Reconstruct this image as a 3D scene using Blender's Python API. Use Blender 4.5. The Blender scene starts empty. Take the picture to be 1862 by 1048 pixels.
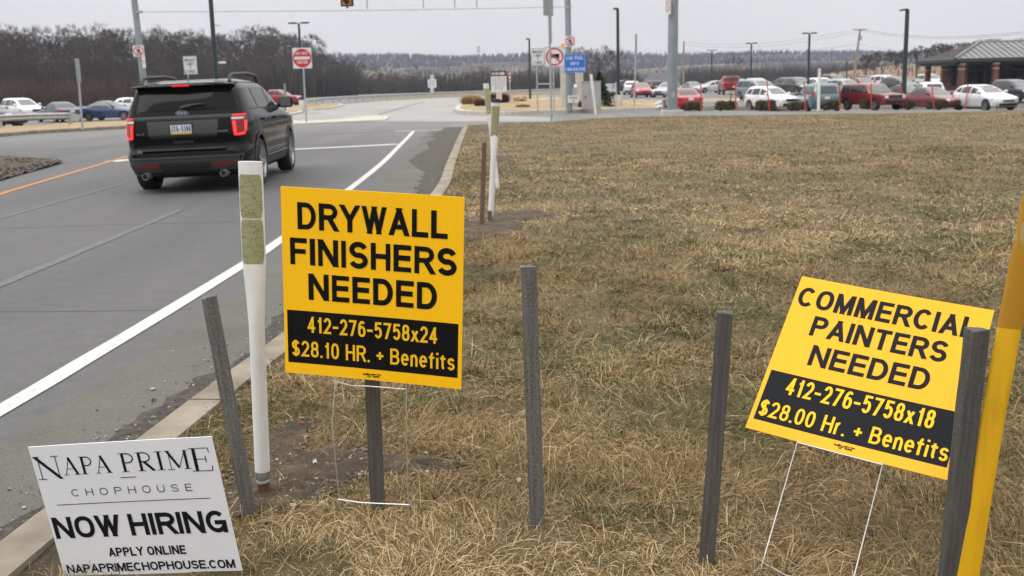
import bpy, bmesh, math, random
import numpy as np
from mathutils import Vector, Matrix, geometry

sc = bpy.context.scene
COL = sc.collection
R = math.radians

# ------------------------------------------------------------------ camera
CAMZ = 1.55
F, CX, CY, YH = 1810.0, 931.0, 524.0, 155.0      # focal length in photo pixels, image centre, horizon
_p, _t = math.atan((CY - YH) / F), math.atan(0.0245)
_fw = Vector((0, math.cos(_p), -math.sin(_p)))
_r, _u = Vector((1, 0, 0)), Vector((0, math.sin(_p), math.cos(_p)))
_R = math.cos(_t) * _r - math.sin(_t) * _u
_U = math.sin(_t) * _r + math.cos(_t) * _u
_C = Vector((0, 0, CAMZ))
cd = bpy.data.cameras.new('camera')
cam = bpy.data.objects.new('camera', cd)
COL.objects.link(cam)
cam.matrix_world = Matrix.Translation(_C) @ Matrix((_R, _U, -_fw)).transposed().to_4x4()
cd.sensor_width = 36.0
cd.lens = 36.0 * F / 1862.0
cd.clip_start, cd.clip_end = 0.05, 12000
cd.dof.use_dof = True
cd.dof.focus_distance = 3.3
cd.dof.aperture_fstop = 6.3
sc.camera = cam

# ------------------------------------------------------------------ light
SUN_EL, SUN_AZ = R(58), R(238)                   # azimuth clockwise from +Y
wd = bpy.data.worlds.new('World'); sc.world = wd
wd.use_nodes = True
nt = wd.node_tree; nt.nodes.clear()
N = nt.nodes.new; L = nt.links.new
out = N('ShaderNodeOutputWorld'); bg = N('ShaderNodeBackground'); sky = N('ShaderNodeTexSky')
sky.sky_type = 'NISHITA'; sky.sun_disc = False
sky.sun_elevation = SUN_EL; sky.sun_rotation = SUN_AZ; sky.dust_density = 2.0
hs = N('ShaderNodeHueSaturation'); hs.inputs['Saturation'].default_value = 0.3
tc = N('ShaderNodeTexCoord'); mp = N('ShaderNodeMapping'); mp.inputs['Scale'].default_value = (1.0, 1.0, 4.5)
nz = N('ShaderNodeTexNoise'); nz.inputs['Scale'].default_value = 2.2; nz.inputs['Detail'].default_value = 5; nz.inputs['Roughness'].default_value = .55
cr = N('ShaderNodeValToRGB')
cr.color_ramp.elements[0].position = .32; cr.color_ramp.elements[0].color = (8.75, 8.45, 8.15, 1)
cr.color_ramp.elements[1].position = .66; cr.color_ramp.elements[1].color = (9.9, 9.55, 9.2, 1)
mx = N('ShaderNodeMixRGB'); mx.inputs[0].default_value = .94      # overcast: cloud sheet over the clear sky
L(tc.outputs['Generated'], mp.inputs[0]); L(mp.outputs[0], nz.inputs['Vector']); L(nz.outputs['Fac'], cr.inputs[0])
sx_ = N('ShaderNodeSeparateXYZ'); mr = N('ShaderNodeMapRange'); mr.interpolation_type = 'SMOOTHSTEP'
mr.inputs['From Min'].default_value = .06; mr.inputs['From Max'].default_value = .85; mr.inputs['To Min'].default_value = 1.0; mr.inputs['To Max'].default_value = 2.1
tn = N('ShaderNodeVectorMath'); tn.operation = 'NORMALIZE'; L(tc.outputs['Generated'], tn.inputs[0]); L(tn.outputs[0], sx_.inputs[0]); L(sx_.outputs[2], mr.inputs['Value'])
ov = N('ShaderNodeMixRGB'); ov.blend_type = 'MULTIPLY'; ov.inputs[0].default_value = 1   # an overcast sky is about three times brighter overhead than at the horizon
L(sky.outputs[0], hs.inputs['Color']); L(hs.outputs[0], mx.inputs[1]); L(cr.outputs[0], mx.inputs[2])
gz = N('ShaderNodeMapRange'); gz.inputs['From Min'].default_value = -.02; gz.inputs['From Max'].default_value = .0
gm = N('ShaderNodeMixRGB'); gm.inputs[1].default_value = (1.5, 1.3, 1.0, 1)      # below the horizon: land, not sky
L(sx_.outputs[2], gz.inputs['Value']); L(gz.outputs[0], gm.inputs[0]); L(mx.outputs[0], gm.inputs[2])
L(gm.outputs[0], ov.inputs[1]); L(mr.outputs[0], ov.inputs[2]); L(ov.outputs[0], bg.inputs[0]); bg.inputs[1].default_value = 0.112
L(bg.outputs[0], out.inputs[0])
sl = bpy.data.lights.new('sun', 'SUN'); sl.energy = 1.5; sl.angle = R(38); sl.color = (1, .97, .92)
so = bpy.data.objects.new('sun', sl); COL.objects.link(so)
so.rotation_euler = (math.pi / 2 - SUN_EL, 0, math.pi - SUN_AZ)
so.location = (0, 0, 60)
sc.view_settings.view_transform = 'Standard'; sc.view_settings.look = 'None'
sc.view_settings.exposure = -0.1; sc.view_settings.gamma = 1.0; sc.view_settings.use_curve_mapping = False

rng = np.random.default_rng(7)
rnd = random.Random(5)

# ------------------------------------------------------------------ terrain and pixel rays (the survey of the place)
def ss(a, b, x):
    t = np.clip((np.asarray(x, float) - a) / (b - a), 0, 1)
    return t * t * (3 - 2 * t)
def G(x, y):
    return -(0.42 * ss(25, 56, y) + (.20 + .0 * np.asarray(x, float)) * ss(58, 68, y)) * ss(0, 20, x) * (1 - ss(72, 98, y)) - .16 * ss(22, 30, x) * ss(40, 58, y) * (1 - ss(72, 98, y)) - 0.3 * ss(50, 60, y) * ss(12, 21, -np.asarray(x, float)) * (1 - ss(80, 110, y))
def g(x, y): return float(G(x, y))
def ray(px, py): return _fw + _R * ((px - CX) / F) + _U * ((CY - py) / F)
def onz(px, py, z):
    d = ray(px, py); k = (z - CAMZ) / d.z
    return _C + d * k
def onG(px, py, dz=0.0):
    d = ray(px, py); y0 = 1.5; prev = None
    y = y0
    while y < 600:
        P = _C + d * (y / d.y)
        if P.z <= g(P.x, P.y) + dz:
            lo, hi = y - max(.1, y * .01), y
            for _ in range(30):
                m = (lo + hi) / 2; P = _C + d * (m / d.y)
                if P.z <= g(P.x, P.y) + dz: hi = m
                else: lo = m
            return _C + d * (hi / d.y)
        y += max(.1, y * .01)
    return _C + d * (600 / d.y)
def atY(px, py, Y):
    d = ray(px, py); return _C + d * (Y / d.y)
def base(px, Y, py=200):
    P = atY(px, py, Y); return Vector((P.x, Y, g(P.x, Y)))

# ------------------------------------------------------------------ materials
def mat(name, col, rough=.7, metal=0.0, col2=None, scale=6.0, bump=0.0, bscale=None, detail=4, emit=None, estr=0, coat=0, spec=.5, stretch=None, lo=.35, hi=.65):
    m = bpy.data.materials.new(name); m.use_nodes = True
    t = m.node_tree; b = t.nodes['Principled BSDF']
    b.inputs['Base Color'].default_value = (*col, 1); b.inputs['Roughness'].default_value = rough
    b.inputs['Metallic'].default_value = metal; b.inputs['Coat Weight'].default_value = coat
    b.inputs['Specular IOR Level'].default_value = spec
    if emit: b.inputs['Emission Color'].default_value = (*emit, 1); b.inputs['Emission Strength'].default_value = estr
    c = t.nodes.new('ShaderNodeTexCoord'); src = c.outputs['Object']
    if stretch:
        mpn = t.nodes.new('ShaderNodeMapping'); mpn.inputs['Scale'].default_value = stretch
        t.links.new(src, mpn.inputs[0]); src = mpn.outputs[0]
    if col2:
        n = t.nodes.new('ShaderNodeTexNoise'); n.inputs['Scale'].default_value = scale; n.inputs['Detail'].default_value = detail
        r = t.nodes.new('ShaderNodeValToRGB')
        r.color_ramp.elements[0].position = lo; r.color_ramp.elements[1].position = hi
        r.color_ramp.elements[0].color = (*col, 1); r.color_ramp.elements[1].color = (*col2, 1)
        t.links.new(src, n.inputs['Vector']); t.links.new(n.outputs['Fac'], r.inputs[0]); t.links.new(r.outputs[0], b.inputs['Base Color'])
    if bump:
        n2 = t.nodes.new('ShaderNodeTexNoise'); n2.inputs['Scale'].default_value = bscale or scale * 4; n2.inputs['Detail'].default_value = 5
        bp = t.nodes.new('ShaderNodeBump'); bp.inputs['Strength'].default_value = bump; bp.inputs['Distance'].default_value = .02
        t.links.new(src, n2.inputs['Vector']); t.links.new(n2.outputs['Fac'], bp.inputs['Height']); t.links.new(bp.outputs[0], b.inputs['Normal'])
    return m

M = {}
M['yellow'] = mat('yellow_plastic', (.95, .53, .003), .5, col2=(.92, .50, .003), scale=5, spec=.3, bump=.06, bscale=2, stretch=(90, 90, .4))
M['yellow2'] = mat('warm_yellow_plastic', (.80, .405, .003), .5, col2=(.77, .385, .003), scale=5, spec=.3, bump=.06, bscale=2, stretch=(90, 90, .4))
M['yellow_ink'] = mat('yellow_lettering', (.85, .50, .01), .6, spec=.2)
M['ghost'] = mat('ghost_yellow', (.80, .44, .004), .5)
M['ink'] = mat('black_ink', (.006, .006, .0065), .8, spec=.12)
M['ink_grey'] = mat('faded_black_ink', (.014, .016, .019), .8, spec=.12)
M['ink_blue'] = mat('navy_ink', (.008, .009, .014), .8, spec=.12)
M['white_plastic'] = mat('white_plastic', (.70, .73, .79), .45, col2=(.74, .76, .81), scale=3)
M['post_white'] = mat('white_post_plastic', (.70, .71, .72), .5, col2=(.50, .50, .48), scale=14, stretch=(1, 1, .3), lo=.5, hi=.85, detail=8)
M['wire'] = mat('galvanised_wire', (.62, .63, .65), .35, .6)
M['rubber'] = mat('tyre_rubber', (.012, .012, .012), .75)
M['black'] = mat('black_plastic', (.012, .012, .013), .55)
M['darkgrey'] = mat('dark_grey_plastic', (.03, .031, .033), .6, col2=(.042, .042, .042), scale=12)
M['alloy'] = mat('alloy', (.45, .46, .48), .3, .8)
M['glass'] = mat('car_glass', (.018, .022, .024), .04, spec=.7)
M['tint'] = mat('tinted_glass', (.006, .006, .007), .04, spec=.12)
M['screen'] = mat('windscreen_glass', (.10, .125, .125), .05, spec=.8)
M['red_lens'] = mat('red_lens', (.24, .005, .008), .15)
M['red_lit'] = mat('lit_red_lens', (.5, .01, .01), .15, emit=(1, .03, .03), estr=.7)
M['red_hot'] = mat('lit_red_lamp', (.5, .02, .02), .15, emit=(1, .035, .03), estr=1.3)
M['lamp_clear'] = mat('headlamp', (.55, .57, .6), .1, .3)
M['galv'] = mat('galvanised_steel', (.20, .245, .28), .5, .35, col2=(.26, .30, .33), scale=3, stretch=(1, 1, .4))
M['galv_lt'] = mat('pale_galvanised_steel', (.34, .36, .38), .5, .4, col2=(.42, .44, .46), scale=4)
M['lamp_post'] = mat('dark_green_pole_paint', (.012, .03, .035), .5)
M['sign_white'] = mat('sign_white', (.62, .64, .66), .55, spec=.3)
M['sign_red'] = mat('sign_red', (.50, .012, .022), .45)
M['sign_blue'] = mat('sign_blue', (.012, .14, .55), .45)
M['sign_back'] = mat('sign_aluminium', (.30, .33, .34), .5, .4)
M['sheeting'] = mat('aged_reflective_sheeting', (.28, .29, .17), .5, col2=(.33, .34, .19), scale=25)
M['concrete'] = mat('concrete', (.285, .25, .195), .85, col2=(.165, .142, .108), scale=3.2, detail=8, bump=.3, bscale=60)
M['concrete_pale'] = mat('pale_concrete', (.50, .48, .43), .85, col2=(.42, .40, .36), scale=2, bump=.2, bscale=40)
M['steel_box'] = mat('aluminium_cabinet', (.38, .375, .36), .45, .5, col2=(.46, .45, .43), scale=1.5)
M['amber'] = mat('amber_lens', (.8, .22, .01), .3, emit=(1, .3, .02), estr=.5)
M['orange'] = mat('orange_fibreglass', (.46, .050, .022), .6)
M['rust'] = mat('rust', (.07, .035, .02), .9, col2=(.13, .07, .04), scale=30)
M['bark'] = mat('bark', (.035, .027, .023), .9, col2=(.06, .047, .04), scale=1.5)
M['twig'] = mat('twigs', (.036, .027, .023), .9, col2=(.062, .047, .040), scale=.3)
M['twig2'] = mat('pale_twigs', (.062, .047, .040), .9, col2=(.09, .069, .058), scale=.3)
M['far_twig'] = mat('far_twigs', (.030, .024, .021), .9, col2=(.055, .043, .037), scale=.05)
M['brush'] = mat('brush', (.06, .034, .024), .9, col2=(.095, .06, .038), scale=.2)
M['shrub'] = mat('shrub_leaves', (.05, .042, .016), .8, col2=(.10, .07, .032), scale=14)
M['shrub_brown'] = mat('brown_shrub', (.13, .085, .06), .9, col2=(.19, .13, .09), scale=9)
M['spruce'] = mat('spruce_needles', (.022, .04, .02), .8, col2=(.045, .055, .03), scale=8)
M['straw_clump'] = mat('straw_clump', (.42, .30, .14), .9, col2=(.33, .22, .10), scale=3)
M['boulder'] = mat('boulder_stone', (.33, .23, .12), .9, col2=(.42, .31, .18), scale=3, bump=.5, bscale=8)
M['brick'] = mat('brick', (.19, .075, .045), .85, col2=(.14, .055, .035), scale=10)
M['stone_trim'] = mat('stone_trim', (.45, .40, .33), .8)
M['roof_metal'] = mat('roof_metal', (.17, .175, .18), .5, .3, col2=(.21, .215, .22), scale=.8)
M['roof_seam'] = mat('roof_seam', (.085, .07, .06), .5, .3)
M['fascia'] = mat('fascia', (.035, .038, .036), .6)
M['window'] = mat('shop_window', (.010, .009, .008), .08, spec=.6)
M['frame_dark'] = mat('dark_frame', (.02, .018, .016), .5)
M['wood_pole'] = mat('weathered_pole', (.22, .19, .155), .9, col2=(.28, .24, .2), scale=3, stretch=(4, 4, .5))
M['mulch'] = mat('mulch', (.05, .038, .028), .95, col2=(.09, .07, .05), scale=8, bump=.6, bscale=40)
M['cable'] = mat('cable', (.06, .065, .07), .6)

def wood(name, a, b, saw):
    """grey weathered stake: grain along the length plus slanting saw marks"""
    m = bpy.data.materials.new(name); m.use_nodes = True; t = m.node_tree; bs = t.nodes['Principled BSDF']; bs.inputs['Roughness'].default_value = .85
    c = t.nodes.new('ShaderNodeTexCoord')
    mp1 = t.nodes.new('ShaderNodeMapping'); mp1.inputs['Scale'].default_value = (70, 70, 3)
    n1 = t.nodes.new('ShaderNodeTexNoise'); n1.inputs['Scale'].default_value = 1.5; n1.inputs['Detail'].default_value = 6
    mp2 = t.nodes.new('ShaderNodeMapping'); mp2.inputs['Scale'].default_value = (90, 60, 520); mp3 = t.nodes.new('ShaderNodeMapping'); mp3.inputs['Rotation'].default_value = (0, R(28), 0)
    n2 = t.nodes.new('ShaderNodeTexNoise'); n2.inputs['Scale'].default_value = 1.0; n2.inputs['Detail'].default_value = 2
    n3 = t.nodes.new('ShaderNodeTexNoise'); n3.inputs['Scale'].default_value = 4.0
    r1 = t.nodes.new('ShaderNodeValToRGB'); r1.color_ramp.elements[0].color = (*a, 1); r1.color_ramp.elements[1].color = (*b, 1)
    r1.color_ramp.elements[0].position = .3; r1.color_ramp.elements[1].position = .75
    r2 = t.nodes.new('ShaderNodeValToRGB'); r2.color_ramp.elements[0].position = .52; r2.color_ramp.elements[1].position = .64
    r2.color_ramp.elements[0].color = (0, 0, 0, 1); r2.color_ramp.elements[1].color = (saw, saw, saw, 1)
    mm = t.nodes.new('ShaderNodeMath'); mm.operation = 'MULTIPLY'
    mxx = t.nodes.new('ShaderNodeMixRGB'); mxx.inputs[2].default_value = (.30, .30, .29, 1)
    bp = t.nodes.new('ShaderNodeBump'); bp.inputs['Strength'].default_value = .4; bp.inputs['Distance'].default_value = .003
    k = t.links.new
    k(c.outputs['Object'], mp1.inputs[0]); k(mp1.outputs[0], n1.inputs['Vector']); k(c.outputs['Object'], mp3.inputs[0]); k(mp3.outputs[0], mp2.inputs[0]); k(mp2.outputs[0], n2.inputs['Vector'])
    k(c.outputs['Object'], n3.inputs['Vector'])
    k(n1.outputs['Fac'], r1.inputs[0]); k(n2.outputs['Fac'], r2.inputs[0]); k(r2.outputs[0], mm.inputs[0]); k(n3.outputs['Fac'], mm.inputs[1])
    k(mm.outputs[0], mxx.inputs[0]); k(r1.outputs[0], mxx.inputs[1]); k(mxx.outputs[0], bs.inputs['Base Color'])
    k(n1.outputs['Fac'], bp.inputs['Height']); k(bp.outputs[0], bs.inputs['Normal'])
    return m
M['stake_grey'] = wood('grey_stake_wood', (.06, .058, .056), (.135, .132, .127), 1.0)
M['stake_dark'] = wood('dark_stake_wood', (.042, .041, .039), (.092, .089, .085), .3)
M['stake_brown'] = wood('brown_stake_wood', (.10, .062, .036), (.17, .11, .07), .1)

def paint(name, col, metal=.3):
    return mat(name, col, .28, metal, col2=tuple(c * 1.15 + .004 for c in col), scale=2.5, coat=.7)

# ------------------------------------------------------------------ mesh helpers
class MB:
    def __init__(s): s.v = []; s.f = []; s.mi = []; s.cur = 0
    def add(s, vs, fs):
        o = len(s.v); s.v += [tuple(p) for p in vs]
        for f in fs: s.f.append([o + i for i in f]); s.mi.append(s.cur)
        return s
    def box(s, c, d, rot=None, taper=1.0):
        x, y, z = d[0] / 2, d[1] / 2, d[2] / 2
        vs = [Vector((sx * x * (taper if sz > 0 else 1), sy * y * (taper if sz > 0 else 1), sz * z)) for sz in (-1, 1) for sx, sy in ((-1, -1), (1, -1), (1, 1), (-1, 1))]
        if rot is not None: vs = [rot @ v for v in vs]
        vs = [v + Vector(c) for v in vs]
        return s.add(vs, [(3, 2, 1, 0), (4, 5, 6, 7), (0, 1, 5, 4), (1, 2, 6, 5), (2, 3, 7, 6), (3, 0, 4, 7)])
    def tube(s, pts, rad, n=8, cap=True, closed=False):
        pts = [Vector(p) for p in pts]; m = len(pts)
        if not hasattr(rad, '__len__'): rad = [rad] * m
        o = len(s.v); ref = None
        for i, p in enumerate(pts):
            d = (pts[min(i + 1, m - 1)] - pts[max(i - 1, 0)]).normalized()
            a = Vector((0, 0, 1)) if abs(d.z) < .9 else Vector((1, 0, 0))
            x = d.cross(a).normalized(); y = d.cross(x).normalized()
            if ref is not None:
                x = (ref - d * ref.dot(d)).normalized(); y = d.cross(x).normalized()
            ref = x
            for k in range(n):
                t = 2 * math.pi * k / n
                s.v.append(tuple(p + (x * math.cos(t) + y * math.sin(t)) * rad[i]))
        for i in range(m - 1):
            for k in range(n):
                a = o + i * n + k; b = o + i * n + (k + 1) % n
                s.f.append([a, b, b + n, a + n]); s.mi.append(s.cur)
        if cap:
            s.f.append([o + k for k in range(n)][::-1]); s.mi.append(s.cur)
            s.f.append([o + (m - 1) * n + k for k in range(n)]); s.mi.append(s.cur)
        return s
    def lathe(s, prof, n=20, axis='z', c=(0, 0, 0)):
        o = len(s.v); m = len(prof)
        for (r, h) in prof:
            for k in range(n):
                t = 2 * math.pi * k / n; a, b = r * math.cos(t), r * math.sin(t)
                p = {'z': (a, b, h), 'x': (h, a, b), 'y': (a, h, b)}[axis]
                s.v.append((p[0] + c[0], p[1] + c[1], p[2] + c[2]))
        for i in range(m - 1):
            for k in range(n):
                a = o + i * n + k; b = o + i * n + (k + 1) % n
                s.f.append([a, b, b + n, a + n]); s.mi.append(s.cur)
        return s
    def prism(s, poly, y0, y1):
        """polygon in x-z, from y0 (front, towards -y) to y1"""
        n = len(poly)
        vs = [(x, y0, z) for x, z in poly] + [(x, y1, z) for x, z in poly]
        fs = [list(range(n)), list(range(2 * n - 1, n - 1, -1))] + [(i, i + n, (i + 1) % n + n, (i + 1) % n) for i in range(n)]
        return s.add(vs, fs)
    def disc(s, c, r, y, n=28, r0=None):
        if r0 is None:
            s.add([(c[0] + r * math.cos(2 * math.pi * k / n), y, c[1] + r * math.sin(2 * math.pi * k / n)) for k in range(n)], [list(range(n))])
        else:
            vs = []
            for k in range(n):
                a = 2 * math.pi * k / n
                vs += [(c[0] + q * math.cos(a), y, c[1] + q * math.sin(a)) for q in (r, r0)]
            s.add(vs, [(2 * k, 2 * ((k + 1) % n), 2 * ((k + 1) % n) + 1, 2 * k + 1) for k in range(n)])
        return s
    def mesh(s, name, mats, smooth=None):
        me = bpy.data.meshes.new(name); me.from_pydata(s.v, [], s.f)
        for m_ in (mats if isinstance(mats, (list, tuple)) else [mats]): me.materials.append(m_)
        me.polygons.foreach_set('material_index', s.mi)
        if smooth:
            me.polygons.foreach_set('use_smooth', [True] * len(me.polygons)); me.update(); me.set_sharp_from_angle(angle=R(smooth))
        me.update(); return me
    def build(s, name, mats, parent=None, smooth=None, mx=None):
        return link(name, s.mesh(name, mats, smooth), parent, mx)

def link(name, me, parent=None, mx=None):
    o = bpy.data.objects.new(name, me); COL.objects.link(o)
    if parent is not None: o.parent = parent
    if mx is not None: o.matrix_local = mx
    return o
def tag(o, label, cat, group=None):
    o['label'] = label; o['category'] = cat
    if group: o['group'] = group
    return o
def thing(name, label, cat, loc=(0, 0, 0), rz=0, group=None, rot=None):
    o = bpy.data.objects.new(name, None); COL.objects.link(o); o.empty_display_size = .2
    o.location = loc; o.rotation_euler = rot if rot else (0, 0, rz)
    return tag(o, label, cat, group)
def struct(o): o['kind'] = 'structure'; return o
def stuff(o): o['kind'] = 'stuff'; return o
def bevel(o, w, seg=2):
    b = o.modifiers.new('bevel', 'BEVEL'); b.width = w; b.segments = seg; b.limit_method = 'ANGLE'; b.angle_limit = R(40)

def grid_fill(poly, step, zf, extra_hole=None):
    """constrained triangulation of a ground polygon with inner points; returns verts, faces"""
    P = [Vector((p[0], p[1])) for p in poly]; pts = []
    n = len(P)
    for i in range(n):
        a, b = P[i], P[(i + 1) % n]; k = max(1, int((b - a).length / step))
        pts += [a.lerp(b, j / k) for j in range(k)]
    nb = len(pts)
    xs = [p.x for p in P]; ys = [p.y for p in P]
    xx, yy = np.meshgrid(np.arange(min(xs) + step / 2, max(xs), step), np.arange(min(ys) + step / 2, max(ys), step))
    q = np.c_[xx.ravel(), yy.ravel()]
    bp = np.array([(p.x, p.y) for p in pts])
    ins = inside(q, bp)
    q = q[ins]
    keep = np.ones(len(q), bool)
    for a in bp: keep &= ((q - a) ** 2).sum(1) > (step * .45) ** 2
    q = q[keep]
    allp = pts + [Vector((a, b)) for a, b in q]
    vs, es, fs, *_ = geometry.delaunay_2d_cdt(allp, [], [list(range(nb))], 1, 1e-5)
    return [(v.x, v.y, zf(v.x, v.y)) for v in vs], [list(f) for f in fs]
def inside(q, poly):
    x, y = q[:, 0], q[:, 1]; c = np.zeros(len(q), bool); n = len(poly)
    for i in range(n):
        x1, y1 = poly[i]; x2, y2 = poly[(i + 1) % n]
        if y1 == y2: continue
        k = ((y1 > y) != (y2 > y)) & (x < (x2 - x1) * (y - y1) / (y2 - y1) + x1)
        c ^= k
    return c
def smooth_line(pts, step=.4):
    """Catmull-Rom through points"""
    P = [Vector((p[0], p[1])) for p in pts]; P = [P[0] * 2 - P[1]] + P + [P[-1] * 2 - P[-2]]; o = []
    for i in range(1, len(P) - 2):
        a, b, c, d = P[i - 1:i + 3]; k = max(2, int((c - b).length / step))
        for j in range(k):
            t = j / k
            o.append(.5 * ((2 * b) + (c - a) * t + (2 * a - 5 * b + 4 * c - d) * t * t + (3 * b - a - 3 * c + d) * t ** 3))
    o.append(P[-2]); return o
def offs(line, d):
    """offset a polyline to its right by d"""
    o = []
    for i, p in enumerate(line):
        t = (line[min(i + 1, len(line) - 1)] - line[max(i - 1, 0)]).normalized()
        o.append(p + Vector((t.y, -t.x)) * d)
    return o
def ribbon(name, line, w, dz, m, jag=0):
    a, b = offs(line, -w / 2), offs(line, w / 2); mb = MB(); n = len(line)
    r_ = random.Random(len(line))
    vs = []
    for i in range(n):
        for q in (a[i], b[i]):
            j = jag * r_.uniform(-1, 1); vs.append((q.x + j, q.y, g(q.x, q.y) + dz))
    mb.add(vs, [(2 * i, 2 * i + 1, 2 * i + 3, 2 * i + 2) for i in range(n - 1)])
    return struct(mb.build(name, m))

# ------------------------------------------------------------------ lettering: stroked glyphs, laid as ink on a plane (x right, z up, facing -y)
def E_(cx, cy, rx, ry, a0, a1, n=12):
    return [(cx + rx * math.cos(R(a0 + (a1 - a0) * i / n)), cy + ry * math.sin(R(a0 + (a1 - a0) * i / n))) for i in range(n + 1)]
def loop(cx, cy, rx, ry, n=22, e=2.35):
    o = []
    for i in range(n):
        t = 2 * math.pi * i / n; c, s_ = math.cos(t), math.sin(t)
        o.append((cx + rx * math.copysign(abs(c) ** (2 / e), c), cy + ry * math.copysign(abs(s_) ** (2 / e), s_)))
    return o + ['c']
_S = E_(.5, .745, .48, .255, 18, 262, 14) + E_(.5, .255, .5, .255, 82, -162, 14)
_bowl = [(0, 1), (.55, 1)] + E_(.58, .745, .42, .255, 90, -90, 10) + [(0, .49)]
GL = {
 'A': (.74, [[(0, 0), (.5, 1)], [(1, 0), (.5, 1)], [(.2, .27), (.8, .27)]]), 'B': (.7, [[(0, 0), (0, 1)], [(0, 1), (.5, 1)] + E_(.55, .76, .38, .24, 90, -90, 10) + [(0, .52)], [(0, .52), (.5, .52)] + E_(.56, .26, .44, .26, 90, -90, 10) + [(0, 0)]]),
 'C': (.74, [E_(.52, .5, .52, .5, 42, 318, 22)]), 'D': (.72, [[(0, 0), (0, 1)], [(0, 1), (.42, 1)] + E_(.45, .5, .55, .5, 90, -90, 16) + [(0, 0)]]),
 'E': (.62, [[(0, 0), (0, 1)], [(0, 1), (1, 1)], [(0, .52), (.92, .52)], [(0, 0), (1, 0)]]), 'F': (.6, [[(0, 0), (0, 1)], [(0, 1), (1, 1)], [(0, .5), (.9, .5)]]),
 'G': (.78, [E_(.52, .5, .52, .5, 45, 340, 22), [(.55, .46), (1, .46)], [(1, .52), (1, 0)]]), 'H': (.72, [[(0, 0), (0, 1)], [(1, 0), (1, 1)], [(0, .52), (1, .52)]]),
 'I': (0, [[(.5, 0), (.5, 1)]]), 'L': (.58, [[(0, 0), (0, 1)], [(0, 0), (1, 0)]]), 'M': (.86, [[(0, 0), (0, 1)], [(1, 0), (1, 1)], [(.06, 1), (.5, 0)], [(.94, 1), (.5, 0)]]),
 'N': (.76, [[(0, 0), (0, 1)], [(1, 0), (1, 1)], [(.08, 1), (.92, 0)]]), 'O': (.78, [loop(.5, .5, .5, .5)]), 'P': (.68, [[(0, 0), (0, 1)], _bowl]),
 'R': (.72, [[(0, 0), (0, 1)], _bowl, [(.55, .49), (1, 0)]]), 'S': (.68, [_S]), 'T': (.64, [[(.5, 0), (.5, 1)], [(0, 1), (1, 1)]]),
 'U': (.7, [[(0, 1), (0, .34)] + E_(.5, .34, .5, .34, 180, 360, 14) + [(1, 1)]]), 'W': (1.0, [[(0, 1), (.26, 0)], [(.5, 1), (.26, 0)], [(.5, 1), (.74, 0)], [(1, 1), (.74, 0)]]),
 'X': (.7, [[(0, 0), (1, 1)], [(0, 1), (1, 0)]]), 'V': (.72, [[(0, 1), (.5, 0)], [(1, 1), (.5, 0)]]), 'Y': (.7, [[(0, 1), (.5, .44)], [(1, 1), (.5, .44)], [(.5, .52), (.5, 0)]]),
 'J': (.5, [[(1, 1), (1, .3)] + E_(.5, .3, .5, .3, 0, -175, 12)]),
 '0': (.58, [loop(.5, .5, .5, .5)]), '1': (.34, [[(.8, 0), (.8, 1)], [(.8, .9), (.1, .74)]]), '2': (.58, [E_(.5, .71, .49, .29, 170, -38, 14) + [(.02, 0)], [(.02, 0), (1, 0)]]),
 '3': (.58, [E_(.48, .745, .46, .255, 160, -85, 14), E_(.48, .27, .52, .27, 88, -160, 14)]),
 '4': (.6, [[(.74, 0), (.74, 1)], [(.74, 1), (.04, .30)], [(.0, .26), (1, .26)]]), '5': (.58, [[(.14, 1), (.92, 1)], [(.14, 1), (.06, .48)], E_(.5, .33, .5, .33, 148, -152, 16)]),
 '6': (.58, [loop(.5, .31, .5, .31), E_(.56, .5, .56, .5, 182, 52, 12)]), '7': (.58, [[(0, 1), (1, 1)], [(1, .98), (.32, 0)]]), '8': (.58, [loop(.5, .755, .43, .245), loop(.5, .27, .5, .27)]),
 '9': (.58, [loop(.5, .69, .5, .31), E_(.44, .5, .56, .5, 2, -128, 12)]),
 '-': (.36, [[(0, .42), (1, .42)]]), '.': (0, [['dot']]), '+': (.48, [[(.5, .18), (.5, .74)], [(0, .46), (1, .46)]]), '$': (.6, [_S, [(.5, -.1), (.5, 1.1)]]),
 'x': (.54, [[(0, 0), (1, .7)], [(0, .7), (1, 0)]]), 'e': (.56, [[(.04, .37), (.98, .37)], E_(.5, .36, .5, .36, 4, 318, 18)]), 'n': (.5, [[(0, 0), (0, .72)], E_(.5, .42, .5, .30, 175, 0, 10) + [(1, 0)]]),
 'f': (.34, [[(.42, 0), (.42, .8)] + E_(.9, .8, .48, .2, 175, 90, 6), [(0, .7), (.95, .7)]]), 'i': (0, [[(.5, 0), (.5, .72)], ['tittle']]), 't': (.34, [[(.42, .93), (.42, .2)] + E_(.85, .2, .43, .2, 180, 270, 6), [(0, .7), (.95, .7)]]),
 's': (.5, [[(x, y * .72) for x, y in _S]]), 'r': (.32, [[(0, 0), (0, .72)], E_(.75, .38, .75, .34, 172, 85, 7)]), 'o': (.56, [loop(.5, .36, .5, .36)]), 'd': (.54, [loop(.5, .36, .5, .36), [(1, 0), (1, 1)]]),
}
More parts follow.
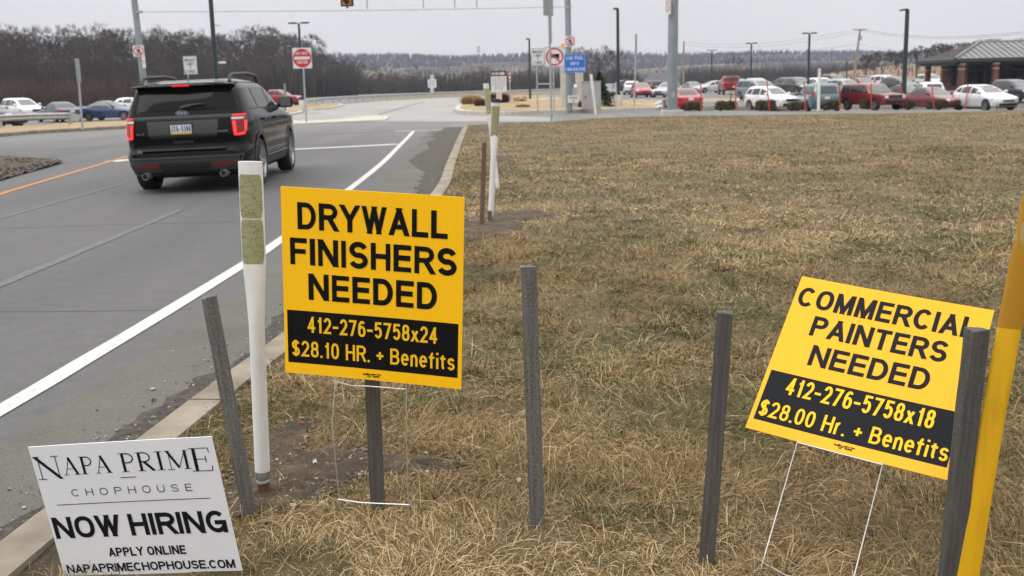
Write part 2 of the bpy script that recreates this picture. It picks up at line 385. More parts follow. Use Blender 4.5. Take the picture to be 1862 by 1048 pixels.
SERIF = {  # (width, [(points, thickness)])
 'N': (.95, [([(.16, 0), (.16, 1)], .035), ([(.10, 1), (.88, 0)], .13), ([(.88, 0), (.88, 1)], .035), ([(0, 0), (.32, 0)], .03), ([(0, 1), (.22, 1)], .03), ([(.72, 1), (1, 1)], .03)]),
 'A': (.92, [([(.14, 0), (.5, 1)], .04), ([(.84, 0), (.5, 1)], .14), ([(.26, .34), (.72, .34)], .03), ([(0, 0), (.3, 0)], .03), ([(.66, 0), (1, 0)], .03)]),
 'P': (.66, [([(.24, 0), (.24, 1)], .14), ([(.2, 1), (.55, 1)] + E_(.55, .74, .42, .26, 90, -90, 10) + [(.24, .48)], .06), ([(0, 0), (.5, 0)], .03), ([(0, 1), (.3, 1)], .03)]),
 'R': (.80, [([(.2, 0), (.2, 1)], .14), ([(.2, 1), (.45, 1)] + E_(.48, .75, .34, .25, 90, -90, 10) + [(.2, .5)], .06), ([(.42, .5), (.88, 0)], .14), ([(0, 0), (.42, 0)], .03), ([(0, 1), (.3, 1)], .03), ([(.8, 0), (1, 0)], .03)]),
 'I': (.34, [([(.5, 0), (.5, 1)], .14), ([(0, 0), (1, 0)], .03), ([(0, 1), (1, 1)], .03)]),
 'M': (1.1, [([(.14, 0), (.14, 1)], .035), ([(.12, 1), (.5, .05)], .13), ([(.86, 1), (.5, .05)], .035), ([(.86, 0), (.86, 1)], .13), ([(0, 0), (.28, 0)], .03), ([(0, 1), (.2, 1)], .03), ([(.72, 0), (1, 0)], .03), ([(.8, 1), (1, 1)], .03)]),
 'E': (.80, [([(.22, 0), (.22, 1)], .14), ([(0, 1), (.92, 1)], .03), ([(0, 0), (.95, 0)], .03), ([(.22, .52), (.74, .52)], .03), ([(.92, 1), (.96, .80)], .035), ([(.95, 0), (1, .22)], .035), ([(.74, .66), (.74, .38)], .035)]),
}
def stroke(mb, pts, t, tx, y):
    """ribbon of thickness t along pts (already in glyph units); tx maps glyph units to plane (x, z)"""
    closed = pts[-1] == 'c'
    P = [Vector(p) for p in (pts[:-1] if closed else pts)]
    q = [P[0]]
    for p in P[1:]:
        if (p - q[-1]).length > 1e-4: q.append(p)
    P = q; n = len(P); a = []; b = []
    for i in range(n):
        if closed: d0 = (P[i] - P[i - 1]).normalized(); d1 = (P[(i + 1) % n] - P[i]).normalized()
        else:
            d0 = (P[i] - P[i - 1]).normalized() if i else (P[1] - P[0]).normalized()
            d1 = (P[i + 1] - P[i]).normalized() if i < n - 1 else d0
        d = (d0 + d1); d = d.normalized() if d.length > 1e-3 else d0
        k = (t / 2) / max(.45, d.dot(d0)); nn = Vector((-d.y, d.x))
        A, B = P[i] + nn * k, P[i] - nn * k
        if not closed and i in (0, n - 1):
            e = -d1 if i == 0 else d0
            if abs(e.y) > .45 * abs(e.x) and (abs(P[i].y - t / 2) < .02 or abs(P[i].y - (1 - t / 2)) < .02):
                yy = 0 if P[i].y < .5 else 1          # cut level with the line of the letters
                A = A + e * ((yy - A.y) / e.y); B = B + e * ((yy - B.y) / e.y)
            elif abs(e.y) < .2 and len(P) == 2: A = A + e * (t / 2); B = B + e * (t / 2)
        a.append(A); b.append(B)
    vs = []
    for A, B in zip(a, b): vs += [(*tx(A),), (*tx(B),)]
    vs = [(v[0], y, v[1]) for v in vs]
    m = n if closed else n - 1
    mb.add(vs, [(2 * i, 2 * i + 1, 2 * ((i + 1) % n) + 1, 2 * ((i + 1) % n)) for i in range(m)])
def letters(mb, body, x0, x1, z0, z1, y, t=.15, gap=.13, space=.34, serif=False, jit=0, track=None):
    """fit a line of letters in the box; stroke width t and gaps are in cap heights"""
    h = z1 - z0; tot = (x1 - x0) / h; T = SERIF if serif else GL
    th = 0 if serif else t
    fixed = sum((space if c == ' ' else th) for c in body) + gap * (len(body) - 1)
    var = sum(T[c][0] for c in body if c != ' ')
    k = (tot - fixed) / max(var, .01); k = max(k, .02)
    extra = 0
    if track: k_ = min(k, track); extra = (k - k_) * var / max(1, len(body) - 1); k = k_
    x = 0; j = 0; rr = random.Random(len(body))
    for c in body:
        if c == ' ': x += space + gap + extra; continue
        w = T[c][0] * k
        for st in T[c][1]:
            pts, tt = (st if serif else (st, t))
            if pts == ['dot']:
                a_, b_ = x0 + x * h, x0 + (x + t) * h; mb.add([(a_, y, z0), (b_, y, z0), (b_, y, z0 + t * h), (a_, y, z0 + t * h)], [(0, 1, 2, 3)]); continue
            if pts == ['tittle']:
                a_, b_ = x0 + x * h, x0 + (x + t) * h; mb.add([(a_, y, z1 - t * .9 * h), (b_, y, z1 - t * .9 * h), (b_, y, z1), (a_, y, z1)], [(0, 1, 2, 3)]); continue
            if serif: conv = [(x + p[0] * w, tt / 2 + p[1] * (1 - tt)) for p in pts]
            else: conv = [p if p == 'c' else (x + t / 2 + p[0] * w, t / 2 + p[1] * (1 - t)) for p in pts]
            stroke(mb, conv, tt * (1 + jit * rr.uniform(-1, 1)), lambda p: (x0 + p.x * h, z0 + p.y * h), y - .00006 * (j % 9)); j += 1
        x += w + th + gap + extra
    return mb
def text(parent, body, x0, x1, z0, z1, y, m, name='lettering', **k):
    mb = MB(); letters(mb, body, x0, x1, z0, z1, y, **k); return mb.build(name, m, parent)

# ================================================================== THE GROUND
def ground_mat(name, kind):
    m = bpy.data.materials.new(name); m.use_nodes = True; t = m.node_tree; b = t.nodes['Principled BSDF']; k = t.links.new
    b.inputs['Roughness'].default_value = .85
    c = t.nodes.new('ShaderNodeTexCoord')
    def noise(scale, det=4, st=None, rough=.55):
        n = t.nodes.new('ShaderNodeTexNoise'); n.inputs['Scale'].default_value = scale; n.inputs['Detail'].default_value = det; n.inputs['Roughness'].default_value = rough
        if st:
            p = t.nodes.new('ShaderNodeMapping'); p.inputs['Scale'].default_value = st; k(c.outputs['Object'], p.inputs[0]); k(p.outputs[0], n.inputs['Vector'])
        else: k(c.outputs['Object'], n.inputs['Vector'])
        return n.outputs['Fac']
    def ramp(f, stops):
        r = t.nodes.new('ShaderNodeValToRGB'); e = r.color_ramp.elements
        while len(e) < len(stops): e.new(.5)
        for q, (p, col) in zip(e, stops): q.position = p; q.color = (*col, 1)
        k(f, r.inputs[0]); return r.outputs[0]
    def mix(f, a, b_, mode='MIX', fac=None):
        x = t.nodes.new('ShaderNodeMixRGB'); x.blend_type = mode
        if f is not None: k(f, x.inputs[0])
        if fac is not None: x.inputs[0].default_value = fac
        k(a, x.inputs[1]); k(b_, x.inputs[2]); return x.outputs[0]
    def bump(f, s_, d=.01):
        bp = t.nodes.new('ShaderNodeBump'); bp.inputs['Strength'].default_value = s_; bp.inputs['Distance'].default_value = d
        k(f, bp.inputs['Height']); k(bp.outputs[0], b.inputs['Normal'])
    if kind == 'asphalt':
        b.inputs['Roughness'].default_value = .72
        big = ramp(noise(.5, 5, (1.5, .13, 1)), [(.3, (.070, .072, .075)), (.7, (.100, .101, .103))])
        grain = ramp(noise(160, 3), [(.3, (.5, .5, .5)), (.7, (1.45, 1.45, 1.45))])
        mid = ramp(noise(7, 9, None, .75), [(.32, (.82, .82, .82)), (.68, (1.15, 1.15, 1.15))])
        v = t.nodes.new('ShaderNodeTexVoronoi'); v.inputs['Scale'].default_value = 90; k(c.outputs['Object'], v.inputs['Vector'])
        spk = ramp(v.outputs['Distance'], [(.0, (1.5, 1.47, 1.4)), (.12, (1, 1, 1))])
        x = mix(None, big, grain, 'MULTIPLY', 1); x = mix(None, x, mid, 'MULTIPLY', 1); x = mix(None, x, spk, 'MULTIPLY', .6)
        sp = t.nodes.new('ShaderNodeSeparateXYZ'); k(c.outputs['Object'], sp.inputs[0])          # far asphalt paler: grazing sky sheen painted into the colour
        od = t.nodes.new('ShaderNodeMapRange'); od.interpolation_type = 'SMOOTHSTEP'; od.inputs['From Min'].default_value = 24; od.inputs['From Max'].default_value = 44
        k(sp.outputs[1], od.inputs['Value']); far_sheen = ramp(noise(.3, 4, (.4, 1, 1)), [(.3, (1.55, 1.55, 1.52)), (.7, (2.0, 1.98, 1.94))]); one = t.nodes.new('ShaderNodeRGB'); one.outputs[0].default_value = (1, 1, 1, 1)
        x = mix(None, x, mix(od.outputs[0], one.outputs[0], far_sheen), 'MULTIPLY', 1)
        k(x, b.inputs['Base Color']); bump(noise(160, 3), .35, .004)
    elif kind == 'dusty':   # dust-coloured shoulder between the edge line and the kerb
        a = ramp(noise(1.3, 6), [(.3, (.086, .083, .076)), (.7, (.120, .114, .101))])
        grain = ramp(noise(130, 3), [(.3, (.7, .7, .7)), (.7, (1.25, 1.25, 1.25))])
        k(mix(None, a, grain, 'MULTIPLY', 1), b.inputs['Base Color']); bump(noise(130, 3), .35, .004)
    elif kind == 'pale':  # base colour lightened to carry the sky reflected at a low angle
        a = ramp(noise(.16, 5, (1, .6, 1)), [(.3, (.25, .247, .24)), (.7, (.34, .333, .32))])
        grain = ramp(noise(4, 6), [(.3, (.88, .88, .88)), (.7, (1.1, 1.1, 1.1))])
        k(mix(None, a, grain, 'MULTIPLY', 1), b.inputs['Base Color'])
    elif kind == 'turf':
        a = ramp(noise(1.1, 5), [(.30, (.075, .052, .024)), (.5, (.155, .110, .050)), (.72, (.215, .156, .076))])
        f = ramp(noise(55, 5, None, .7), [(.3, (.70, .69, .66)), (.7, (1.22, 1.2, 1.15))])
        gr = ramp(noise(.55, 4), [(.52, (0, 0, 0)), (.68, (.55, .55, .55))])
        gc = t.nodes.new('ShaderNodeRGB'); gc.outputs[0].default_value = (.075, .080, .03, 1)
        x = mix(gr, a, gc.outputs[0]); x = mix(None, x, f, 'MULTIPLY', 1)
        k(x, b.inputs['Base Color']); bump(noise(55, 5, None, .7), .9, .03)
    elif kind == 'dirt':
        a = ramp(noise(7, 6, None, .65), [(.3, (.034, .023, .013)), (.5, (.072, .049, .028)), (.70, (.150, .108, .066))])
        k(a, b.inputs['Base Color']); bump(noise(28, 6, None, .7), 1, .03)
    elif kind == 'grit':
        a = ramp(noise(14, 6, None, .7), [(.3, (.030, .026, .022)), (.5, (.060, .052, .044)), (.72, (.135, .122, .105))])
        k(a, b.inputs['Base Color']); bump(noise(45, 6, None, .7), 1, .02)
    elif kind == 'far':
        a = ramp(noise(.03, 4), [(.3, (.15, .115, .065)), (.7, (.20, .155, .09))])
        k(a, b.inputs['Base Color'])
    return m
M['asphalt'] = ground_mat('asphalt', 'asphalt'); M['pale'] = ground_mat('sky_sheen_pavement', 'pale'); M['turf'] = ground_mat('dead_turf', 'turf')
M['dirt'] = ground_mat('bare_soil', 'dirt'); M['grit'] = ground_mat('gutter_grit', 'grit'); M['far'] = ground_mat('far_field', 'far'); M['dusty'] = ground_mat('dusty_shoulder', 'dusty')
M['line'] = mat('road_paint_white', (.52, .52, .505), .75, col2=(.36, .36, .355), scale=28, detail=12, lo=.50, hi=.78)
M['line_old'] = mat('worn_road_paint', (.096, .098, .101), .75, col2=(.135, .138, .142), scale=12, detail=8)
M['line_orange'] = mat('road_paint_orange', (.48, .20, .05), .75, col2=(.30, .15, .06), scale=9)
M['crack'] = mat('asphalt_crack', (.035, .035, .035), .9)

# far field sheet to the horizon, lying under everything
mb = MB(); xs = [-2400, -1500, -400, -120, -60] + list(range(-40, 41, 4)) + [60, 120, 400, 1500, 2400]; ys = [-160, -40] + list(range(0, 132, 4)) + [200, 400, 1000, 1850]
vs = [(x, y, g(x, y) - .12) for y in ys for x in xs]; w_ = len(xs)
mb.add(vs, [(j * w_ + i, j * w_ + i + 1, (j + 1) * w_ + i + 1, (j + 1) * w_ + i) for j in range(len(ys) - 1) for i in range(w_ - 1)])
struct(mb.build('ground', M['far'], smooth=60))

# asphalt: approach road, crossing road and car parks in one sheet
def gridsheet(name, x0, x1, y0, y1, sx, sy, dz, m):
    xs = np.arange(x0, x1 + 1e-6, sx); ys = np.arange(y0, y1 + 1e-6, sy); X, Y = np.meshgrid(xs, ys); Z = G(X, Y) + dz
    v = np.c_[X.ravel(), Y.ravel(), Z.ravel()]; n = len(xs); b_ = MB()
    b_.add(v.tolist(), [(j * n + i, j * n + i + 1, (j + 1) * n + i + 1, (j + 1) * n + i) for j in range(len(ys) - 1) for i in range(n - 1)])
    return struct(b_.build(name, m, smooth=60))
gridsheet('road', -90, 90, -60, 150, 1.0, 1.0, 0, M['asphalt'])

# pavement of the far entrance, its paleness is painted-in sky reflection
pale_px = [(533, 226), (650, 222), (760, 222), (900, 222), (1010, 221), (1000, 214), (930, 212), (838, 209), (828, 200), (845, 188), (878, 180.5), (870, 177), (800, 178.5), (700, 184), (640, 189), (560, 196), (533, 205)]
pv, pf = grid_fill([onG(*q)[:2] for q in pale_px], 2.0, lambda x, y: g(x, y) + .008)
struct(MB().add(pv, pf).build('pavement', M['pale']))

# --- grass field bounded by the kerb
kerb_road = [(-2.05, -1.5), (-1.90, 1.5)] + [onG(*q)[:2] for q in [(0, 1017), (86.6, 950), (282, 797.7), (394, 711), (520, 617), (640, 506), (788.6, 353), (811.5, 302), (828.7, 261.7), (841.6, 234.5)]]
kl = smooth_line(kerb_road, .5)
KW = .19; KH = .075
ki = offs(kl, KW)
def strip(mb, A, za, B, zb):
    n = len(A); vs = []
    for i in range(n): vs += [(A[i].x, A[i].y, g(*A[i]) + za), (B[i].x, B[i].y, g(*B[i]) + zb)]
    mb.add(vs, [(2 * i, 2 * i + 1, 2 * i + 3, 2 * i + 2) for i in range(n - 1)])
mb = MB(); k1 = offs(kl, .022)
strip(mb, kl, -.05, kl, KH - .018); strip(mb, kl, KH - .018, k1, KH); strip(mb, k1, KH, ki, KH); strip(mb, ki, KH, ki, -.05)
e = kl[-1]; e2 = ki[-1]
mb.add([(e.x, e.y, g(*e) - .05), (e.x, e.y, g(*e) + KH - .018), (k1[-1].x, k1[-1].y, g(*k1[-1]) + KH), (e2.x, e2.y, g(*e2) + KH), (e2.x, e2.y, g(*e2) - .05)], [(0, 1, 2, 3, 4)])
mb.cur = 1; acc = 0
for i in range(1, len(kl)):      # joints between the kerb lengths
    acc += (kl[i] - kl[i - 1]).length
    if acc > 3.0:
        acc = 0; a_, b_ = k1[i], ki[i]; d_ = (kl[i] - kl[i - 1]).normalized() * .006
        mb.add([(p_.x + s_ * d_.x, p_.y + s_ * d_.y, g(*p_) + KH + .0015) for p_, s_ in ((a_, -1), (b_, -1), (b_, 1), (a_, 1))], [(0, 1, 2, 3)])
struct(mb.build('kerb', [M['concrete'], mat('kerb_joint', (.05, .045, .04), .9)], smooth=35))
back_px = [(853, 229), (910, 225.5), (1001, 223), (1075, 216), (1160, 213.5), (1300, 211), (1500, 207), (1680, 205), (1862, 203)]
back = [Vector(onG(*q)[:2]) for q in back_px]
ext = back[-1] + (back[-1] - back[-2]).normalized() * 14
in_side = offs(kl, KW - .004)
field_poly = [tuple(p) for p in in_side] + [tuple(p) for p in back] + [tuple(ext), (40, 30), (18, -1.5)]
fp = np.array(field_poly); bp_ = np.array([tuple(p) for p in back] + [tuple(ext)])
def seg_d(q, line):
    d = np.full(len(q), 1e9)
    for a, b in zip(line[:-1], line[1:]):
        ab = b - a; t = np.clip(((q - a) @ ab) / (ab @ ab), 0, 1); d = np.minimum(d, np.hypot(*(q - (a + t[:, None] * ab)).T))
    return d
def vnoise(x, y, s, seed=0):
    """smooth value noise 0..1"""
    x = np.asarray(x) * s; y = np.asarray(y) * s; xi = np.floor(x).astype(int); yi = np.floor(y).astype(int); fx = x - xi; fy = y - yi
    fx = fx * fx * (3 - 2 * fx); fy = fy * fy * (3 - 2 * fy)
    def h(a, b): return np.modf(np.abs(np.sin(a * 127.1 + b * 311.7 + seed * 74.7) * 43758.5453))[0]
    return (h(xi, yi) * (1 - fx) + h(xi + 1, yi) * fx) * (1 - fy) + (h(xi, yi + 1) * (1 - fx) + h(xi + 1, yi + 1) * fx) * fy
kin = np.array([tuple(p) for p in in_side])
def fz(x, y):
    """height of the turf"""
    q = np.c_[np.atleast_1d(x), np.atleast_1d(y)].astype(float)
    db = seg_d(q, bp_); dk = seg_d(q, kin)
    h = .008 + .055 * ss(0, 2.0, db) - .012 * (1 - ss(0, .25, dk)) * ss(0, 1, db)
    bumpy = .035 * (vnoise(q[:, 0], q[:, 1], .35, 1) - .4) + .018 * (vnoise(q[:, 0], q[:, 1], 1.6, 2) - .5)
    h = h - .055 * np.exp(-((q[:, 0] + 1.15) / .5) ** 2 - ((q[:, 1] - 2.7) / .5) ** 2)
    return G(q[:, 0], q[:, 1]) + h + bumpy * ss(.1, 1.2, np.minimum(db, dk))
fv, ff = grid_fill(field_poly, .75, lambda x, y: 0)
fa = np.array(fv); fa[:, 2] = fz(fa[:, 0], fa[:, 1])
struct(MB().add(fa.tolist(), ff).build('turf', M['turf'], smooth=80))

# bare soil patches: centre, radii
P2 = lambda px, py: onz(px, py, .06)
soil = []
for (px, py, rx, ry) in [(545, 865, .30, .30), (470, 905, .26, .17), (610, 850, .26, .22), (730, 850, .27, .12), (520, 800, .12, .28), (893, 408, .42, .75), (850, 425, .3, .5), (950, 392, .4, .5), (100, 1000, .07, .5), (240, 870, .06, .5), (905, 291, .35, .8), (890, 235, .5, 2.0)]:
    c_ = P2(px, py); soil.append((c_.x, c_.y, rx, ry))
def bare(x, y):
    b_ = np.zeros(len(x)); w = .55 + .9 * vnoise(x, y, 5.0, 9)
    for cx, cy, rx, ry in soil:
        b_ = np.maximum(b_, 1 - ss(.55, 1.1, np.hypot((x - cx) / rx, (y - cy) / ry) * w))
    return b_
mb = MB()
for i, (cx, cy, rx, ry) in enumerate(soil):
    r2 = random.Random(i); o = len(mb.v); vs = [(cx, cy, 0)]; n = 36
    for ring in (.35, .7, 1.0):
        for k in range(n):
            a = 2 * math.pi * k / n; q = ring * (1 + (.22 * math.sin(3 * a + i) + .15 * math.sin(7 * a + 2 * i) + r2.uniform(-.12, .12)) * (ring > .9))
            vs.append((cx + rx * q * math.cos(a), cy + ry * q * math.sin(a), 0))
    ok = [fp is not None for _ in vs]
    zz = fz(np.array([v[0] for v in vs]), np.array([v[1] for v in vs])) + .004 + .0008 * i
    vs = [(v[0], v[1], z + (r2.uniform(0, .012) if j < 73 else -.012)) for j, (v, z) in enumerate(zip(vs, zz))]
    fs = [(0, 1 + k, 1 + (k + 1) % n) for k in range(n)]
    for q in (0, 1): fs += [(1 + q * n + k, 1 + (q + 1) * n + k, 1 + (q + 1) * n + (k + 1) % n, 1 + q * n + (k + 1) % n) for k in range(n)]
    fs = [f for f in fs if inside(np.array([[np.mean([vs[j][0] for j in f]), np.mean([vs[j][1] for j in f])]]), fp)[0]]
    mb.add(vs, fs)
struct(mb.build('soil', M['dirt'], smooth=80))

# --- road markings and wear
ledge = [(-3.0, -.5), (-2.75, 2.5)] + [onG(*q)[:2] for q in [(0, 748), (150, 659), (293, 573.6), (435, 486.6), (511, 437), (640, 341), (697, 295), (726, 266), (742, 250), (752, 239)]]
edge = smooth_line(ledge, .5)
ribbon('edge_line', edge, .125, .006, M['line'], .003)
# dusty shoulder between edge line and kerb
n_ = min(len(edge), len(kl)); mb = MB()
A = offs(edge, .08)
ysA = [p.y for p in A]; ysK = [p.y for p in kl]
Yc = np.arange(.5, 38, .5)
for i, y in enumerate(Yc): pass
xa = np.interp(Yc, ysA, [p.x for p in A]); xk = np.interp(Yc, ysK, [p.x for p in kl])
vs = []
for y, a, b in zip(Yc, xa, xk):
    a2 = a + (b - a) * (.12 + .22 * float(vnoise(0, y, .7, 4)))
    vs += [(xq, y, g(xq, y) + .004) for xq in (a2, (a2 + b) / 2, b + .01)]
mb.add(vs, [(3 * i + q, 3 * i + q + 1, 3 * i + q + 4, 3 * i + q + 3) for i in range(len(Yc) - 1) for q in (0, 1)])
struct(mb.build('shoulder', M['dusty']))
# gutter grit along the kerb
Yc = np.arange(.5, 39, .12); xk = np.interp(Yc, ysK, [p.x for p in kl]); vs = []
for y, b in zip(Yc, xk):
    wd_ = .03 + .17 * float(vnoise(3, y, 1.1, 6)) * float(ss(2.8, 5, y)) + .10 * float(vnoise(1, y, 6, 3)) + .75 * float(ss(13, 24, y)) * (.5 + .6 * float(vnoise(1, y, .5, 5))) + .08 * rnd.random()
    vs += [(b - wd_, y, g(b - wd_, y) + .0075), (b + .01, y, g(b, y) + .012)]
mb = MB(); mb.add(vs, [(2 * i, 2 * i + 1, 2 * i + 3, 2 * i + 2) for i in range(len(Yc) - 1)])
struct(mb.build('gutter', M['grit']))
mb = MB(); r3 = random.Random(11)
ico = [(0, 0, 1), (.9, 0, .2), (.3, .85, .3), (-.75, .5, .2), (-.7, -.55, .25), (.3, -.85, .2), (0, 0, -.6)]
icf = [(0, 1, 2), (0, 2, 3), (0, 3, 4), (0, 4, 5), (0, 5, 1), (6, 2, 1), (6, 3, 2), (6, 4, 3), (6, 5, 4), (6, 1, 5)]
for i in range(1500):
    y = 2.6 + 16 * r3.random() ** 1.7; xkk = float(np.interp(y, ysK, [p.x for p in kl])); x = xkk - abs(r3.gauss(0, .2)) - .01
    s_ = r3.uniform(.003, .009) * (1 + (r3.random() < .06) * 1.0); a = r3.uniform(0, 6.3); ca, sa = math.cos(a), math.sin(a); mb.cur = r3.choice((0, 0, 1, 2))
    mb.add([(x + s_ * (v[0] * ca - v[1] * sa) * r3.uniform(.7, 1.3), y + s_ * (v[0] * sa + v[1] * ca), .010 + s_ * .6 * v[2]) for v in ico], icf)
PILE = np.array([tuple(onG(*p_)[:2]) for p_ in [(-90, 292), (0, 288), (60, 290), (117, 296), (92, 304), (40, 318), (0, 330), (-90, 352)]])
for i in range(1100):     # loose lumps on the dark pile at the left
    q_ = onz(-60 + 175 * r3.random(), 288 + 45 * r3.random() ** 1.2, 0)
    if not inside(np.array([[q_.x, q_.y]]), PILE)[0]: continue
    s_ = r3.uniform(.015, .05); a = r3.uniform(0, 6.3); ca, sa = math.cos(a), math.sin(a); mb.cur = r3.choice((1, 1, 1, 1, 1, 0))
    mb.add([(q_.x + s_ * (v[0] * ca - v[1] * sa) * r3.uniform(.6, 1.4), q_.y + s_ * (v[0] * sa + v[1] * ca), g(q_.x, q_.y) + .05 + s_ * .6 * v[2]) for v in ico], icf)
for (cx, cy, rx, ry) in soil[:8]:     # crumbs of earth and chips on the bare soil
    for i in range(420):
        a_, d_ = r3.uniform(0, 6.3), r3.random() ** .5; x, y = cx + rx * d_ * math.cos(a_), cy + ry * d_ * math.sin(a_)
        if not inside(np.array([[x, y]]), fp)[0]: continue
        s_ = r3.uniform(.003, .012) * (1.5 if r3.random() < .08 else 1); ca, sa = math.cos(a_), math.sin(a_); mb.cur = 3 if r3.random() < .86 else r3.choice((0, 2)); zz = float(fz(x, y)[0]) + .006
        mb.add([(x + s_ * (v[0] * ca - v[1] * sa) * r3.uniform(.6, 1.4), y + s_ * (v[0] * sa + v[1] * ca), zz + s_ * .6 * v[2]) for v in ico], icf)
stuff(mb.build('gravel', [mat('grit_stone', (.16, .15, .13), .9), mat('dark_grit_stone', (.032, .027, .023), .9), mat('pale_grit_stone', (.36, .34, .31), .9), mat('earth_crumb', (.075, .054, .034), .95, col2=(.145, .108, .070), scale=20)]))
ribbon('stop_line', smooth_line([onG(*q)[:2] for q in [(200, 294.5), (345, 281.5), (533, 272), (640, 267), (724, 262.5)]], 1), .45, .005, M['line'], .01)
ribbon('cross_line', smooth_line([onG(*q)[:2] for q in [(716, 239.4), (780, 237.3), (842, 235)]], 1), .30, .0055, M['line'], .01)
ribbon('centre_line', smooth_line([onG(*q)[:2] for q in [(-260, 438), (-120, 394), (11.7, 350), (120, 318), (232, 285)]], 1), .13, .0058, M['line_orange'], .004)
ribbon('worn_line', smooth_line([onG(*q)[:2] for q in [(-200, 603), (60, 494), (330, 381)]], .6), .11, .0045, M['line_old'], .012)
ribbon('worn_line', smooth_line([onG(*q)[:2] for q in [(-140, 440), (0, 397), (197, 342), (235, 330)]], .6), .09, .0042, M['line_old'], .012)
ribbon('worn_line', smooth_line([onG(*q)[:2] for q in [(-80, 281), (30, 275.5), (220, 265.5), (300, 262)]], 2), .18, .0048, M['line_old'], .02)
ribbon('road_crack', smooth_line([onG(*q)[:2] for q in [(-300, 569), (0, 567.6), (120, 567), (240, 565.5), (348, 563.5)]], .08), .008, .0044, M['crack'], .003)
ribbon('road_crack', smooth_line([onG(*q)[:2] for q in [(0, 416.5), (150, 411), (260, 408), (430, 404)]], .1), .012, .0046, M['crack'], .005)
ribbon('road_crack', smooth_line([onG(*q)[:2] for q in [(640, 216.5), (690, 208), (740, 194), (770, 186)]], .5), .22, .014, M['line_old'], .03)
# lane joint and skid darkening on the crossing road
ribbon('road_joint', smooth_line([onG(*q)[:2] for q in [(540, 246), (700, 240), (900, 232), (1000, 229)]], 1), .10, .0047, M['crack'], .02)

# pile of dark grit on the left side of the road
pv, pf = grid_fill([onG(*q)[:2] for q in [(-90, 292), (0, 288), (60, 290), (117, 296), (92, 304), (40, 318), (0, 330), (-90, 352)]], .22, lambda x, y: 0)
pv = [(x, y, g(x, y) + .010 + .05 * float(vnoise(x, y, .8, 3)) + .07 * float(vnoise(x, y, 2.2, 3)) * rnd.random()) for x, y, z in pv]
struct(MB().add(pv, pf).build('grit_patch', M['mulch'], smooth=60))
pv, pf = grid_fill([onG(*q)[:2] for q in [(-90, 284), (0, 277), (50, 281), (105, 286), (60, 290.5), (0, 288), (-90, 291.5)]], .8, lambda x, y: g(x, y) + .0062)
struct(MB().add(pv, pf).build('pavement', M['dusty']))

# --- raised islands and verges
def island(px, h, cw, mtop, mk=None, dz=0):
    P = [Vector(onG(*q)[:2]) if len(q) == 2 and abs(q[0]) > 0 else Vector(q) for q in px]
    a = sum(P[i].x * P[(i + 1) % len(P)].y - P[(i + 1) % len(P)].x * P[i].y for i in range(len(P)))
    if a < 0: P = P[::-1]
    D = []
    for i in range(len(P)):
        p, q = P[i], P[(i + 1) % len(P)]; k = max(1, int((q - p).length / 2)); D += [p.lerp(q, j / k) for j in range(k)]
    P = D; n = len(P); I = []
    for i in range(n):
        t = (P[(i + 1) % n] - P[i - 1]).normalized(); I.append(P[i] + Vector((-t.y, t.x)) * cw)
    mb = MB(); vs = []
    for p, q in zip(P, I):
        z = g(*p); vs += [(p.x, p.y, z - .08), (p.x, p.y, z + h - .02), (p.x * .9 + q.x * .1, p.y * .9 + q.y * .1, z + h), (q.x, q.y, g(*q) + h), (q.x, q.y, g(*q) + h - .04)]
    mb.add(vs, [(5 * i + c, 5 * ((i + 1) % n) + c, 5 * ((i + 1) % n) + c + 1, 5 * i + c + 1) for i in range(n) for c in range(4)])
    struct(mb.build('kerb', mk or M['concrete_pale'], smooth=35))
    tv, tf = grid_fill([tuple(q) for q in I], 2.0, lambda x, y: g(x, y) + h - .015 + dz * float(vnoise(x, y, .4, 8)))
    struct(MB().add(tv, tf).build('verge', mtop, smooth=60))
M['verge'] = mat('dry_verge_grass', (.26, .19, .095), .95, col2=(.36, .27, .15), scale=1.2, detail=8, bump=.8, bscale=9)
island([(-80, 256), (7, 249), (60, 244), (230, 234.5), (400, 227), (440, 224), (400, 221), (230, 223), (100, 228.5), (-80, 238)], .15, .3, M['verge'], M['concrete'])
island([(533, 227.5), (620, 223.5), (700, 220), (709, 214.5), (690, 210.5), (655, 214), (600, 219.5), (533, 222)], .07, .3, M['concrete_pale'])
island([(520, 201.8), (570, 201), (602, 198.5), (627, 192.8), (617, 190.5), (570, 192), (515, 196)], .15, .3, M['verge'])
island([(516, 213.5), (551, 206.6), (548, 203.5), (516, 205)], .15, .3, M['verge'])
island([(826, 203), (836, 208), (870, 209.3), (930, 209.6), (1052, 206), (1130, 203.5), (1196, 201.8), (1205, 197), (1150, 192), (1060, 184), (960, 177), (900, 177), (862, 181), (845, 189), (830, 198)], .22, .35, M['verge'], dz=.05)
# concrete walks crossing that island
ribbon('path', [Vector(onG(*q)[:2]) for q in [(852, 191.5), (900, 189), (960, 187), (1015, 182.5)]], 1.3, .235, M['concrete_pale'])
ribbon('path', [Vector(onG(*q)[:2]) for q in [(918, 178.6), (960, 178.2), (1012, 177.5)]], 1.7, .24, M['concrete_pale'])
# planted strip in front of the right car park
island([(1215, 201.5), (1300, 200.6), (1500, 199), (1862, 196.8), (1990, 196.5), (1990, 193.2), (1862, 193.5), (1500, 195.4), (1300, 196.6), (1215, 197.5)], .14, .3, M['mulch'], M['concrete'])
# grass and walk between the crossing road and the far part of the car park
island([(1105, 195), (1196, 192.5), (1205, 186.5), (1130, 184), (1090, 186)], .15, .3, M['verge'])
island([(1270, 187), (1345, 186), (1345, 182), (1268, 182.5)], .15, .3, M['verge'])
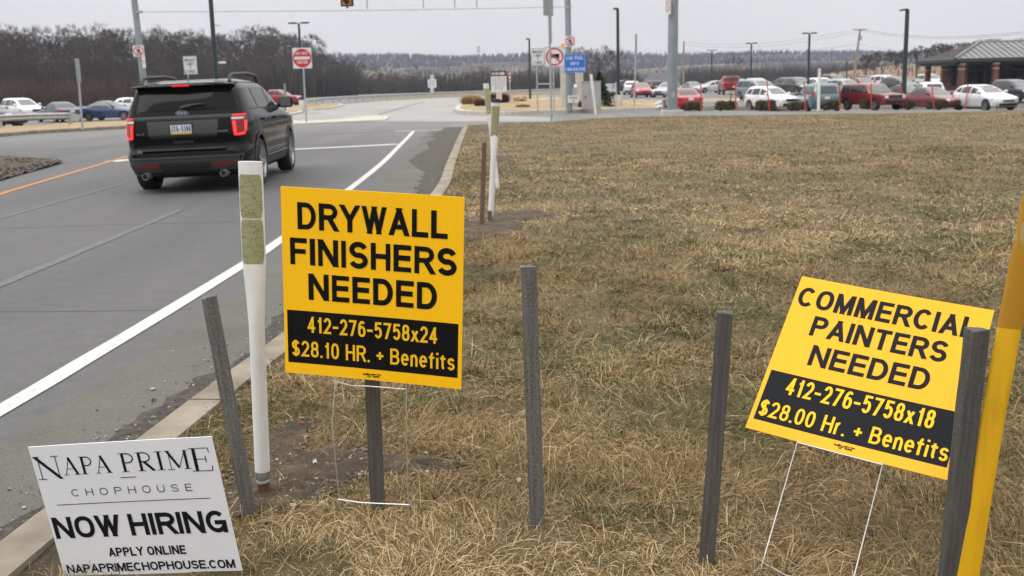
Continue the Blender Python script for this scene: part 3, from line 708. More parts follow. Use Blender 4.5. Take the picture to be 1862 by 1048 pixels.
# ================================================================== FOREGROUND THINGS
def tz(x, y): return float(fz(x, y)[0])
def on_turf(px, py):
    P = onz(px, py, .06)
    for _ in range(4): P = onz(px, py, tz(P.x, P.y))
    return P
def sign_rot(lean, roll, yaw):
    return Matrix.Rotation(R(yaw), 4, 'Z') @ Matrix.Rotation(R(lean), 4, 'X') @ Matrix.Rotation(R(roll), 4, 'Y')
def panel(name, root, c, rot, w, h, m, bow=.006):
    """corrugated plastic sheet, slightly bowed, 4 mm thick; local x right, z up, face to -y"""
    mb = MB(); n = 48; vs = []
    for i in range(n + 1):
        x = -w / 2 + w * i / n; y = bow * (1 - (2 * i / n - 1) ** 2)
        vs += [(x, y - .002, -h / 2), (x, y - .002, h / 2), (x, y + .002, h / 2), (x, y + .002, -h / 2)]
    fs = []
    for i in range(n):
        a, b = 4 * i, 4 * i + 4
        fs += [(a, b, b + 1, a + 1), (a + 1, b + 1, b + 2, a + 2), (a + 2, b + 2, b + 3, a + 3), (a + 3, b + 3, b, a)]
    fs += [(0, 1, 2, 3), (4 * n + 3, 4 * n + 2, 4 * n + 1, 4 * n)]
    mb.add(vs, fs)
    return mb.build(name, m, root, smooth=30, mx=Matrix.Translation(Vector(c) - root.location) @ rot)
def wire_frame(root, runs, r=.0019):
    mb = MB()
    for run in runs: mb.tube([Vector(p) - root.location for p in run], r, 6)
    return mb.build('wire_stake', M['wire'], root, smooth=60)
def quad(parent, name, x0, x1, z0, z1, y, m):
    mb = MB(); n = 40
    mb.add([(x0 + (x1 - x0) * i / n, y, z) for i in range(n + 1) for z in (z0, z1)], [(2 * i, 2 * i + 2, 2 * i + 3, 2 * i + 1) for i in range(n)])
    return mb.build(name, m, parent)
def follow(pn, w, bow):
    """lay every piece of ink on the bowed face of its sheet"""
    for o in pn.children:
        for v in o.data.vertices: v.co.y += bow * (1 - (2 * v.co.x / w) ** 2)
def bug(parent, x, z, y, m):
    """the printer's tiny smudged mark"""
    mb = MB(); r_ = random.Random(3)
    for i in range(26):
        a, b = x + r_.uniform(-.030, .030), z + r_.uniform(-.006, .006); s_ = r_.uniform(.002, .006)
        mb.add([(a - s_, y - .00005 * i, b - .0013), (a + s_, y - .00005 * i, b - .0010), (a + s_ * .8, y - .00005 * i, b + .0013), (a - s_, y - .00005 * i, b + .0011)], [(0, 1, 2, 3)])
    return mb.build('printer_mark', m, parent)

# ---- yellow sign 1
c = Vector((-.454, 3.152, .918)); rot = sign_rot(1.28, 3.31, -12.32); W_, H_ = .61, .627
gp_ = on_turf(688, 935)
root = thing('yard_sign', 'upright yellow drywall finishers help wanted sign on a thin wire stand', 'sign', gp_, group='yellow help wanted signs')
pn = panel('sign_panel', root, c, rot, W_, H_, M['yellow'])
X = lambda u: (u - .5) * W_
Z = lambda v: (.5 - v) * H_
fy = -.0046
# the bow of the sheet: ink sits just in front of it
INK = -.0030
text(pn, 'DRYWALL', X(.09), X(.915), Z(.216), Z(.075), INK, M['ink'], 'headline', t=.19, gap=.115, jit=.08)
text(pn, 'FINISHERS', X(.045), X(.965), Z(.403), Z(.262), INK, M['ink'], 'headline', t=.19, gap=.115, jit=.08)
text(pn, 'NEEDED', X(.145), X(.86), Z(.588), Z(.447), INK, M['ink'], 'headline', t=.19, gap=.125, jit=.08)
quad(pn, 'black_band', X(.019), X(.98), Z(.940), Z(.651), INK + .0006, M['ink'])
text(pn, '412-276-5758x24', X(.135), X(.865), Z(.767), Z(.680), INK - .0004, M['yellow_ink'], 'phone_number', t=.145, gap=.10)
text(pn, '$28.10 HR. + Benefits', X(.042), X(.963), Z(.902), Z(.815), INK - .0004, M['yellow_ink'], 'pay_line', t=.14, gap=.105, space=.22)
bug(pn, X(.50), Z(.974), INK, M['ink'])
follow(pn, W_, .006)
def sp(u, v, dy=.0): return (Matrix.Translation(c) @ rot @ Vector((X(u), dy, Z(v))))
wl = [sp(.285, .9, .011), sp(.285, 1.0, .011), sp(.285, 1.03, .008), atY(604, 770, 3.19), atY(612, 860, 3.24), on_turf(622, 935) + Vector((0, 0, -.1))]
wr = [sp(.69, .9, .011), sp(.69, 1.0, .011), sp(.69, 1.03, .008), atY(739, 790, 3.16), on_turf(742, 935) + Vector((0, 0, -.1))]
wire_frame(root, [wl, wr, [sp(.285, 1.025), atY(640, 702, 3.16), atY(668, 702.5, 3.15), sp(.69, 1.03)], [atY(614, 908, 3.25), atY(660, 914.5, 3.24), atY(744, 918, 3.21)]])

# ---- yellow sign 2, leaning back
c = Vector((1.126, 3.036, .639)); rot = sign_rot(-46.33, 8.36, -25.84); W_, H_ = .61, .61
root = thing('yard_sign', 'tilted yellow commercial painters help wanted sign leaning back behind a dark stake', 'sign', on_turf(1470, 1075), group='yellow help wanted signs')
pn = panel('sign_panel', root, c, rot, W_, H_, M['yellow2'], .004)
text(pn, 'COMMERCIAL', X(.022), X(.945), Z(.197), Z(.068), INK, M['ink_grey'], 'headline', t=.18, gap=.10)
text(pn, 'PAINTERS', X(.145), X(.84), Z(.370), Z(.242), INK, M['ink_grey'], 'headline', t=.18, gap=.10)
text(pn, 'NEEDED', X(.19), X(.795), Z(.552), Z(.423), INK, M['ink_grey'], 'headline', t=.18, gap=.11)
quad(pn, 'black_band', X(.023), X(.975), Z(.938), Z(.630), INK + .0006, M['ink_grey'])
text(pn, '412-276-5758x18', X(.13), X(.868), Z(.754), Z(.650), INK - .0004, M['yellow_ink'], 'phone_number', t=.135, gap=.10)
text(pn, '$28.00 Hr. + Benefits', X(.035), X(.967), Z(.910), Z(.815), INK - .0004, M['yellow_ink'], 'pay_line', t=.135, gap=.105, space=.22)
bug(pn, X(.50), Z(.968), INK, M['ink_grey'])
follow(pn, W_, .004)
a0, b0 = sp(.275, .99), sp(.695, .99)
wl = [sp(.275, .8, .009), sp(.275, .99, .009), a0, on_turf(1385, 1034) + Vector((0, 0, .01)), on_turf(1374, 1075) + Vector((0, 0, -.08))]
wr = [sp(.695, .8, .009), sp(.695, .99, .009), b0, atY(1553, 1048, 2.72), on_turf(1535, 1105) + Vector((0, 0, -.08))]
wire_frame(root, [wl, wr, [sp(.275, 1.006), sp(.695, 1.006)], [wl[3] + Vector((.003, 0, 0.01)), atY(1430, 1047, 2.72), atY(1548, 1066, 2.68)]])

# ---- white sign
c = Vector((-1.184, 2.895, .290)); rot = sign_rot(5.47, -5.1, -8.65); W_, H_ = .61, .457
root = thing('yard_sign', 'small white now hiring sign low in the grass by the kerb', 'sign', on_turf(285, 1060))
pn = panel('sign_panel', root, c, rot, W_, H_, M['white_plastic'], .003)
mb = MB()
letters(mb, 'N', X(.012), X(.148), Z(.246), Z(.074), INK, serif=True)
letters(mb, 'APA', X(.158), X(.425), Z(.222), Z(.092), INK, gap=.12, serif=True)
letters(mb, 'PRIM', X(.480), X(.855), Z(.222), Z(.084), INK, gap=.16, serif=True)
letters(mb, 'E', X(.862), X(.972), Z(.243), Z(.074), INK, serif=True)
mb.build('headline', M['ink_blue'], pn)
quad(pn, 'dash_rule', X(.462), X(.548), Z(.2655), Z(.2600), INK, M['ink_blue'])
text(pn, 'CHOPHOUSE', X(.170), X(.834), Z(.384), Z(.330), INK, M['ink_blue'], 'subtitle', t=.10, track=1.25, gap=.5)
quad(pn, 'rule', X(.07), X(.92), Z(.4455), Z(.4405), INK, M['ink_blue'])
text(pn, 'NOW HIRING', X(.016), X(.975), Z(.702), Z(.536), INK, M['ink_blue'], 'headline', t=.195, gap=.10, space=.22)
text(pn, 'APPLY ONLINE', X(.286), X(.718), Z(.858), Z(.790), INK, M['ink_blue'], 'web_line', t=.19, gap=.10, space=.25)
text(pn, 'NAPAPRIMECHOPHOUSE.COM', X(.025), X(.970), Z(.976), Z(.910), INK, M['ink_blue'], 'web_line', t=.19, gap=.09)
follow(pn, W_, .003)
wire_frame(root, [[sp(.3, .8, .006), sp(.3, 1.0, .006), sp(.30, 1.3, .02)], [sp(.71, .8, .006), sp(.71, 1.0, .006), sp(.71, 1.3, .02)], [sp(.3, 1.012, .006), sp(.71, 1.012, .006)]])

# ---- wooden stakes
def stake(pb, pt, w, d, label, m, Yt=0.0, rz=0.0, group='grey wooden survey stakes in the grass', Yb=None, sink=.2):
    B = on_turf(*pb) if Yb is None else atY(*pb, Yb); T = atY(*pt, B.y + Yt)
    root = thing('wooden_stake', label, 'stake', B, group=group)
    ax = (T - B); ln = ax.length; q = Vector((0, 0, 1)).rotation_difference(ax.normalized()).to_matrix() @ Matrix.Rotation(rz, 3, 'Z')
    mb = MB(); n = 14; vs = []; r_ = random.Random(int(pb[0]))
    for i in range(n + 1):
        z = -sink + (ln + sink) * i / n; k = 1.0; jx, jy = r_.uniform(-.0012, .0012), r_.uniform(-.001, .001)
        for sx, sy in ((-1, -1), (1, -1), (1, 1), (-1, 1)):
            vs.append((sx * w / 2 * k + jx, sy * d / 2 * k + jy, z + (r_.uniform(-.005, .005) if i == n else 0)))
    fs = [(3, 2, 1, 0), tuple(4 * n + k for k in range(4))] + [(4 * i + k, 4 * i + (k + 1) % 4, 4 * i + 4 + (k + 1) % 4, 4 * i + 4 + k) for i in range(n) for k in range(4)]
    mb.add(vs, fs)
    o = mb.build('stake_shaft', m, root, smooth=25, mx=q.to_4x4()); bevel(o, .0025)
    return root
stake((455, 938), (380, 540), .050, .036, 'grey wooden stake leaning left beside the near white marker post', M['stake_grey'], Yt=-.03, rz=.25)
stake((688, 925), (668, 520), .052, .036, 'grey wooden stake standing close behind the drywall sign', M['stake_dark'], Yt=.05, rz=.1, sink=.1)
stake((977, 958), (961, 484), .051, .036, 'speckled grey wooden stake alone in the grass right of the drywall sign', M['stake_grey'], Yt=-.02)
stake((1285, 1024), (1318, 567), .048, .034, 'dark grey wooden stake standing left of the painters sign, tilted right', M['stake_dark'], Yt=-.03, rz=-.2)
stake((1722, 1090), (1777, 597), .055, .038, 'dark wooden stake in front of the painters sign beside the yellow marker', M['stake_dark'], Yt=-.02, rz=.2)
stake((876, 410), (881, 259), .050, .03, 'thin brown wooden stake beside the capped white marker post', M['stake_brown'], group='brown wooden stakes')

# ---- flexible white marker posts
def oval_tube(mb, axis_pts, hw, hd, n=22, cap0=True, cap1=True, rz=0.0):
    P = [Vector(p) for p in axis_pts]; o = len(mb.v)
    for i, p in enumerate(P):
        d = (P[min(i + 1, len(P) - 1)] - P[max(i - 1, 0)]).normalized(); x = Vector((math.cos(rz), math.sin(rz), 0)); y = d.cross(x).normalized(); x = y.cross(d)
        for k in range(n):
            t = 2 * math.pi * k / n; mb.v.append(tuple(p + x * math.cos(t) * hw[i] + y * math.sin(t) * hd[i]))
    for i in range(len(P) - 1):
        for k in range(n):
            a = o + i * n + k; b = o + i * n + (k + 1) % n; mb.f.append([a, b, b + n, a + n]); mb.mi.append(mb.cur)
    if cap0: mb.f.append([o + k for k in range(n)][::-1]); mb.mi.append(mb.cur)
    if cap1: mb.f.append([o + (len(P) - 1) * n + k for k in range(n)]); mb.mi.append(mb.cur)
    return mb
def oval_patch(mb, a, b, hw, hd, v0, v1, arc=62, eps=.0015, rounded=0.0, n=14, rows=16):
    """sheeting glued on the front of an oval tube running a->b (axis), v0..v1 along it"""
    d = (b - a).normalized(); x = Vector((1, 0, 0)); y = d.cross(x).normalized(); x = y.cross(d)
    if y.y > 0: y = -y
    o = len(mb.v)
    for i in range(rows + 1):
        v = v0 + (v1 - v0) * i / rows; e = min(i, rows - i) / rows * (abs(v1 - v0)) ; k = 1.0
        if rounded: k = min(1, .78 + .22 * math.sqrt(min(1, e / rounded)))
        p = a + d * v
        for j in range(n + 1):
            t = R(90 + arc * k * (2 * j / n - 1)); mb.v.append(tuple(p - x * math.cos(t) * (hw + eps) * -1 + y * math.sin(t) * (hd + eps)))
    for i in range(rows):
        for j in range(n):
            q = o + i * (n + 1) + j; mb.f.append([q, q + 1, q + n + 2, q + n + 1]); mb.mi.append(mb.cur)
    return mb
def crackle(col, col2):
    m = bpy.data.materials.new('cracked_sheeting'); m.use_nodes = True; t = m.node_tree; b = t.nodes['Principled BSDF']; b.inputs['Roughness'].default_value = .45
    c_ = t.nodes.new('ShaderNodeTexCoord'); n_ = t.nodes.new('ShaderNodeTexNoise'); n_.inputs['Scale'].default_value = 14; n_.inputs['Detail'].default_value = 2
    mp_ = t.nodes.new('ShaderNodeMapping'); mp_.inputs['Scale'].default_value = (26, 26, 46)
    ad = t.nodes.new('ShaderNodeMixRGB'); ad.inputs[0].default_value = .35; ad.blend_type = 'ADD'
    v = t.nodes.new('ShaderNodeTexVoronoi'); v.feature = 'DISTANCE_TO_EDGE'; v.inputs['Scale'].default_value = 1.0
    r = t.nodes.new('ShaderNodeValToRGB'); r.color_ramp.elements[0].position = .008; r.color_ramp.elements[0].color = (.05, .055, .03, 1); r.color_ramp.elements[1].position = .022; r.color_ramp.elements[1].color = (*col, 1)
    k = t.links.new; k(c_.outputs['Object'], n_.inputs['Vector']); k(c_.outputs['Object'], mp_.inputs[0]); k(mp_.outputs[0], ad.inputs[1]); k(n_.outputs['Color'], ad.inputs[2])
    k(ad.outputs[0], v.inputs['Vector']); k(v.outputs['Distance'], r.inputs[0]); k(r.outputs[0], b.inputs['Base Color'])
    return m
M['crackle'] = crackle((.29, .295, .165), None)
M['band'] = mat('scuffed_band', (.09, .09, .08), .7, col2=(.22, .22, .2), scale=40)
def marker(pb, pt, Y, label, w0, w1, pieces, cap=False, dY=0.0, near=False, group='white flexible marker posts along the kerb', sheet='sheeting', band=False):
    B = on_turf(*pb) if Y is None else atY(*pb, Y); T = atY(*pt, B.y + dY); root = thing('marker_post', label, 'marker post', B, group=group)
    A = Vector((0, 0, 0)); D = T - B; n = 24; ln = D.length
    prof = lambda u: (w0 + (w1 - w0) * float(ss(.5, .74, u))) / 2
    dep = lambda u: (w0 + (w1 * .42 - w0) * float(ss(.5, .76, u))) / 2
    us = [0, .012, .03] + [.03 + .97 * i / n for i in range(1, n + 1)]
    mb = MB(); k = [.55, .88, 1] + [1] * n
    oval_tube(mb, [A + D * (.03 + .97 * u) for u in us], [prof(u) * q for u, q in zip(us, k)], [dep(u) * q for u, q in zip(us, k)], cap1=False)
    # open top with an inner wall
    oval_tube(mb, [T - B, (T - B) * .999, (T - B) * .97], [prof(1), prof(1) - .004, prof(1) - .004], [dep(1), dep(1) - .004, dep(1) - .004], cap0=False)
    mb.build('post_body', M['post_white'], root, smooth=50)
    for (v0, v1, rd) in pieces:
        mb = oval_patch(MB(), A, D, prof(1), dep(1), v0 * ln, v1 * ln, rounded=rd); mb.build('reflector', M[sheet], root, smooth=60)
    if cap:
        mb = MB(); oval_tube(mb, [D * .975, D * 1.0, D * 1.004], [prof(1) + .004] * 2 + [prof(1)], [dep(1) + .004] * 2 + [dep(1)]); mb.build('cap', M['black'], root, smooth=40)
    if band:
        mb = MB(); oval_tube(mb, [A + D * (.03 + .97 * u) for u in (.022, .047)], [prof(0) + .0012] * 2, [dep(0) + .0012] * 2, cap0=False, cap1=False); mb.build('dark_band', M['band'], root, smooth=40)
        mb = MB(); mb.tube([(.004, 0, -.05), (.004, 0, .05)], w0 * .42, 14); mb.build('anchor', M['rust'], root, smooth=40)
    return root
marker((479, 898), (455, 294), None, 'near white plastic marker post with two cracked olive reflectors', .056, .086, [(.71, .838, .03), (.842, .965, .03)], near=True, sheet='crackle', band=True, dY=-.03)
m_ = marker((892, 402), (902, 181), None, 'white marker post with a black cap and olive reflector farther along the kerb', .064, .096, [(.70, .945, 0)], cap=True, sheet='crackle')
MB().box((-.005, -.05, .02), (.045, .02, .20)).build('anchor', M['stake_brown'], m_)
marker((906, 350), (883.5, 152), 14.0, 'white marker post leaning left behind the capped marker post', .055, .08, [(.72, .955, 0)])
marker((1084, 213), (1074.5, 135), 45.0, 'bare white marker pole leaning left at the far grass edge by the grey cabinet', .10, .13, [], group='bare white marker poles at the far grass edge')
marker((1488, 206.5), (1490, 125), 44.5, 'bare white marker pole standing upright at the far grass edge before the teal minivan', .13, .13, [], group='bare white marker poles at the far grass edge')

# ---- yellow pipeline marker
B = on_turf(1754, 1095); T = atY(1938, 100, B.y + .02)
root = thing('marker_post', 'tall yellow plastic utility marker leaning right at the edge of the picture', 'marker post', B)
D = T - B; mb = MB(); ax = [D * (-.05 + 1.05 * i / 20) + Vector((-.016 * math.sin(math.pi * i / 20), 0, 0)) for i in range(21)]
oval_tube(mb, ax, [.034] * 21, [.009] * 21); mb.build('post_body', mat('yellow_marker_plastic', (.70, .40, .003), .55, col2=(.50, .27, .006), scale=9, stretch=(3, 3, .5), detail=9, lo=.48, hi=.8), root, smooth=50)
mb = MB(); oval_tube(mb, ax[11:21], [.0347] * 10, [.0097] * 10); mb.build('decal', mat('weathered_decal', (.40, .20, .008), .5, col2=(.34, .30, .14), scale=10, lo=.62, hi=.66, stretch=(3, 3, .5)), root, smooth=50)

# ---- litter and leaves lying in the grass
def flake(name, px, py, s_, m, label, cat, seed, group=None):
    P = on_turf(px, py); r_ = random.Random(seed); mb = MB(); n = 9
    vs = [(0, 0, .012)] + [(s_ * r_.uniform(.6, 1) * math.cos(6.283 * k / n), s_ * .6 * r_.uniform(.5, 1) * math.sin(6.283 * k / n), .008 * math.sin(k * 1.9)) for k in range(n)]
    mb.add(vs, [(0, 1 + k, 1 + (k + 1) % n) for k in range(n)])
    o = mb.build(name, m); o.location = P + Vector((0, 0, .018)); o.rotation_euler = (r_.uniform(.1, .5), r_.uniform(-.3, .3), r_.uniform(0, 6)); tag(o, label, cat, group)
M['leaf'] = mat('dead_leaf_brown', (.15, .06, .025), .8); M['paper'] = mat('litter_white', (.6, .6, .57), .8); M['redbit'] = mat('litter_red', (.45, .02, .02), .5)
flake('dead_leaf', 1086, 966, .028, M['leaf'], 'brown dead leaf in the grass right of the speckled stake', 'leaf', 1)
flake('dead_leaf', 945, 728, .02, M['leaf'], 'brown dead leaf in the grass left of the speckled stake', 'leaf', 2)
flake('dead_leaf', 1215, 838, .02, M['leaf'], 'brown dead leaf in the grass left of the tilted dark stake', 'leaf', 3)
flake('dead_leaf', 693, 755, .015, M['leaf'], 'small brown leaf in the grass beside the drywall sign stake', 'leaf', 4)
flake('litter_scrap', 573, 848, .016, M['paper'], 'white litter scrap on the bare soil left of the drywall sign wire', 'litter', 5)
flake('litter_scrap', 551, 777, .013, M['redbit'], 'small red litter scrap in the grass under the drywall sign', 'litter', 6)
flake('litter_scrap', 1380, 742, .018, M['paper'], 'pale litter scrap in the grass left of the painters sign', 'litter', 7)
flake('wood_chip', 945, 882, .022, mat('pale_wood_chip', (.42, .34, .22), .9), 'pale wood chip in the grass just left of the speckled stake', 'wood chip', 8)

# ---- dead grass: blades over the whole field
def blades(n, y0, y1, lmin, lmax, wmin, wmax, flat, cw=1.0, tuft=0, tone=None):
    # sample in a fan that is wider than the view, so a step aside still finds grass
    y = y0 + (y1 - y0) * rng.random(n); hw_ = .62 * y + 1.6; x = (rng.random(n) * 2 - 1) * hw_
    keep = rng.random(n) < (hw_ / (.62 * y1 + 1.6)); x, y = x[keep], y[keep]
    ta = None
    if tuft:      # gather the blades into tufts
        c = rng.integers(0, max(1, len(x) // tuft), len(x)); cx, cy = x[c], y[c]; ta = rng.random(len(x)) * 2 * np.pi; d = np.abs(rng.normal(0, .032, len(x))) * (1 + .08 * cy); x, y = cx + d * np.cos(ta), cy + d * np.sin(ta); tc_ = np.modf(np.abs(np.sin(c * 12.9898) * 43758.5453))[0]
    q = np.c_[x, y]; k = inside(q, fp); x, y = x[k], y[k]
    if tuft: ta, tc_ = ta[k], tc_[k]
    b_ = bare(x, y); k = rng.random(len(x)) > b_ * .52
    clump = vnoise(x, y, 3.5, 21) * .6 + vnoise(x, y, 12, 22) * .4
    k &= rng.random(len(x)) < (.35 + 1.1 * (clump * cw + .5 * (1 - cw)))
    x, y, clump, b_ = x[k], y[k], clump[k], b_[k]; m = len(x); z = fz(x, y) - .004
    if tuft: ta, tc_ = ta[k], tc_[k]
    L_ = (lmin + (lmax - lmin) * rng.random(m) ** 1.6) * (.7 + .6 * clump) * (1 - .5 * b_); W2 = wmin + (wmax - wmin) * rng.random(m)
    az = rng.random(m) * 2 * np.pi; el = np.clip(rng.normal(flat, .33, m), .04, 1.45); bend = rng.normal(-.55, .45, m)
    tw = vnoise(x, y, 2.2, 31) * 2 * np.pi * 1.5; mixd = rng.random(m) < .4; az = np.where(mixd, tw + rng.normal(0, .5, m), az)
    if tuft: az = ta + rng.normal(0, .5, m); el = np.clip(rng.normal(.75, .3, m), .1, 1.4)
    dx, dy = np.cos(az), np.sin(az); sx, sy = -dy, dx
    def pt(e, l): return np.c_[dx * np.cos(e) * l, dy * np.cos(e) * l, np.sin(e) * l]
    p0 = np.c_[x, y, z]; p1 = p0 + pt(el, L_ * .5); e2 = el + bend; p2 = p1 + pt(e2, L_ * .5)
    p1[:, 2] = np.maximum(p1[:, 2], z + .006); p2[:, 2] = np.maximum(p2[:, 2], z + .006)
    sd = np.c_[sx, sy, np.zeros(m)] * (W2 / 2)[:, None]; tl = rng.normal(0, .5, m)[:, None] * np.c_[np.zeros(m), np.zeros(m), W2 / 2]
    sd = sd + tl
    V = np.stack([p0 - sd, p0 + sd, p1 - sd * .9, p1 + sd * .9, p2], 1).reshape(-1, 3)
    green = (vnoise(x, y, .9, 41) * .5 + vnoise(x, y, 3.1, 42) * .5); gshare = np.clip((green - .37) * 2.5, .05, .66)
    isg = rng.random(m) < (gshare if not tuft else np.where(tc_ < .30, .75, .06))
    dark = vnoise(x, y, .45, 51) * .6 + vnoise(x, y, 2.0, 52) * .4
    col = np.where(isg, .85 + .15 * rng.random(m), np.clip(.06 + .66 * rng.random(m) ** .85 * (.40 + 1.0 * dark) + .14 * (rng.random(m) < .14), 0, .72))
    if tone is not None: col = tone + .06 * (rng.random(m) - .5)
    return V, np.repeat(col, 5)
parts_ = [blades(470000, 2.0, 4.6, .028, .125, .0012, .0027, .24), blades(50000, 2.0, 5.2, .05, .14, .0014, .0028, .7, 1, 45), blades(360000, 4.6, 9.5, .035, .13, .0022, .0044, .27), blades(44000, 4.6, 10.5, .05, .14, .0024, .0046, .7, 1, 40), blades(16000, 2.0, 5.5, .08, .22, .0012, .0024, .12, 1, 0, .70), blades(380000, 9.5, 21, .04, .11, .004, .008, .30, .4), blades(380000, 21, 49, .04, .09, .007, .013, .35, .15)]
V = np.concatenate([p[0] for p in parts_]).astype(np.float32); Cc = np.concatenate([p[1] for p in parts_]).astype(np.float32)
nb = len(V) // 5; me = bpy.data.meshes.new('dead_grass'); me.vertices.add(len(V)); me.vertices.foreach_set('co', V.ravel())
idx = (np.arange(nb) * 5)[:, None] + np.array([[0, 1, 3, 2, 2, 3, 4]]); me.loops.add(nb * 7); me.loops.foreach_set('vertex_index', idx.ravel().astype(np.int32))
me.polygons.add(nb * 2); ls = (np.arange(nb) * 7)[:, None] + np.array([[0, 4]]); me.polygons.foreach_set('loop_start', ls.ravel().astype(np.int32))
me.polygons.foreach_set('loop_total', np.tile([4, 3], nb).astype(np.int32)); me.update(calc_edges=True)
at_ = me.attributes.new('tone', 'FLOAT', 'POINT'); at_.data.foreach_set('value', Cc)
m = bpy.data.materials.new('dead_grass_blades'); m.use_nodes = True; t = m.node_tree; b = t.nodes['Principled BSDF']; b.inputs['Roughness'].default_value = .7; b.inputs['Specular IOR Level'].default_value = .3
an = t.nodes.new('ShaderNodeAttribute'); an.attribute_name = 'tone'; r = t.nodes.new('ShaderNodeValToRGB'); e = r.color_ramp.elements
for _ in range(4): e.new(.5)
for q, (p_, cc) in zip(e, [(.0, (.062, .039, .018)), (.25, (.185, .125, .054)), (.5, (.335, .238, .110)), (.72, (.58, .45, .265)), (.80, (.092, .102, .030)), (1.0, (.048, .066, .016))]): q.position = p_; q.color = (*cc, 1)
t.links.new(an.outputs['Fac'], r.inputs[0]); t.links.new(r.outputs[0], b.inputs['Base Color'])
me.materials.append(m)
stuff(link('dead_grass', me))
# ================================================================== SIGNS, POLES, RAILS
def plate(root, name, c, w, h, m, rz=0.0, th=.006, r=.03, frame=None):
    """sign plate with rounded corners; returns it; local x right, z up, face to -y"""
    poly = []
    for cx, cz, a0 in ((w / 2 - r, h / 2 - r, 0), (-w / 2 + r, h / 2 - r, 90), (-w / 2 + r, -h / 2 + r, 180), (w / 2 - r, -h / 2 + r, 270)):
        poly += [(cx + r * math.cos(R(a0 + 22.5 * i)), cz + r * math.sin(R(a0 + 22.5 * i))) for i in range(5)]
    o = MB().prism(poly[::-1], -th, 0).build(name, m, root, mx=Matrix.Translation(c) @ Matrix.Rotation(rz, 4, 'Z'))
    if frame:
        mb = MB(); a, b, t = w / 2 - .02, h / 2 - .02, .012
        for x0, x1, z0, z1 in ((-a, a, b - t, b), (-a, a, -b, -b + t), (-a, -a + t, -b + t, b - t), (a - t, a, -b + t, b - t)):
            mb.add([(x0, -th - .0015, z0), (x1, -th - .0015, z0), (x1, -th - .0015, z1), (x0, -th - .0015, z1)], [(0, 1, 2, 3)])
        mb.build('border', frame, o)
    return o
FY = -.0085
def prohib(o, r, sym=None):
    """red ring and slash on a plate, with a black symbol under it"""
    if sym: sym(o)
    mb = MB(); mb.disc((0, 0), r, FY - .002, 32, r * .82)
    a = R(-45); mb.add([(r * .86 * s_ * math.cos(a) + k * r * .085 * math.sin(-a), FY - .0035, r * .86 * s_ * math.sin(a) + k * r * .085 * math.cos(a)) for s_, k in ((-1, -1), (1, -1), (1, 1), (-1, 1))], [(0, 1, 2, 3)])
    mb.build('no_symbol', M['sign_red'], o)
def walker(s_):
    def f(o):
        mb = MB(); mb.disc((.01 * s_, .2 * s_), .045 * s_, FY, 14)
        for k, pts in enumerate([[(-.06, .13), (.07, .13), (.05, -.06), (-.05, -.06)], [(-.05, -.05), (.02, -.05), (-.09, -.27), (-.15, -.25)], [(-.01, -.05), (.05, -.05), (.15, -.25), (.09, -.28)], [(-.06, .12), (-.02, .12), (-.11, -.06), (-.16, -.04)], [(.04, .12), (.07, .12), (.17, -.01), (.13, -.04)]]):
            mb.add([(x * s_, FY - .0002 * (k + 1), z * s_) for x, z in pts], [tuple(range(len(pts)))])
        mb.build('pedestrian_symbol', M['ink'], o)
    return f
def truck_sym(o):
    mb = MB()
    for k, (x0, x1, z0, z1) in enumerate([(-.14, .24, -.02, .14), (-.27, -.16, -.02, .09), (-.28, .24, -.06, -.03)]): mb.add([(x0, FY - .0002 * k, z0), (x1, FY - .0002 * k, z0), (x1, FY - .0002 * k, z1), (x0, FY - .0002 * k, z1)], [(0, 1, 2, 3)])
    for k, x in enumerate((-.2, .1, .19)): mb.disc((x, -.08), .038, FY - .001 - .0002 * k, 14)
    mb.build('truck_symbol', M['ink'], o)
def post_mesh(root, h, r, m, name='post', n=10, r1=None, lean=(0, 0)):
    mb = MB(); mb.tube([(0, 0, -.1), (lean[0] * .5, lean[1] * .5, h * .5), (lean[0], lean[1], h)], [r, (r + (r1 or r)) / 2, r1 or r], n); return mb.build(name, m, root, smooth=50)
def zat(px, py, Y): return atY(px, py, Y).z
def xat(px, py, Y): return atY(px, py, Y).x

def weight_lines(o, w, h):
    for s_, a, b, k in (('WEIGHT', .36, .20, .38), ('LIMIT', .15, -.01, .30), ('5', -.06, -.21, .055), ('TONS', -.26, -.42, .34)):
        text(o, s_, -w * k, w * k, h * b, h * a, FY, M['ink'], 'wording', t=.16, gap=.16)

# --- mast-arm pole at the grass edge
B = onG(1222, 213.5); Y = B.y
root = thing('signal_pole', 'thick grey steel pole on a concrete footing at the far edge of the grass', 'pole', (B.x, B.y, g(B.x, B.y)))
mb = MB(); mb.tube([(0, 0, .36), (.02, 0, 5), (.05, 0, 9)], [.245, .225, .20], 28); mb.build('pole_shaft', M['galv'], root, smooth=50)
o = MB().box((0, 0, .15), (.98, .98, .36)).build('footing', M['concrete_pale'], root); bevel(o, .03)
MB().box((.1, -.1, -.02), (1.6, 1.4, .10)).build('pad', M['concrete_pale'], root)
mb = MB(); mb.box((0, 0, .35), (.66, .66, .05)); mb.build('base_plate', M['galv'], root)
for sx in (-1, 1):
    for sy in (-1, 1): MB().lathe([(0, .46), (.035, .46), (.035, .37)], 8, c=(sx * .27, sy * .27, 0)).build('anchor_bolt', M['galv'], root)
mb = MB(); pol = [(.09 * math.cos(t_), .17 * math.sin(t_)) for t_ in [2 * math.pi * i / 20 for i in range(20)]]
mb.prism(pol[::-1], -.258, -.20); mb.build('handhole_cover', M['galv_lt'], root, mx=Matrix.Translation((0, 0, 1.02)))
s_root = thing('road_sign', 'nearly edge-on red circle sign high on the thick steel pole', 'sign', (xat(1215, 12, Y - .25), Y - .25, zat(1215, 12, Y)))
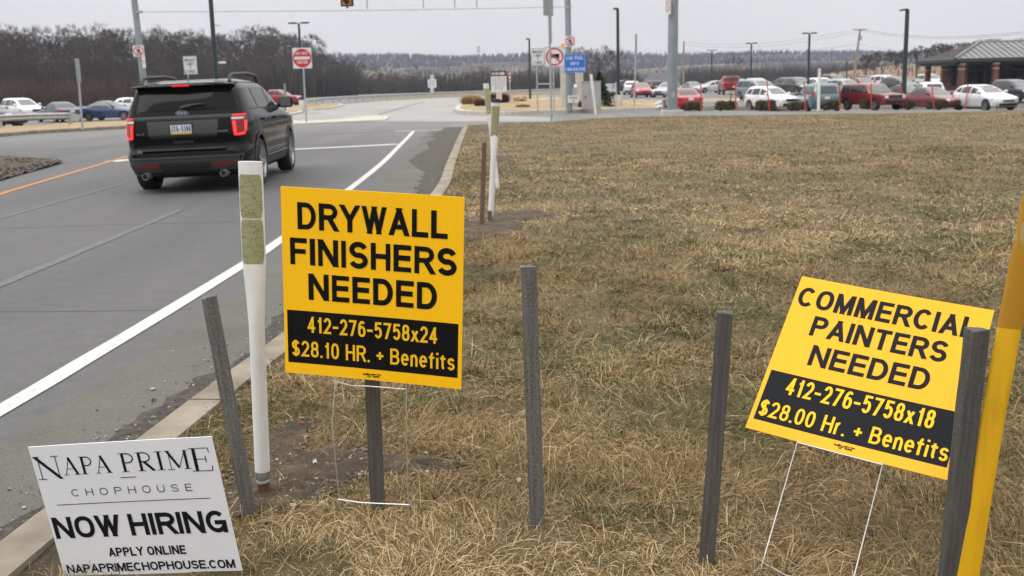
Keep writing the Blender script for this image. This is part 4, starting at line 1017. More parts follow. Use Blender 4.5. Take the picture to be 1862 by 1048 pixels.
o = plate(s_root, 'sign_plate', Vector((0, 0, 0)), .61, .76, M['sign_white'], rz=R(-75)); prohib(o, .25, None)

# --- centre signal pole
B = onG(1035, 199.5, .2); Y = B.y; ZB = g(B.x, B.y) + .2
root = thing('signal_pole', 'slim grey steel signal pole behind the blue car pool sign', 'pole', (B.x, Y, ZB))
mb = MB(); mb.tube([(0, 0, -.1), (0, 0, 4), (-.04, 0, 9.5)], [.18, .165, .15], 20); mb.build('pole_shaft', M['galv'], root, smooth=50)
zc = zat(1030, 13, Y) - ZB
mb = MB(); mb.lathe([(.17, zc - .05), (.19, zc - .05), (.19, zc + .05), (.17, zc + .05)], 18); mb.build('wire_clamp', M['galv_lt'], root)
mb = MB(); mb.tube([(.24, -.05, .3), (.24, -.05, 3.0)], .03, 8); mb.build('conduit', M['galv_lt'], root, smooth=50)
def pole_sign(label, px, py, w, h, m, Yp, frame=None, rz=0.0, cat='sign', name='road_sign'):
    r_ = thing(name, label, cat, (xat(px, py, Yp), Yp, zat(px, py, Yp)))
    return plate(r_, 'sign_plate', Vector((0, 0, 0)), w, h, m, rz, frame=frame), r_
o, _ = pole_sign('no pedestrians sign on the slim centre pole above the blue sign', 1036.5, 75.5, .54, .56, M['sign_white'], Y - .22); prohib(o, .245, walker(.75))
o, _ = pole_sign('blue car pool info sign on the slim centre pole', 1045, 116, 1.16, .98, M['sign_blue'], Y - .24, frame=M['sign_white'])
text(o, 'CAR POOL', -.46, .46, .21, .38, FY, M['sign_white'], 'wording', t=.16, gap=.16); text(o, 'INFO', -.22, .22, -.08, .09, FY, M['sign_white'], 'wording', t=.16, gap=.16)
text(o, '1-888-819-6110', -.53, .53, -.38, -.20, FY, M['sign_white'], 'wording', t=.15, gap=.11)
o, _ = pole_sign('small white number tag low on the slim centre pole', 1042.5, 180.5, .60, .40, M['sign_white'], Y - .24)
text(o, '9402', -.2, .2, .0, .13, FY, M['ink'], 'wording', t=.16, gap=.16); text(o, '10', -.06, .06, -.16, -.05, FY, M['ink'], 'wording', t=.16, gap=.2)
r_ = thing('warning_beacon', 'round amber beacon sticking up beside the slim centre pole', 'beacon', (xat(1023, 82, Y), Y, zat(1023, 82, Y)))
mb = MB(); mb.lathe([(0, .115), (.05, .105), (.09, .07), (.11, .02), (.11, -.02), (.09, -.07), (.06, -.1)], 16); mb.build('lens', M['amber'], r_, smooth=60)
mb = MB(); mb.tube([(0, 0, -.09), (0, 0, -.16), (.30, .0, -.16)], .03, 8); mb.build('bracket', M['galv'], r_)

# --- weight limit frame with two signs
B = onG(978, 202.5, .2); Y = B.y; k_ = Y / F
root = thing('sign_rack', 'galvanised two post frame carrying the weight limit and no trucks signs', 'sign frame', (B.x, Y, g(B.x, Y) + .2))
z1 = zat(978, 90, Y) - root.location.z; z2 = zat(1008, 90, Y) - root.location.z; zx = zat(990, 153, Y) - root.location.z; x2 = xat(1008, 201, Y) - B.x
for x_, z_ in ((0, z1), (x2, z2)): MB().tube([(x_, 0, -.1), (x_ - .03, 0, z_)], .035, 8).build('post', M['galv_lt'], root, smooth=50)
MB().tube([(0.03, 0, zx), (x2 - .03, 0, zx)], .03, 8).build('crossbar', M['galv_lt'], root, smooth=50)
o, _ = pole_sign('white weight limit 5 tons sign left of the no trucks sign', 978, 103.5, 23.5 * k_, 29.5 * k_, M['sign_white'], Y - .05, frame=M['ink']); weight_lines(o, 23.5 * k_, 29.5 * k_)
o, _ = pole_sign('square white no trucks sign behind the thin sign post', 1008.5, 103.5, 35 * k_, 35 * k_, M['sign_white'], Y - .05, frame=M['ink'])
prohib(o, 15.5 * k_, truck_sym)

# --- thin post with oblique sign backs, at the grass edge
def lean_post(name, label, cat, pb, pt, r, m, dz=0.0, Y=None, plates=()):
    B = onG(*pb, dz) if Y is None else atY(*pb, Y); T = atY(*pt, B.y); r_ = thing(name, label, cat, B); D = T - B
    mb = MB(); mb.tube([-D * .03, D * .5, D], r, 8); mb.build('post', m, r_, smooth=50)
    for (p, w, h, rz, m2, nm) in plates:
        c = atY(*p, B.y - (.075 if nm == 'red_mark' else .06)) - B; q = plate(r_, nm, c, w, h, M['sign_back'] if m2 is None else m2, rz)
    return r_
lean_post('sign_post', 'thin galvanised post with edge-on signs standing at the far grass edge', 'sign post', (1003, 228), (997, -40), .045, M['galv_lt'], plates=[((996.5, 4), .75, 1.0, R(58), None, 'sign_plate'), ((1000.5, 53), .34, 1.05, R(70), None, 'sign_plate')])
lean_post('sign_post', 'slim post topped by a narrow green-grey sign back near the small red car', 'sign post', (1153.5, 197), (1156.5, 62), .045, M['galv_lt'], dz=.15, plates=[((1156.5, 79), .34, 1.05, R(62), None, 'sign_plate')])
lean_post('sign_post', 'short bare grey post beside the lamp pole with concrete base', 'sign post', (1120, 198), (1120.5, 158), .04, M['galv_lt'], dz=.15)
lean_post('sign_post', 'slim post with an edge-on sign on the verge by the left guardrail', 'sign post', (150, 233), (140.5, 110), .05, M['galv_lt'], dz=.15, plates=[((141.8, 128), .30, 1.0, R(76), None, 'sign_plate')])
lean_post('sign_post', 'thin distant post with a red and white marker plate by the tan boulder', 'sign post', (928, 186), (926.5, 133), .035, M['galv_lt'], Y=72, plates=[((927, 141), .13, .62, 0, M['sign_white'], 'sign_plate'), ((927, 137), .10, .12, 0, M['sign_red'], 'red_mark'), ((927, 145), .10, .12, 0, M['sign_red'], 'red_mark')])
r_ = lean_post('wooden_post', 'weathered wooden post with an orange patch beyond the black car mirror', 'post', (519.5, 200), (517.5, 152), .10, M['wood_pole'], dz=.12)
MB().lathe([(.103, 0), (.106, 0), (.106, .16), (.103, .16)], 10, c=(-.02, 0, 1.0)).build('orange_patch', M['orange'], r_)

# --- one way sign with the list of rules
Y = 64; B = base(906, Y); k_ = Y / F; ZB = B.z
root = thing('sign_assembly', 'one way arrow sign above a white notice board at the park entrance', 'sign', (B.x, Y, ZB))
post_mesh(root, zat(906, 130, Y) - ZB, .04, M['galv_lt'])
def on_root(name, px, py, wpx, hpx, m, frame=None, dy=-.06):
    return plate(root, name, Vector((xat(px, py, Y) - root.location.x, dy, zat(px, py, Y) - root.location.z)), wpx * k_, hpx * k_, m, frame=frame)
o = on_root('arrow_plate', 906.5, 134.2, 27, 8.6, M['ink'])
w = 27 * k_; h = 8.6 * k_
MB().add([(x * w, FY - .002, z * h) for x, z in ((-.45, -.22), (.22, -.22), (.22, -.38), (.46, 0), (.22, .38), (.22, .22), (-.45, .22))], [(0, 1, 2, 3, 4, 5, 6)]).build('arrow', M['sign_white'], o)
text(o, 'ONE WAY', -.40 * w, .20 * w, -.17 * h, .17 * h, FY - .004, M['ink'], 'wording', t=.17, gap=.16)
o = on_root('notice_plate', 907, 153, 27.5, 27.5, M['sign_white'])
M['fine_print'] = mat('notice_print', (.22, .24, .23), .6)
mb = MB(); w = h = 27.5 * k_
for i in range(12):      # lines of print too small to read in the photograph
    z = h * (.40 - i * .07); x = -w * .42; e_ = w * (.42 if i < 9 else .28)
    if i >= 9: x = -w * .28
    while x < e_:
        l = rnd.uniform(.03, .12) * w; mb.add([(x, FY, z), (min(x + l, e_), FY, z), (min(x + l, e_), FY, z + h * .026), (x, FY, z + h * .026)], [(0, 1, 2, 3)]); x += l + .018 * w
mb.build('fine_print', M['fine_print'], o)
o = on_root('small_plate', 907.5, 175, 9.5, 14, M['sign_white'])
mb = MB()
for i in range(5): mb.add([(x * 9.5 * k_, FY, (.34 - i * .17 + z) * 14 * k_) for x, z in ((-.34, 0), (.34, 0), (.34, .05), (-.34, .05))], [(0, 1, 2, 3)])
mb.build('fine_print', M['sign_red'], o)
def far_print(o, w, h):
    mb = MB()
    for i in range(6): z = h * (.34 - .13 * i); mb.add([(-w * .38, FY, z), (w * .38, FY, z), (w * .38, FY, z + h * .05), (-w * .38, FY, z + h * .05)], [(0, 1, 2, 3)])
    mb.build('fine_print', M['fine_print'], o)
Y = 130; B = base(785.5, Y); k_ = Y / F
root = thing('sign_assembly', 'small white square information sign beyond the far guardrail', 'sign', (B.x, Y, B.z))
post_mesh(root, zat(785.5, 137, Y) - B.z, .05, M['galv_lt'])
for nm, py, w_, h_ in (('small_plate', 140.5, 6.5, 7.5), ('notice_plate', 152, 15, 14.5), ('small_plate', 163.5, 6, 8)): far_print(on_root(nm, 785.7, py, w_, h_, M['sign_white']), w_ * k_, h_ * k_)

# --- do not enter
B = onG(557, 221.5, .07); Y = B.y; T = atY(549.5, 86, Y); k_ = Y / F
root = thing('road_sign', 'red and white do not enter sign on a leaning thin post', 'sign', B)
MB().tube([(0, 0, -.1), (T - B) * .5, T - B], .04, 8).build('post', M['galv_lt'], root, smooth=50)
c = atY(549.5, 106, Y - .06) - B; o = plate(root, 'sign_plate', c, 33.5 * k_, 35.5 * k_, M['sign_white']); r = 16.2 * k_
MB().disc((0, 0), r, FY, 36).build('red_disc', M['sign_red'], o)
MB().add([(x * r, FY - .002, z * r) for x, z in ((-.84, -.14), (.84, -.14), (.84, .16), (-.84, .16))], [(0, 1, 2, 3)]).build('white_bar', M['sign_white'], o)
text(o, 'DO NOT', -.68 * r, .68 * r, .36 * r, .66 * r, FY - .002, M['sign_white'], 'wording', t=.17, gap=.15); text(o, 'ENTER', -.56 * r, .56 * r, -.60 * r, -.27 * r, FY - .002, M['sign_white'], 'wording', t=.17, gap=.15)

# --- left: weight limit, signal pole, black lamp pole
Y = 49; B = base(347, Y); k_ = Y / F
root = thing('road_sign', 'white weight limit 5 tons sign showing above the black suv roof', 'sign', (B.x, Y, B.z + .1))
post_mesh(root, zat(346.5, 104, Y) - B.z - .1, .04, M['galv_lt'])
o = on_root('sign_plate', 346.7, 119, 24, 31.5, M['sign_white'], frame=M['ink']); weight_lines(o, 24 * k_, 31.5 * k_)
Y = 53; B = base(268, Y); k_ = Y / F
root = thing('signal_pole', 'grey steel signal pole behind the black suv at left', 'pole', (B.x, Y, B.z + .1))
T = atY(244, 0, Y) - root.location; mb = MB(); mb.tube([(0, 0, -.1), T * .55, T * 1.9], [.175, .165, .14], 20); mb.build('pole_shaft', M['galv'], root, smooth=50)
c = atY(252.5, 22, Y) - root.location; MB().lathe([(.155, -.05), (.185, -.05), (.185, .05), (.155, .05)], 16, c=tuple(c)).build('wire_clamp', M['galv_lt'], root)
o, _ = pole_sign('no pedestrians sign on the left signal pole', 252, 93, .56, .56, M['sign_white'], Y - .22, rz=.12); prohib(o, .25, walker(.75))
o, _ = pole_sign('small white plate under the no pedestrians sign on the left pole', 261.5, 113.5, .24, .56, M['sign_white'], Y - .2, rz=R(-25)); prohib(o, .10, None)
Y = 47; B = base(397, Y)
root = thing('lamp_post', 'black lamp pole rising out of the picture behind the black suv', 'lamp post', (B.x, Y, B.z + .1))
T = atY(383, 0, Y) - root.location; mb = MB(); mb.tube([(0, 0, -.1), T * .5, T * 1.6], [.115, .105, .09], 14); mb.build('pole_shaft', M['lamp_post'], root, smooth=50)
c = atY(390.5, 46, Y) - root.location; MB().tube([c, c + Vector((.25, 0, -.03))], .03, 6).build('bracket', M['galv_lt'], root)
c = atY(394, 114, Y) - root.location; mb = MB(); mb.box(c + Vector((.28, 0, 0)), (.26, .1, .11)); mb.tube([c, c + Vector((.3, 0, 0))], .025, 6); mb.build('camera_head', M['sign_white'], root)
head_top = atY(383, -60, Y) - root.location; MB().box(T * 1.6 + Vector((.5, 0, 0)), (1.0, .3, .12)).build('lamp_head', M['lamp_post'], root)

# --- car park lamps
def lamp(px_b, px_t, py_t, Y, kind, label, wpx=20, py_b=None, conc=False, r=None):
    B = base(px_b, Y); T = atY(px_t, py_t, Y); root = thing('lamp_post', label, 'lamp post', (B.x, Y, B.z), group='car park lamp posts'); D = T - root.location; k_ = Y / F
    r = r or .07
    D.x *= .6
    MB().tube([(0, 0, -.1), D * .5, D], [r * 1.15, r, r * .9], 10).build('pole_shaft', M['lamp_post'], root, smooth=50)
    if kind == 'T':
        for s_ in (-1, 1):
            h_ = wpx * k_ / 2; mb = MB(); mb.box(D + Vector((s_ * h_ * .58, 0, .02)), (h_ * .80, .34, .11)); o = mb.build('lamp_head', M['lamp_post'], root); bevel(o, .04)
    else:
        s_ = kind; h_ = wpx * k_; mb = MB(); mb.box(D + Vector((s_ * h_ * .5, 0, 0)), (h_, .34, .12), Matrix.Rotation(s_ * .12, 3, 'Y')); o = mb.build('lamp_head', M['lamp_post'], root); bevel(o, .04)
    if conc: MB().lathe([(0, .92), (.26, .92), (.30, .85), (.30, -.1)], 20).build('concrete_base', M['concrete_pale'], root, smooth=40)
lamp(551.5, 544.5, 42.5, 76, 'T', 'twin headed lamp post behind the do not enter sign', 37, conc=True, r=.09)
lamp(964.5, 962.5, 71, 95, -1, 'slim lamp post beside the centre weight limit sign', 6, r=.10)
lamp(1124.5, 1122.5, 16, 68, -1, 'tall lamp post on a concrete base left of the thick steel pole', 8, conc=True, r=.11)
lamp(1293.5, 1294, 92, 140, 'T', 'twin headed lamp post left of the red pickup, small and distant', 16, r=.10)
lamp(1364, 1366, 79, 116, 'T', 'twin headed lamp post behind the white suv in the right car park', 20, r=.10)
lamp(1468, 1471.5, 61, 88, 'T', 'twin headed lamp post behind the teal minivan', 26, r=.10)
lamp(1642, 1649, 18, 70, -1, 'tallest lamp post left of the brick building, head to the left', 13, r=.15)
lamp(1663.5, 1666, 94, 150, 'T', 'thin twin headed lamp post just right of the tallest one', 15, r=.12)
lamp(1537.5, 1538.5, 112, 190, 'T', 'most distant twin headed lamp post near the utility pole', 11, r=.12)

# --- overhead span with signal and hanger rods
Y = 50
root = thing('span_wire', 'thin signal span wire with hanger rods crossing the sky between the poles', 'wire', (0, Y, 5))
def wpt(px, py, Yq): return atY(px, py, Yq) - root.location
Lp, Rp = wpt(256, 22, 52.8), wpt(1028, 13, 56)
mb = MB(); mb.tube([Lp.lerp(Rp, i / 16) + Vector((0, 0, -.22 * math.sin(math.pi * i / 16) ** 1)) + Vector((0, 0, .16 * math.sin(math.pi * i / 16))) for i in range(17)], .011, 5); mb.build('tether_wire', M['cable'], root)
mb = MB(); mb.tube([wpt(242, -55, 52.8).lerp(wpt(1026, -75, 56), i / 12) + Vector((0, 0, -.7 * math.sin(math.pi * i / 12))) for i in range(13)], .015, 5); mb.build('messenger_wire', M['cable'], root)
def span_at(px):
    u = (px - 256) / (1028 - 256); p = Lp.lerp(Rp, u); return p
for px, py in ((668, 15), (770, 13), (827, 13.5), (867, 12)):
    p = wpt(px, py, 52.8 + 3.2 * (px - 256) / 772); q = p + Vector((0, 0, 2.0)); MB().tube([p + Vector((0, 0, -.04)), q], .035, 8).build('hanger_rod', M['galv_lt'], root)
    
Ys = 54.0; P = atY(631.5, 12, Ys)
root = thing('traffic_signal', 'dark traffic signal hanging from the span wire at the top of the picture', 'traffic light', P)
o = MB().box((0, 0, .62), (.68, .08, 1.24)).build('backplate', M['black'], root); bevel(o, .03)
M['sig'] = mat('signal_yellow_housing', (.50, .20, .02), .5); M['lens_dark'] = mat('unlit_lens', (.05, .022, .01), .2)
for i in range(3):
    z = .24 + i * .36; o = MB().box((0, -.09, z), (.46, .10, .34)).build('housing', M['sig'], root)
    MB().lathe([(0, -.155), (.10, -.15), (.145, -.142)], 18, 'y', (0, 0, z)).build('lens', M['lens_dark'], root, smooth=60)
    mb = MB(); n = 12; vs = []
    for k in range(n + 1):
        a = math.pi * (-.1 + 1.2 * k / n); vs += [(.165 * math.cos(a), -.14, z + .165 * math.sin(a)), (.165 * math.cos(a), -.34, z + .165 * math.sin(a))]
    mb.add(vs, [(2 * k, 2 * k + 1, 2 * k + 3, 2 * k + 2) for k in range(n)]); mb.build('visor', M['black'], root, smooth=60)
MB().tube([(0, 0, -.1), (0, 0, .02)], .05, 8).build('lower_bracket', M['black'], root)
MB().tube([(0, 0, 1.24), (0, 0, 1.9)], .03, 8).build('hanger', M['black'], root)

# --- guardrails
def guardrail(label, pts, post_h=.70, post_step=3.8, end=None, group=None):
    Ln = smooth_line([p[:2] for p in pts], 1.5); root = thing('guardrail', label, 'guardrail', (pts[0][0], pts[0][1], g(*pts[0][:2])), group=group); O = root.location
    prof = [(0, .38), (-.05, .41), (-.08, .46), (-.05, .51), (-.01, .54), (-.05, .57), (-.08, .62), (-.05, .67), (0, .70)]
    prof = prof + [(d + .012, z) for d, z in prof[::-1]]
    m_ = len(prof); mb = MB(); vs = []
    rows = [offs(Ln, 0)]
    for i, p in enumerate(Ln):
        t_ = (Ln[min(i + 1, len(Ln) - 1)] - Ln[max(i - 1, 0)]).normalized(); nn = Vector((t_.y, -t_.x)); nn = nn if nn.y > 0 else -nn
        fl = 0
        for d, z in prof: q = p + nn * d; vs.append((q.x - O.x, q.y - O.y, g(*p) - O.z + z + .05))
    mb.add(vs, [(i * m_ + k, i * m_ + (k + 1) % m_, (i + 1) * m_ + (k + 1) % m_, (i + 1) * m_ + k) for i in range(len(Ln) - 1) for k in range(m_)] + [tuple(range(m_)), tuple(range((len(Ln) - 1) * m_, len(Ln) * m_))[::-1]])
    mb.build('rail_beam', M['galv_lt'], root, smooth=40)
    acc = 0; nx = .8
    for i in range(1, len(Ln)):
        acc += (Ln[i] - Ln[i - 1]).length
        if acc >= nx:
            nx += post_step; p = Ln[i]; MB().box((p.x - O.x, p.y - O.y + .09, g(*p) - O.z + .3), (.11, .15, .85)).build('rail_post', M['galv_lt'], root)
    if end:
        p = Ln[-1]; MB().box((p.x - O.x + .30, p.y - O.y - .02, g(*p) - O.z + .52), (.62, .05, .36), Matrix.Rotation(R(18), 3, 'Y')).build('end_terminal', M['galv_lt'], root)
q = lambda px, py, d=0.0: onG(px, py, d)
gp2 = [atY(-330, 250, 41), atY(-120, 240, 45), atY(0, 234, 48.5), atY(60, 231, 50.5), atY(126, 229, 52.5)]
guardrail('pale grey guardrail with a blunt end on the left verge', gp2, end=True, post_step=3.6)
gp3 = [atY(px, 180, Y_) for px, Y_ in ((548, 98), (600, 110), (660, 126), (730, 143), (810, 157), (890, 163), (960, 168), (1040, 172), (1150, 168), (1290, 160))]
guardrail('long curving guardrail along the far side of the entrance road', gp3)

# --- cabinet, pylons, meter
B = onG(1076, 199.5, .2); Y = B.y; k_ = Y / F
root = thing('utility_cabinet', 'grey aluminium traffic control cabinet at the roadside', 'cabinet', (B.x, Y, g(B.x, Y) + .2))
w, h = 33 * k_, 48.5 * k_
o = MB().box((0, .35, h / 2), (w, .75, h)).build('cabinet_body', M['steel_box'], root); bevel(o, .02)
o = MB().box((0, .35, h + .02), (w + .06, .82, .05)).build('cabinet_roof', M['steel_box'], root)
o = MB().box((0.03, -.032, h * .52), (w * .86, .014, h * .86)).build('door', M['steel_box'], root); MB().box((-w * .33, -.05, h * .45), (.05, .04, .16)).build('handle', M['darkgrey'], o)
Y = 62; B = base(1040, Y); root = thing('concrete_pylon', 'tall pale concrete pylon behind the slim centre pole', 'pylon', (B.x, Y, B.z + .15))
for a, b, yt in ((1020, 1031.5, 121), (1047, 1061, 121)):
    xa, xb = xat(a, 160, Y) - B.x, xat(b, 160, Y) - B.x; z = zat(1040, yt, Y) - root.location.z; o = MB().box(((xa + xb) / 2, .3, z / 2), (xb - xa, .6, z)).build('column', M['concrete_pale'], root); bevel(o, .03)
Y = 58.5; B = base(1046.5, Y); root = thing('electric_meter', 'small meter pedestal with a white dome beside the slim centre pole', 'meter', (B.x, Y, B.z + .2))
z = zat(1046.5, 160, Y) - root.location.z; MB().box((0, 0, z / 2), (.28, .25, z)).build('pedestal', M['galv_lt'], root); MB().lathe([(0, .2), (.09, .17), (.13, .1), (.13, 0)], 16, c=(0, 0, z)).build('dome', M['sign_white'], root, smooth=60)

# --- utility poles and lines
def upole(pb, pt, Y, label, arm):
    B = base(pb[0], Y, pb[1]); B.z = atY(*pb, Y).z; T = atY(*pt, Y); root = thing('utility_pole', label, 'utility pole', B); D = T - B
    MB().tube([(0, 0, -.5), D], [.24, .17], 10).build('pole_shaft', M['wood_pole'], root, smooth=50)
    if arm:
        c = D * .985; MB().box(c, (2.5, .12, .16)).build('cross_arm', M['wood_pole'], root)
        for x_ in (-1.1, -.4, .4, 1.1): MB().lathe([(0, .3), (.06, .28), (.08, .1), (.05, .05)], 8, c=(c.x + x_, c.y, c.z)).build('insulator', M['galv_lt'], root)
        c2 = D * .82; MB().lathe([(0, -.45), (.24, -.42), (.24, .42), (0, .45)], 10, c=(c2.x + .35, c2.y, c2.z)).build('transformer', M['galv_lt'], root)
    return root
upole((1552.5, 141), (1564, 53), 190, 'leaning wooden utility pole with a cross arm right of the minivan', True)
upole((1242.5, 152), (1243.5, 75), 230, 'plain distant utility pole right of the thick steel pole', False)
root = thing('power_line', 'sagging power lines running off to the right from the utility pole', 'wire', (0, 190, 8))
def cable(p, q, sag, r=.022):
    a, b = atY(*p) - root.location, atY(*q) - root.location
    MB().tube([a.lerp(b, i / 14) + Vector((0, 0, -sag * 4 * (i / 14) * (1 - i / 14))) for i in range(15)], r, 4).build('cable', M['cable'], root)
cable((1556, 54, 190), (1975, 45, 120), 1.6); cable((1572, 54, 190), (1980, 40, 120), 1.5); cable((1561, 81, 190), (1975, 90, 120), 1.3, .016)
cable((1553, 54, 190), (1243.5, 77, 230), 1.4, .018); cable((1572, 55, 190), (1243.5, 82, 230), 1.6, .018); cable((1561, 80, 190), (1243.5, 92, 230), 1.2, .018)
# ================================================================== CARS
class Shell:
    """car body as stacked plan outlines: z, front y, rear y, half width, squareness"""
    def __init__(s, rows): s.r = rows; s.z = [r[0] for r in rows]
    def at(s, z): return [float(np.interp(z, s.z, [r[k] for r in s.r])) for k in (1, 2, 3, 4)]
    def pt(s, t, z):
        yf, yr, w, n = s.at(z); c, q = math.cos(t), math.sin(t); a = (yf - yr) / 2
        return Vector((w * math.copysign(abs(c) ** (2 / n), c), (yf + yr) / 2 + a * math.copysign(abs(q) ** (2 / n), q), z))
    def side(s, y, z, off=0.0):
        yf, yr, w, n = s.at(z); u = max(-1, min(1, (y - (yf + yr) / 2) / ((yf - yr) / 2))); return w * max(0, 1 - abs(u) ** n) ** (1 / n) + off
    def end(s, x, z, front, off=0.0):
        yf, yr, w, n = s.at(z); v = max(-1, min(1, x / w)); k = max(0, 1 - abs(v) ** n) ** (1 / n); m = (yf + yr) / 2; a = (yf - yr) / 2
        return m + a * k + off if front else m - a * k - off
    def mesh(s, N_=56, sub=3):
        zs = []
        for a, b in zip(s.z[:-1], s.z[1:]):
            k = max(1, min(sub, int((b - a) / .05))); zs += [a + (b - a) * i / k for i in range(k)]
        zs.append(s.z[-1]); mb = MB()
        for z in zs: mb.v += [tuple(s.pt(2 * math.pi * (k + .5) / N_, z)) for k in range(N_)]
        for i in range(len(zs) - 1):
            for k in range(N_): mb.f.append([i * N_ + k, i * N_ + (k + 1) % N_, (i + 1) * N_ + (k + 1) % N_, (i + 1) * N_ + k])
        mb.f.append(list(range(N_))[::-1]); mb.f.append([(len(zs) - 1) * N_ + k for k in range(N_)]); mb.mi = [0] * len(mb.f); return mb
def bil(c, u, v): return [c[0][k] * (1 - u) * (1 - v) + c[1][k] * u * (1 - v) + c[2][k] * u * v + c[3][k] * (1 - u) * v for k in range(2)]
def patch(mb, fn, c, nu=8, nv=5):
    o = len(mb.v)
    for j in range(nv + 1):
        for i in range(nu + 1): mb.v.append(tuple(fn(*bil(c, i / nu, j / nv))))
    for j in range(nv):
        for i in range(nu):
            a = o + j * (nu + 1) + i; mb.f.append([a, a + 1, a + nu + 2, a + nu + 1]); mb.mi.append(mb.cur)
    return mb
def side_patch(mb, S, sg, c, off=.006, **k): return patch(mb, lambda y, z: (sg * (S.side(y, z) + off), y, z), c, **k)
def end_patch(mb, S, front, c, off=.008, **k):
    """corners as (share of half width, z)"""
    return patch(mb, lambda f, z: (f * S.at(z)[2], S.end(f * S.at(z)[2], z, front, off), z), c, **k)
def wrap_patch(mb, S, t0, t1, z0, z1, off=.008, mirror=False, c=None, **k):
    c = c or [(t0, z0), (t1, z0), (t1, z1), (t0, z1)]
    def f(t, z):
        p = S.pt(R(t), z); p.x += math.copysign(off, p.x); p.y += math.copysign(off, p.y); return ((-p.x if mirror else p.x), p.y, p.z)
    return patch(mb, f, c, **k)
def cut_arches(me, axles, r, W):
    cuts = MB()
    for y in axles:
        for sg in (-1, 1):
            n = 28; x0, x1 = sg * (W - .28), sg * (W + .2)
            vs = [(x, y + r * math.cos(2 * math.pi * k / n), ZC + r * math.sin(2 * math.pi * k / n)) for x in (x0, x1) for k in range(n)]
            fs = [[k, (k + 1) % n, n + (k + 1) % n, n + k] for k in range(n)] + [list(range(n))[::-1], [n + k for k in range(n)]]
            if sg < 0: fs = [f[::-1] for f in fs]
            cuts.add(vs, fs)
    a = bpy.data.objects.new('tmp_a', me); b = bpy.data.objects.new('tmp_b', cuts.mesh('tmp_cut', M['black'])); COL.objects.link(a); COL.objects.link(b)
    bm = bmesh.new(); bm.from_mesh(b.data); bmesh.ops.recalc_face_normals(bm, faces=bm.faces); bm.to_mesh(b.data); bm.free()
    md = a.modifiers.new('b', 'BOOLEAN'); md.operation = 'DIFFERENCE'; md.object = b; md.solver = 'EXACT'
    dg = bpy.context.evaluated_depsgraph_get(); dg.update(); out_ = bpy.data.meshes.new_from_object(a.evaluated_get(dg))
    bpy.data.objects.remove(a); bpy.data.objects.remove(b); return out_
WH = {}
def wheel(root, x, y, r, w, spokes=7, rim_share=.66, double=False):
    key = (r, w, spokes, rim_share, double)
    if key not in WH:
        q = rim_share * r
        ty = MB().lathe([(q, -w / 2), (r * .92, -w / 2), (r * .985, -w * .40), (r, -w * .2), (r, w * .2), (r * .985, w * .40), (r * .92, w / 2), (q, w / 2), (q * .97, w * .3)], 36, 'x').mesh('tyre', M['rubber'], 40)
        rb = MB(); rb.lathe([(q * .99, w * .49), (q * .93, w * .47), (q * .90, w * .30), (0, w * .16)], 36, 'x'); rb.mi = [1 if (i // 36) >= 2 else 0 for i in range(len(rb.f))]
        for k in range(spokes):
            for d in ((-.10, .10) if double else (0,)):
                a = 2 * math.pi * k / spokes + d; e = Vector((0, math.cos(a), math.sin(a))); n_ = Vector((0, -math.sin(a), math.cos(a))); hw_ = q * (.055 if double else .085)
                vs = [e * q * .12 - n_ * hw_ * 1.1, e * q * .12 + n_ * hw_ * 1.1, e * q * .94 + n_ * hw_ * .9, e * q * .94 - n_ * hw_ * .9]
                vs = [(w * xx, v.y, v.z) for xx, v in zip((.40, .40, .45, .45), vs)] + [(w * xx - .03, v.y, v.z) for xx, v in zip((.40, .40, .45, .45), vs)]
                rb.add(vs, [(0, 1, 2, 3), (0, 4, 5, 1), (1, 5, 6, 2), (2, 6, 7, 3), (3, 7, 4, 0)])
        rb.lathe([(q * .2, w * .30), (q * .2, w * .44), (0, w * .46)], 14, 'x')
        WH[key] = (ty, rb.mesh('rim', [M['alloy'], M['black']], 35))
    ty, rm = WH[key]
    mx_ = Matrix.Translation((x, y, r)) @ (Matrix.Rotation(math.pi, 4, 'Z') if x < 0 else Matrix.Identity(4))
    o = link('wheel', ty, root, mx_); link('rim', rm, o); return o

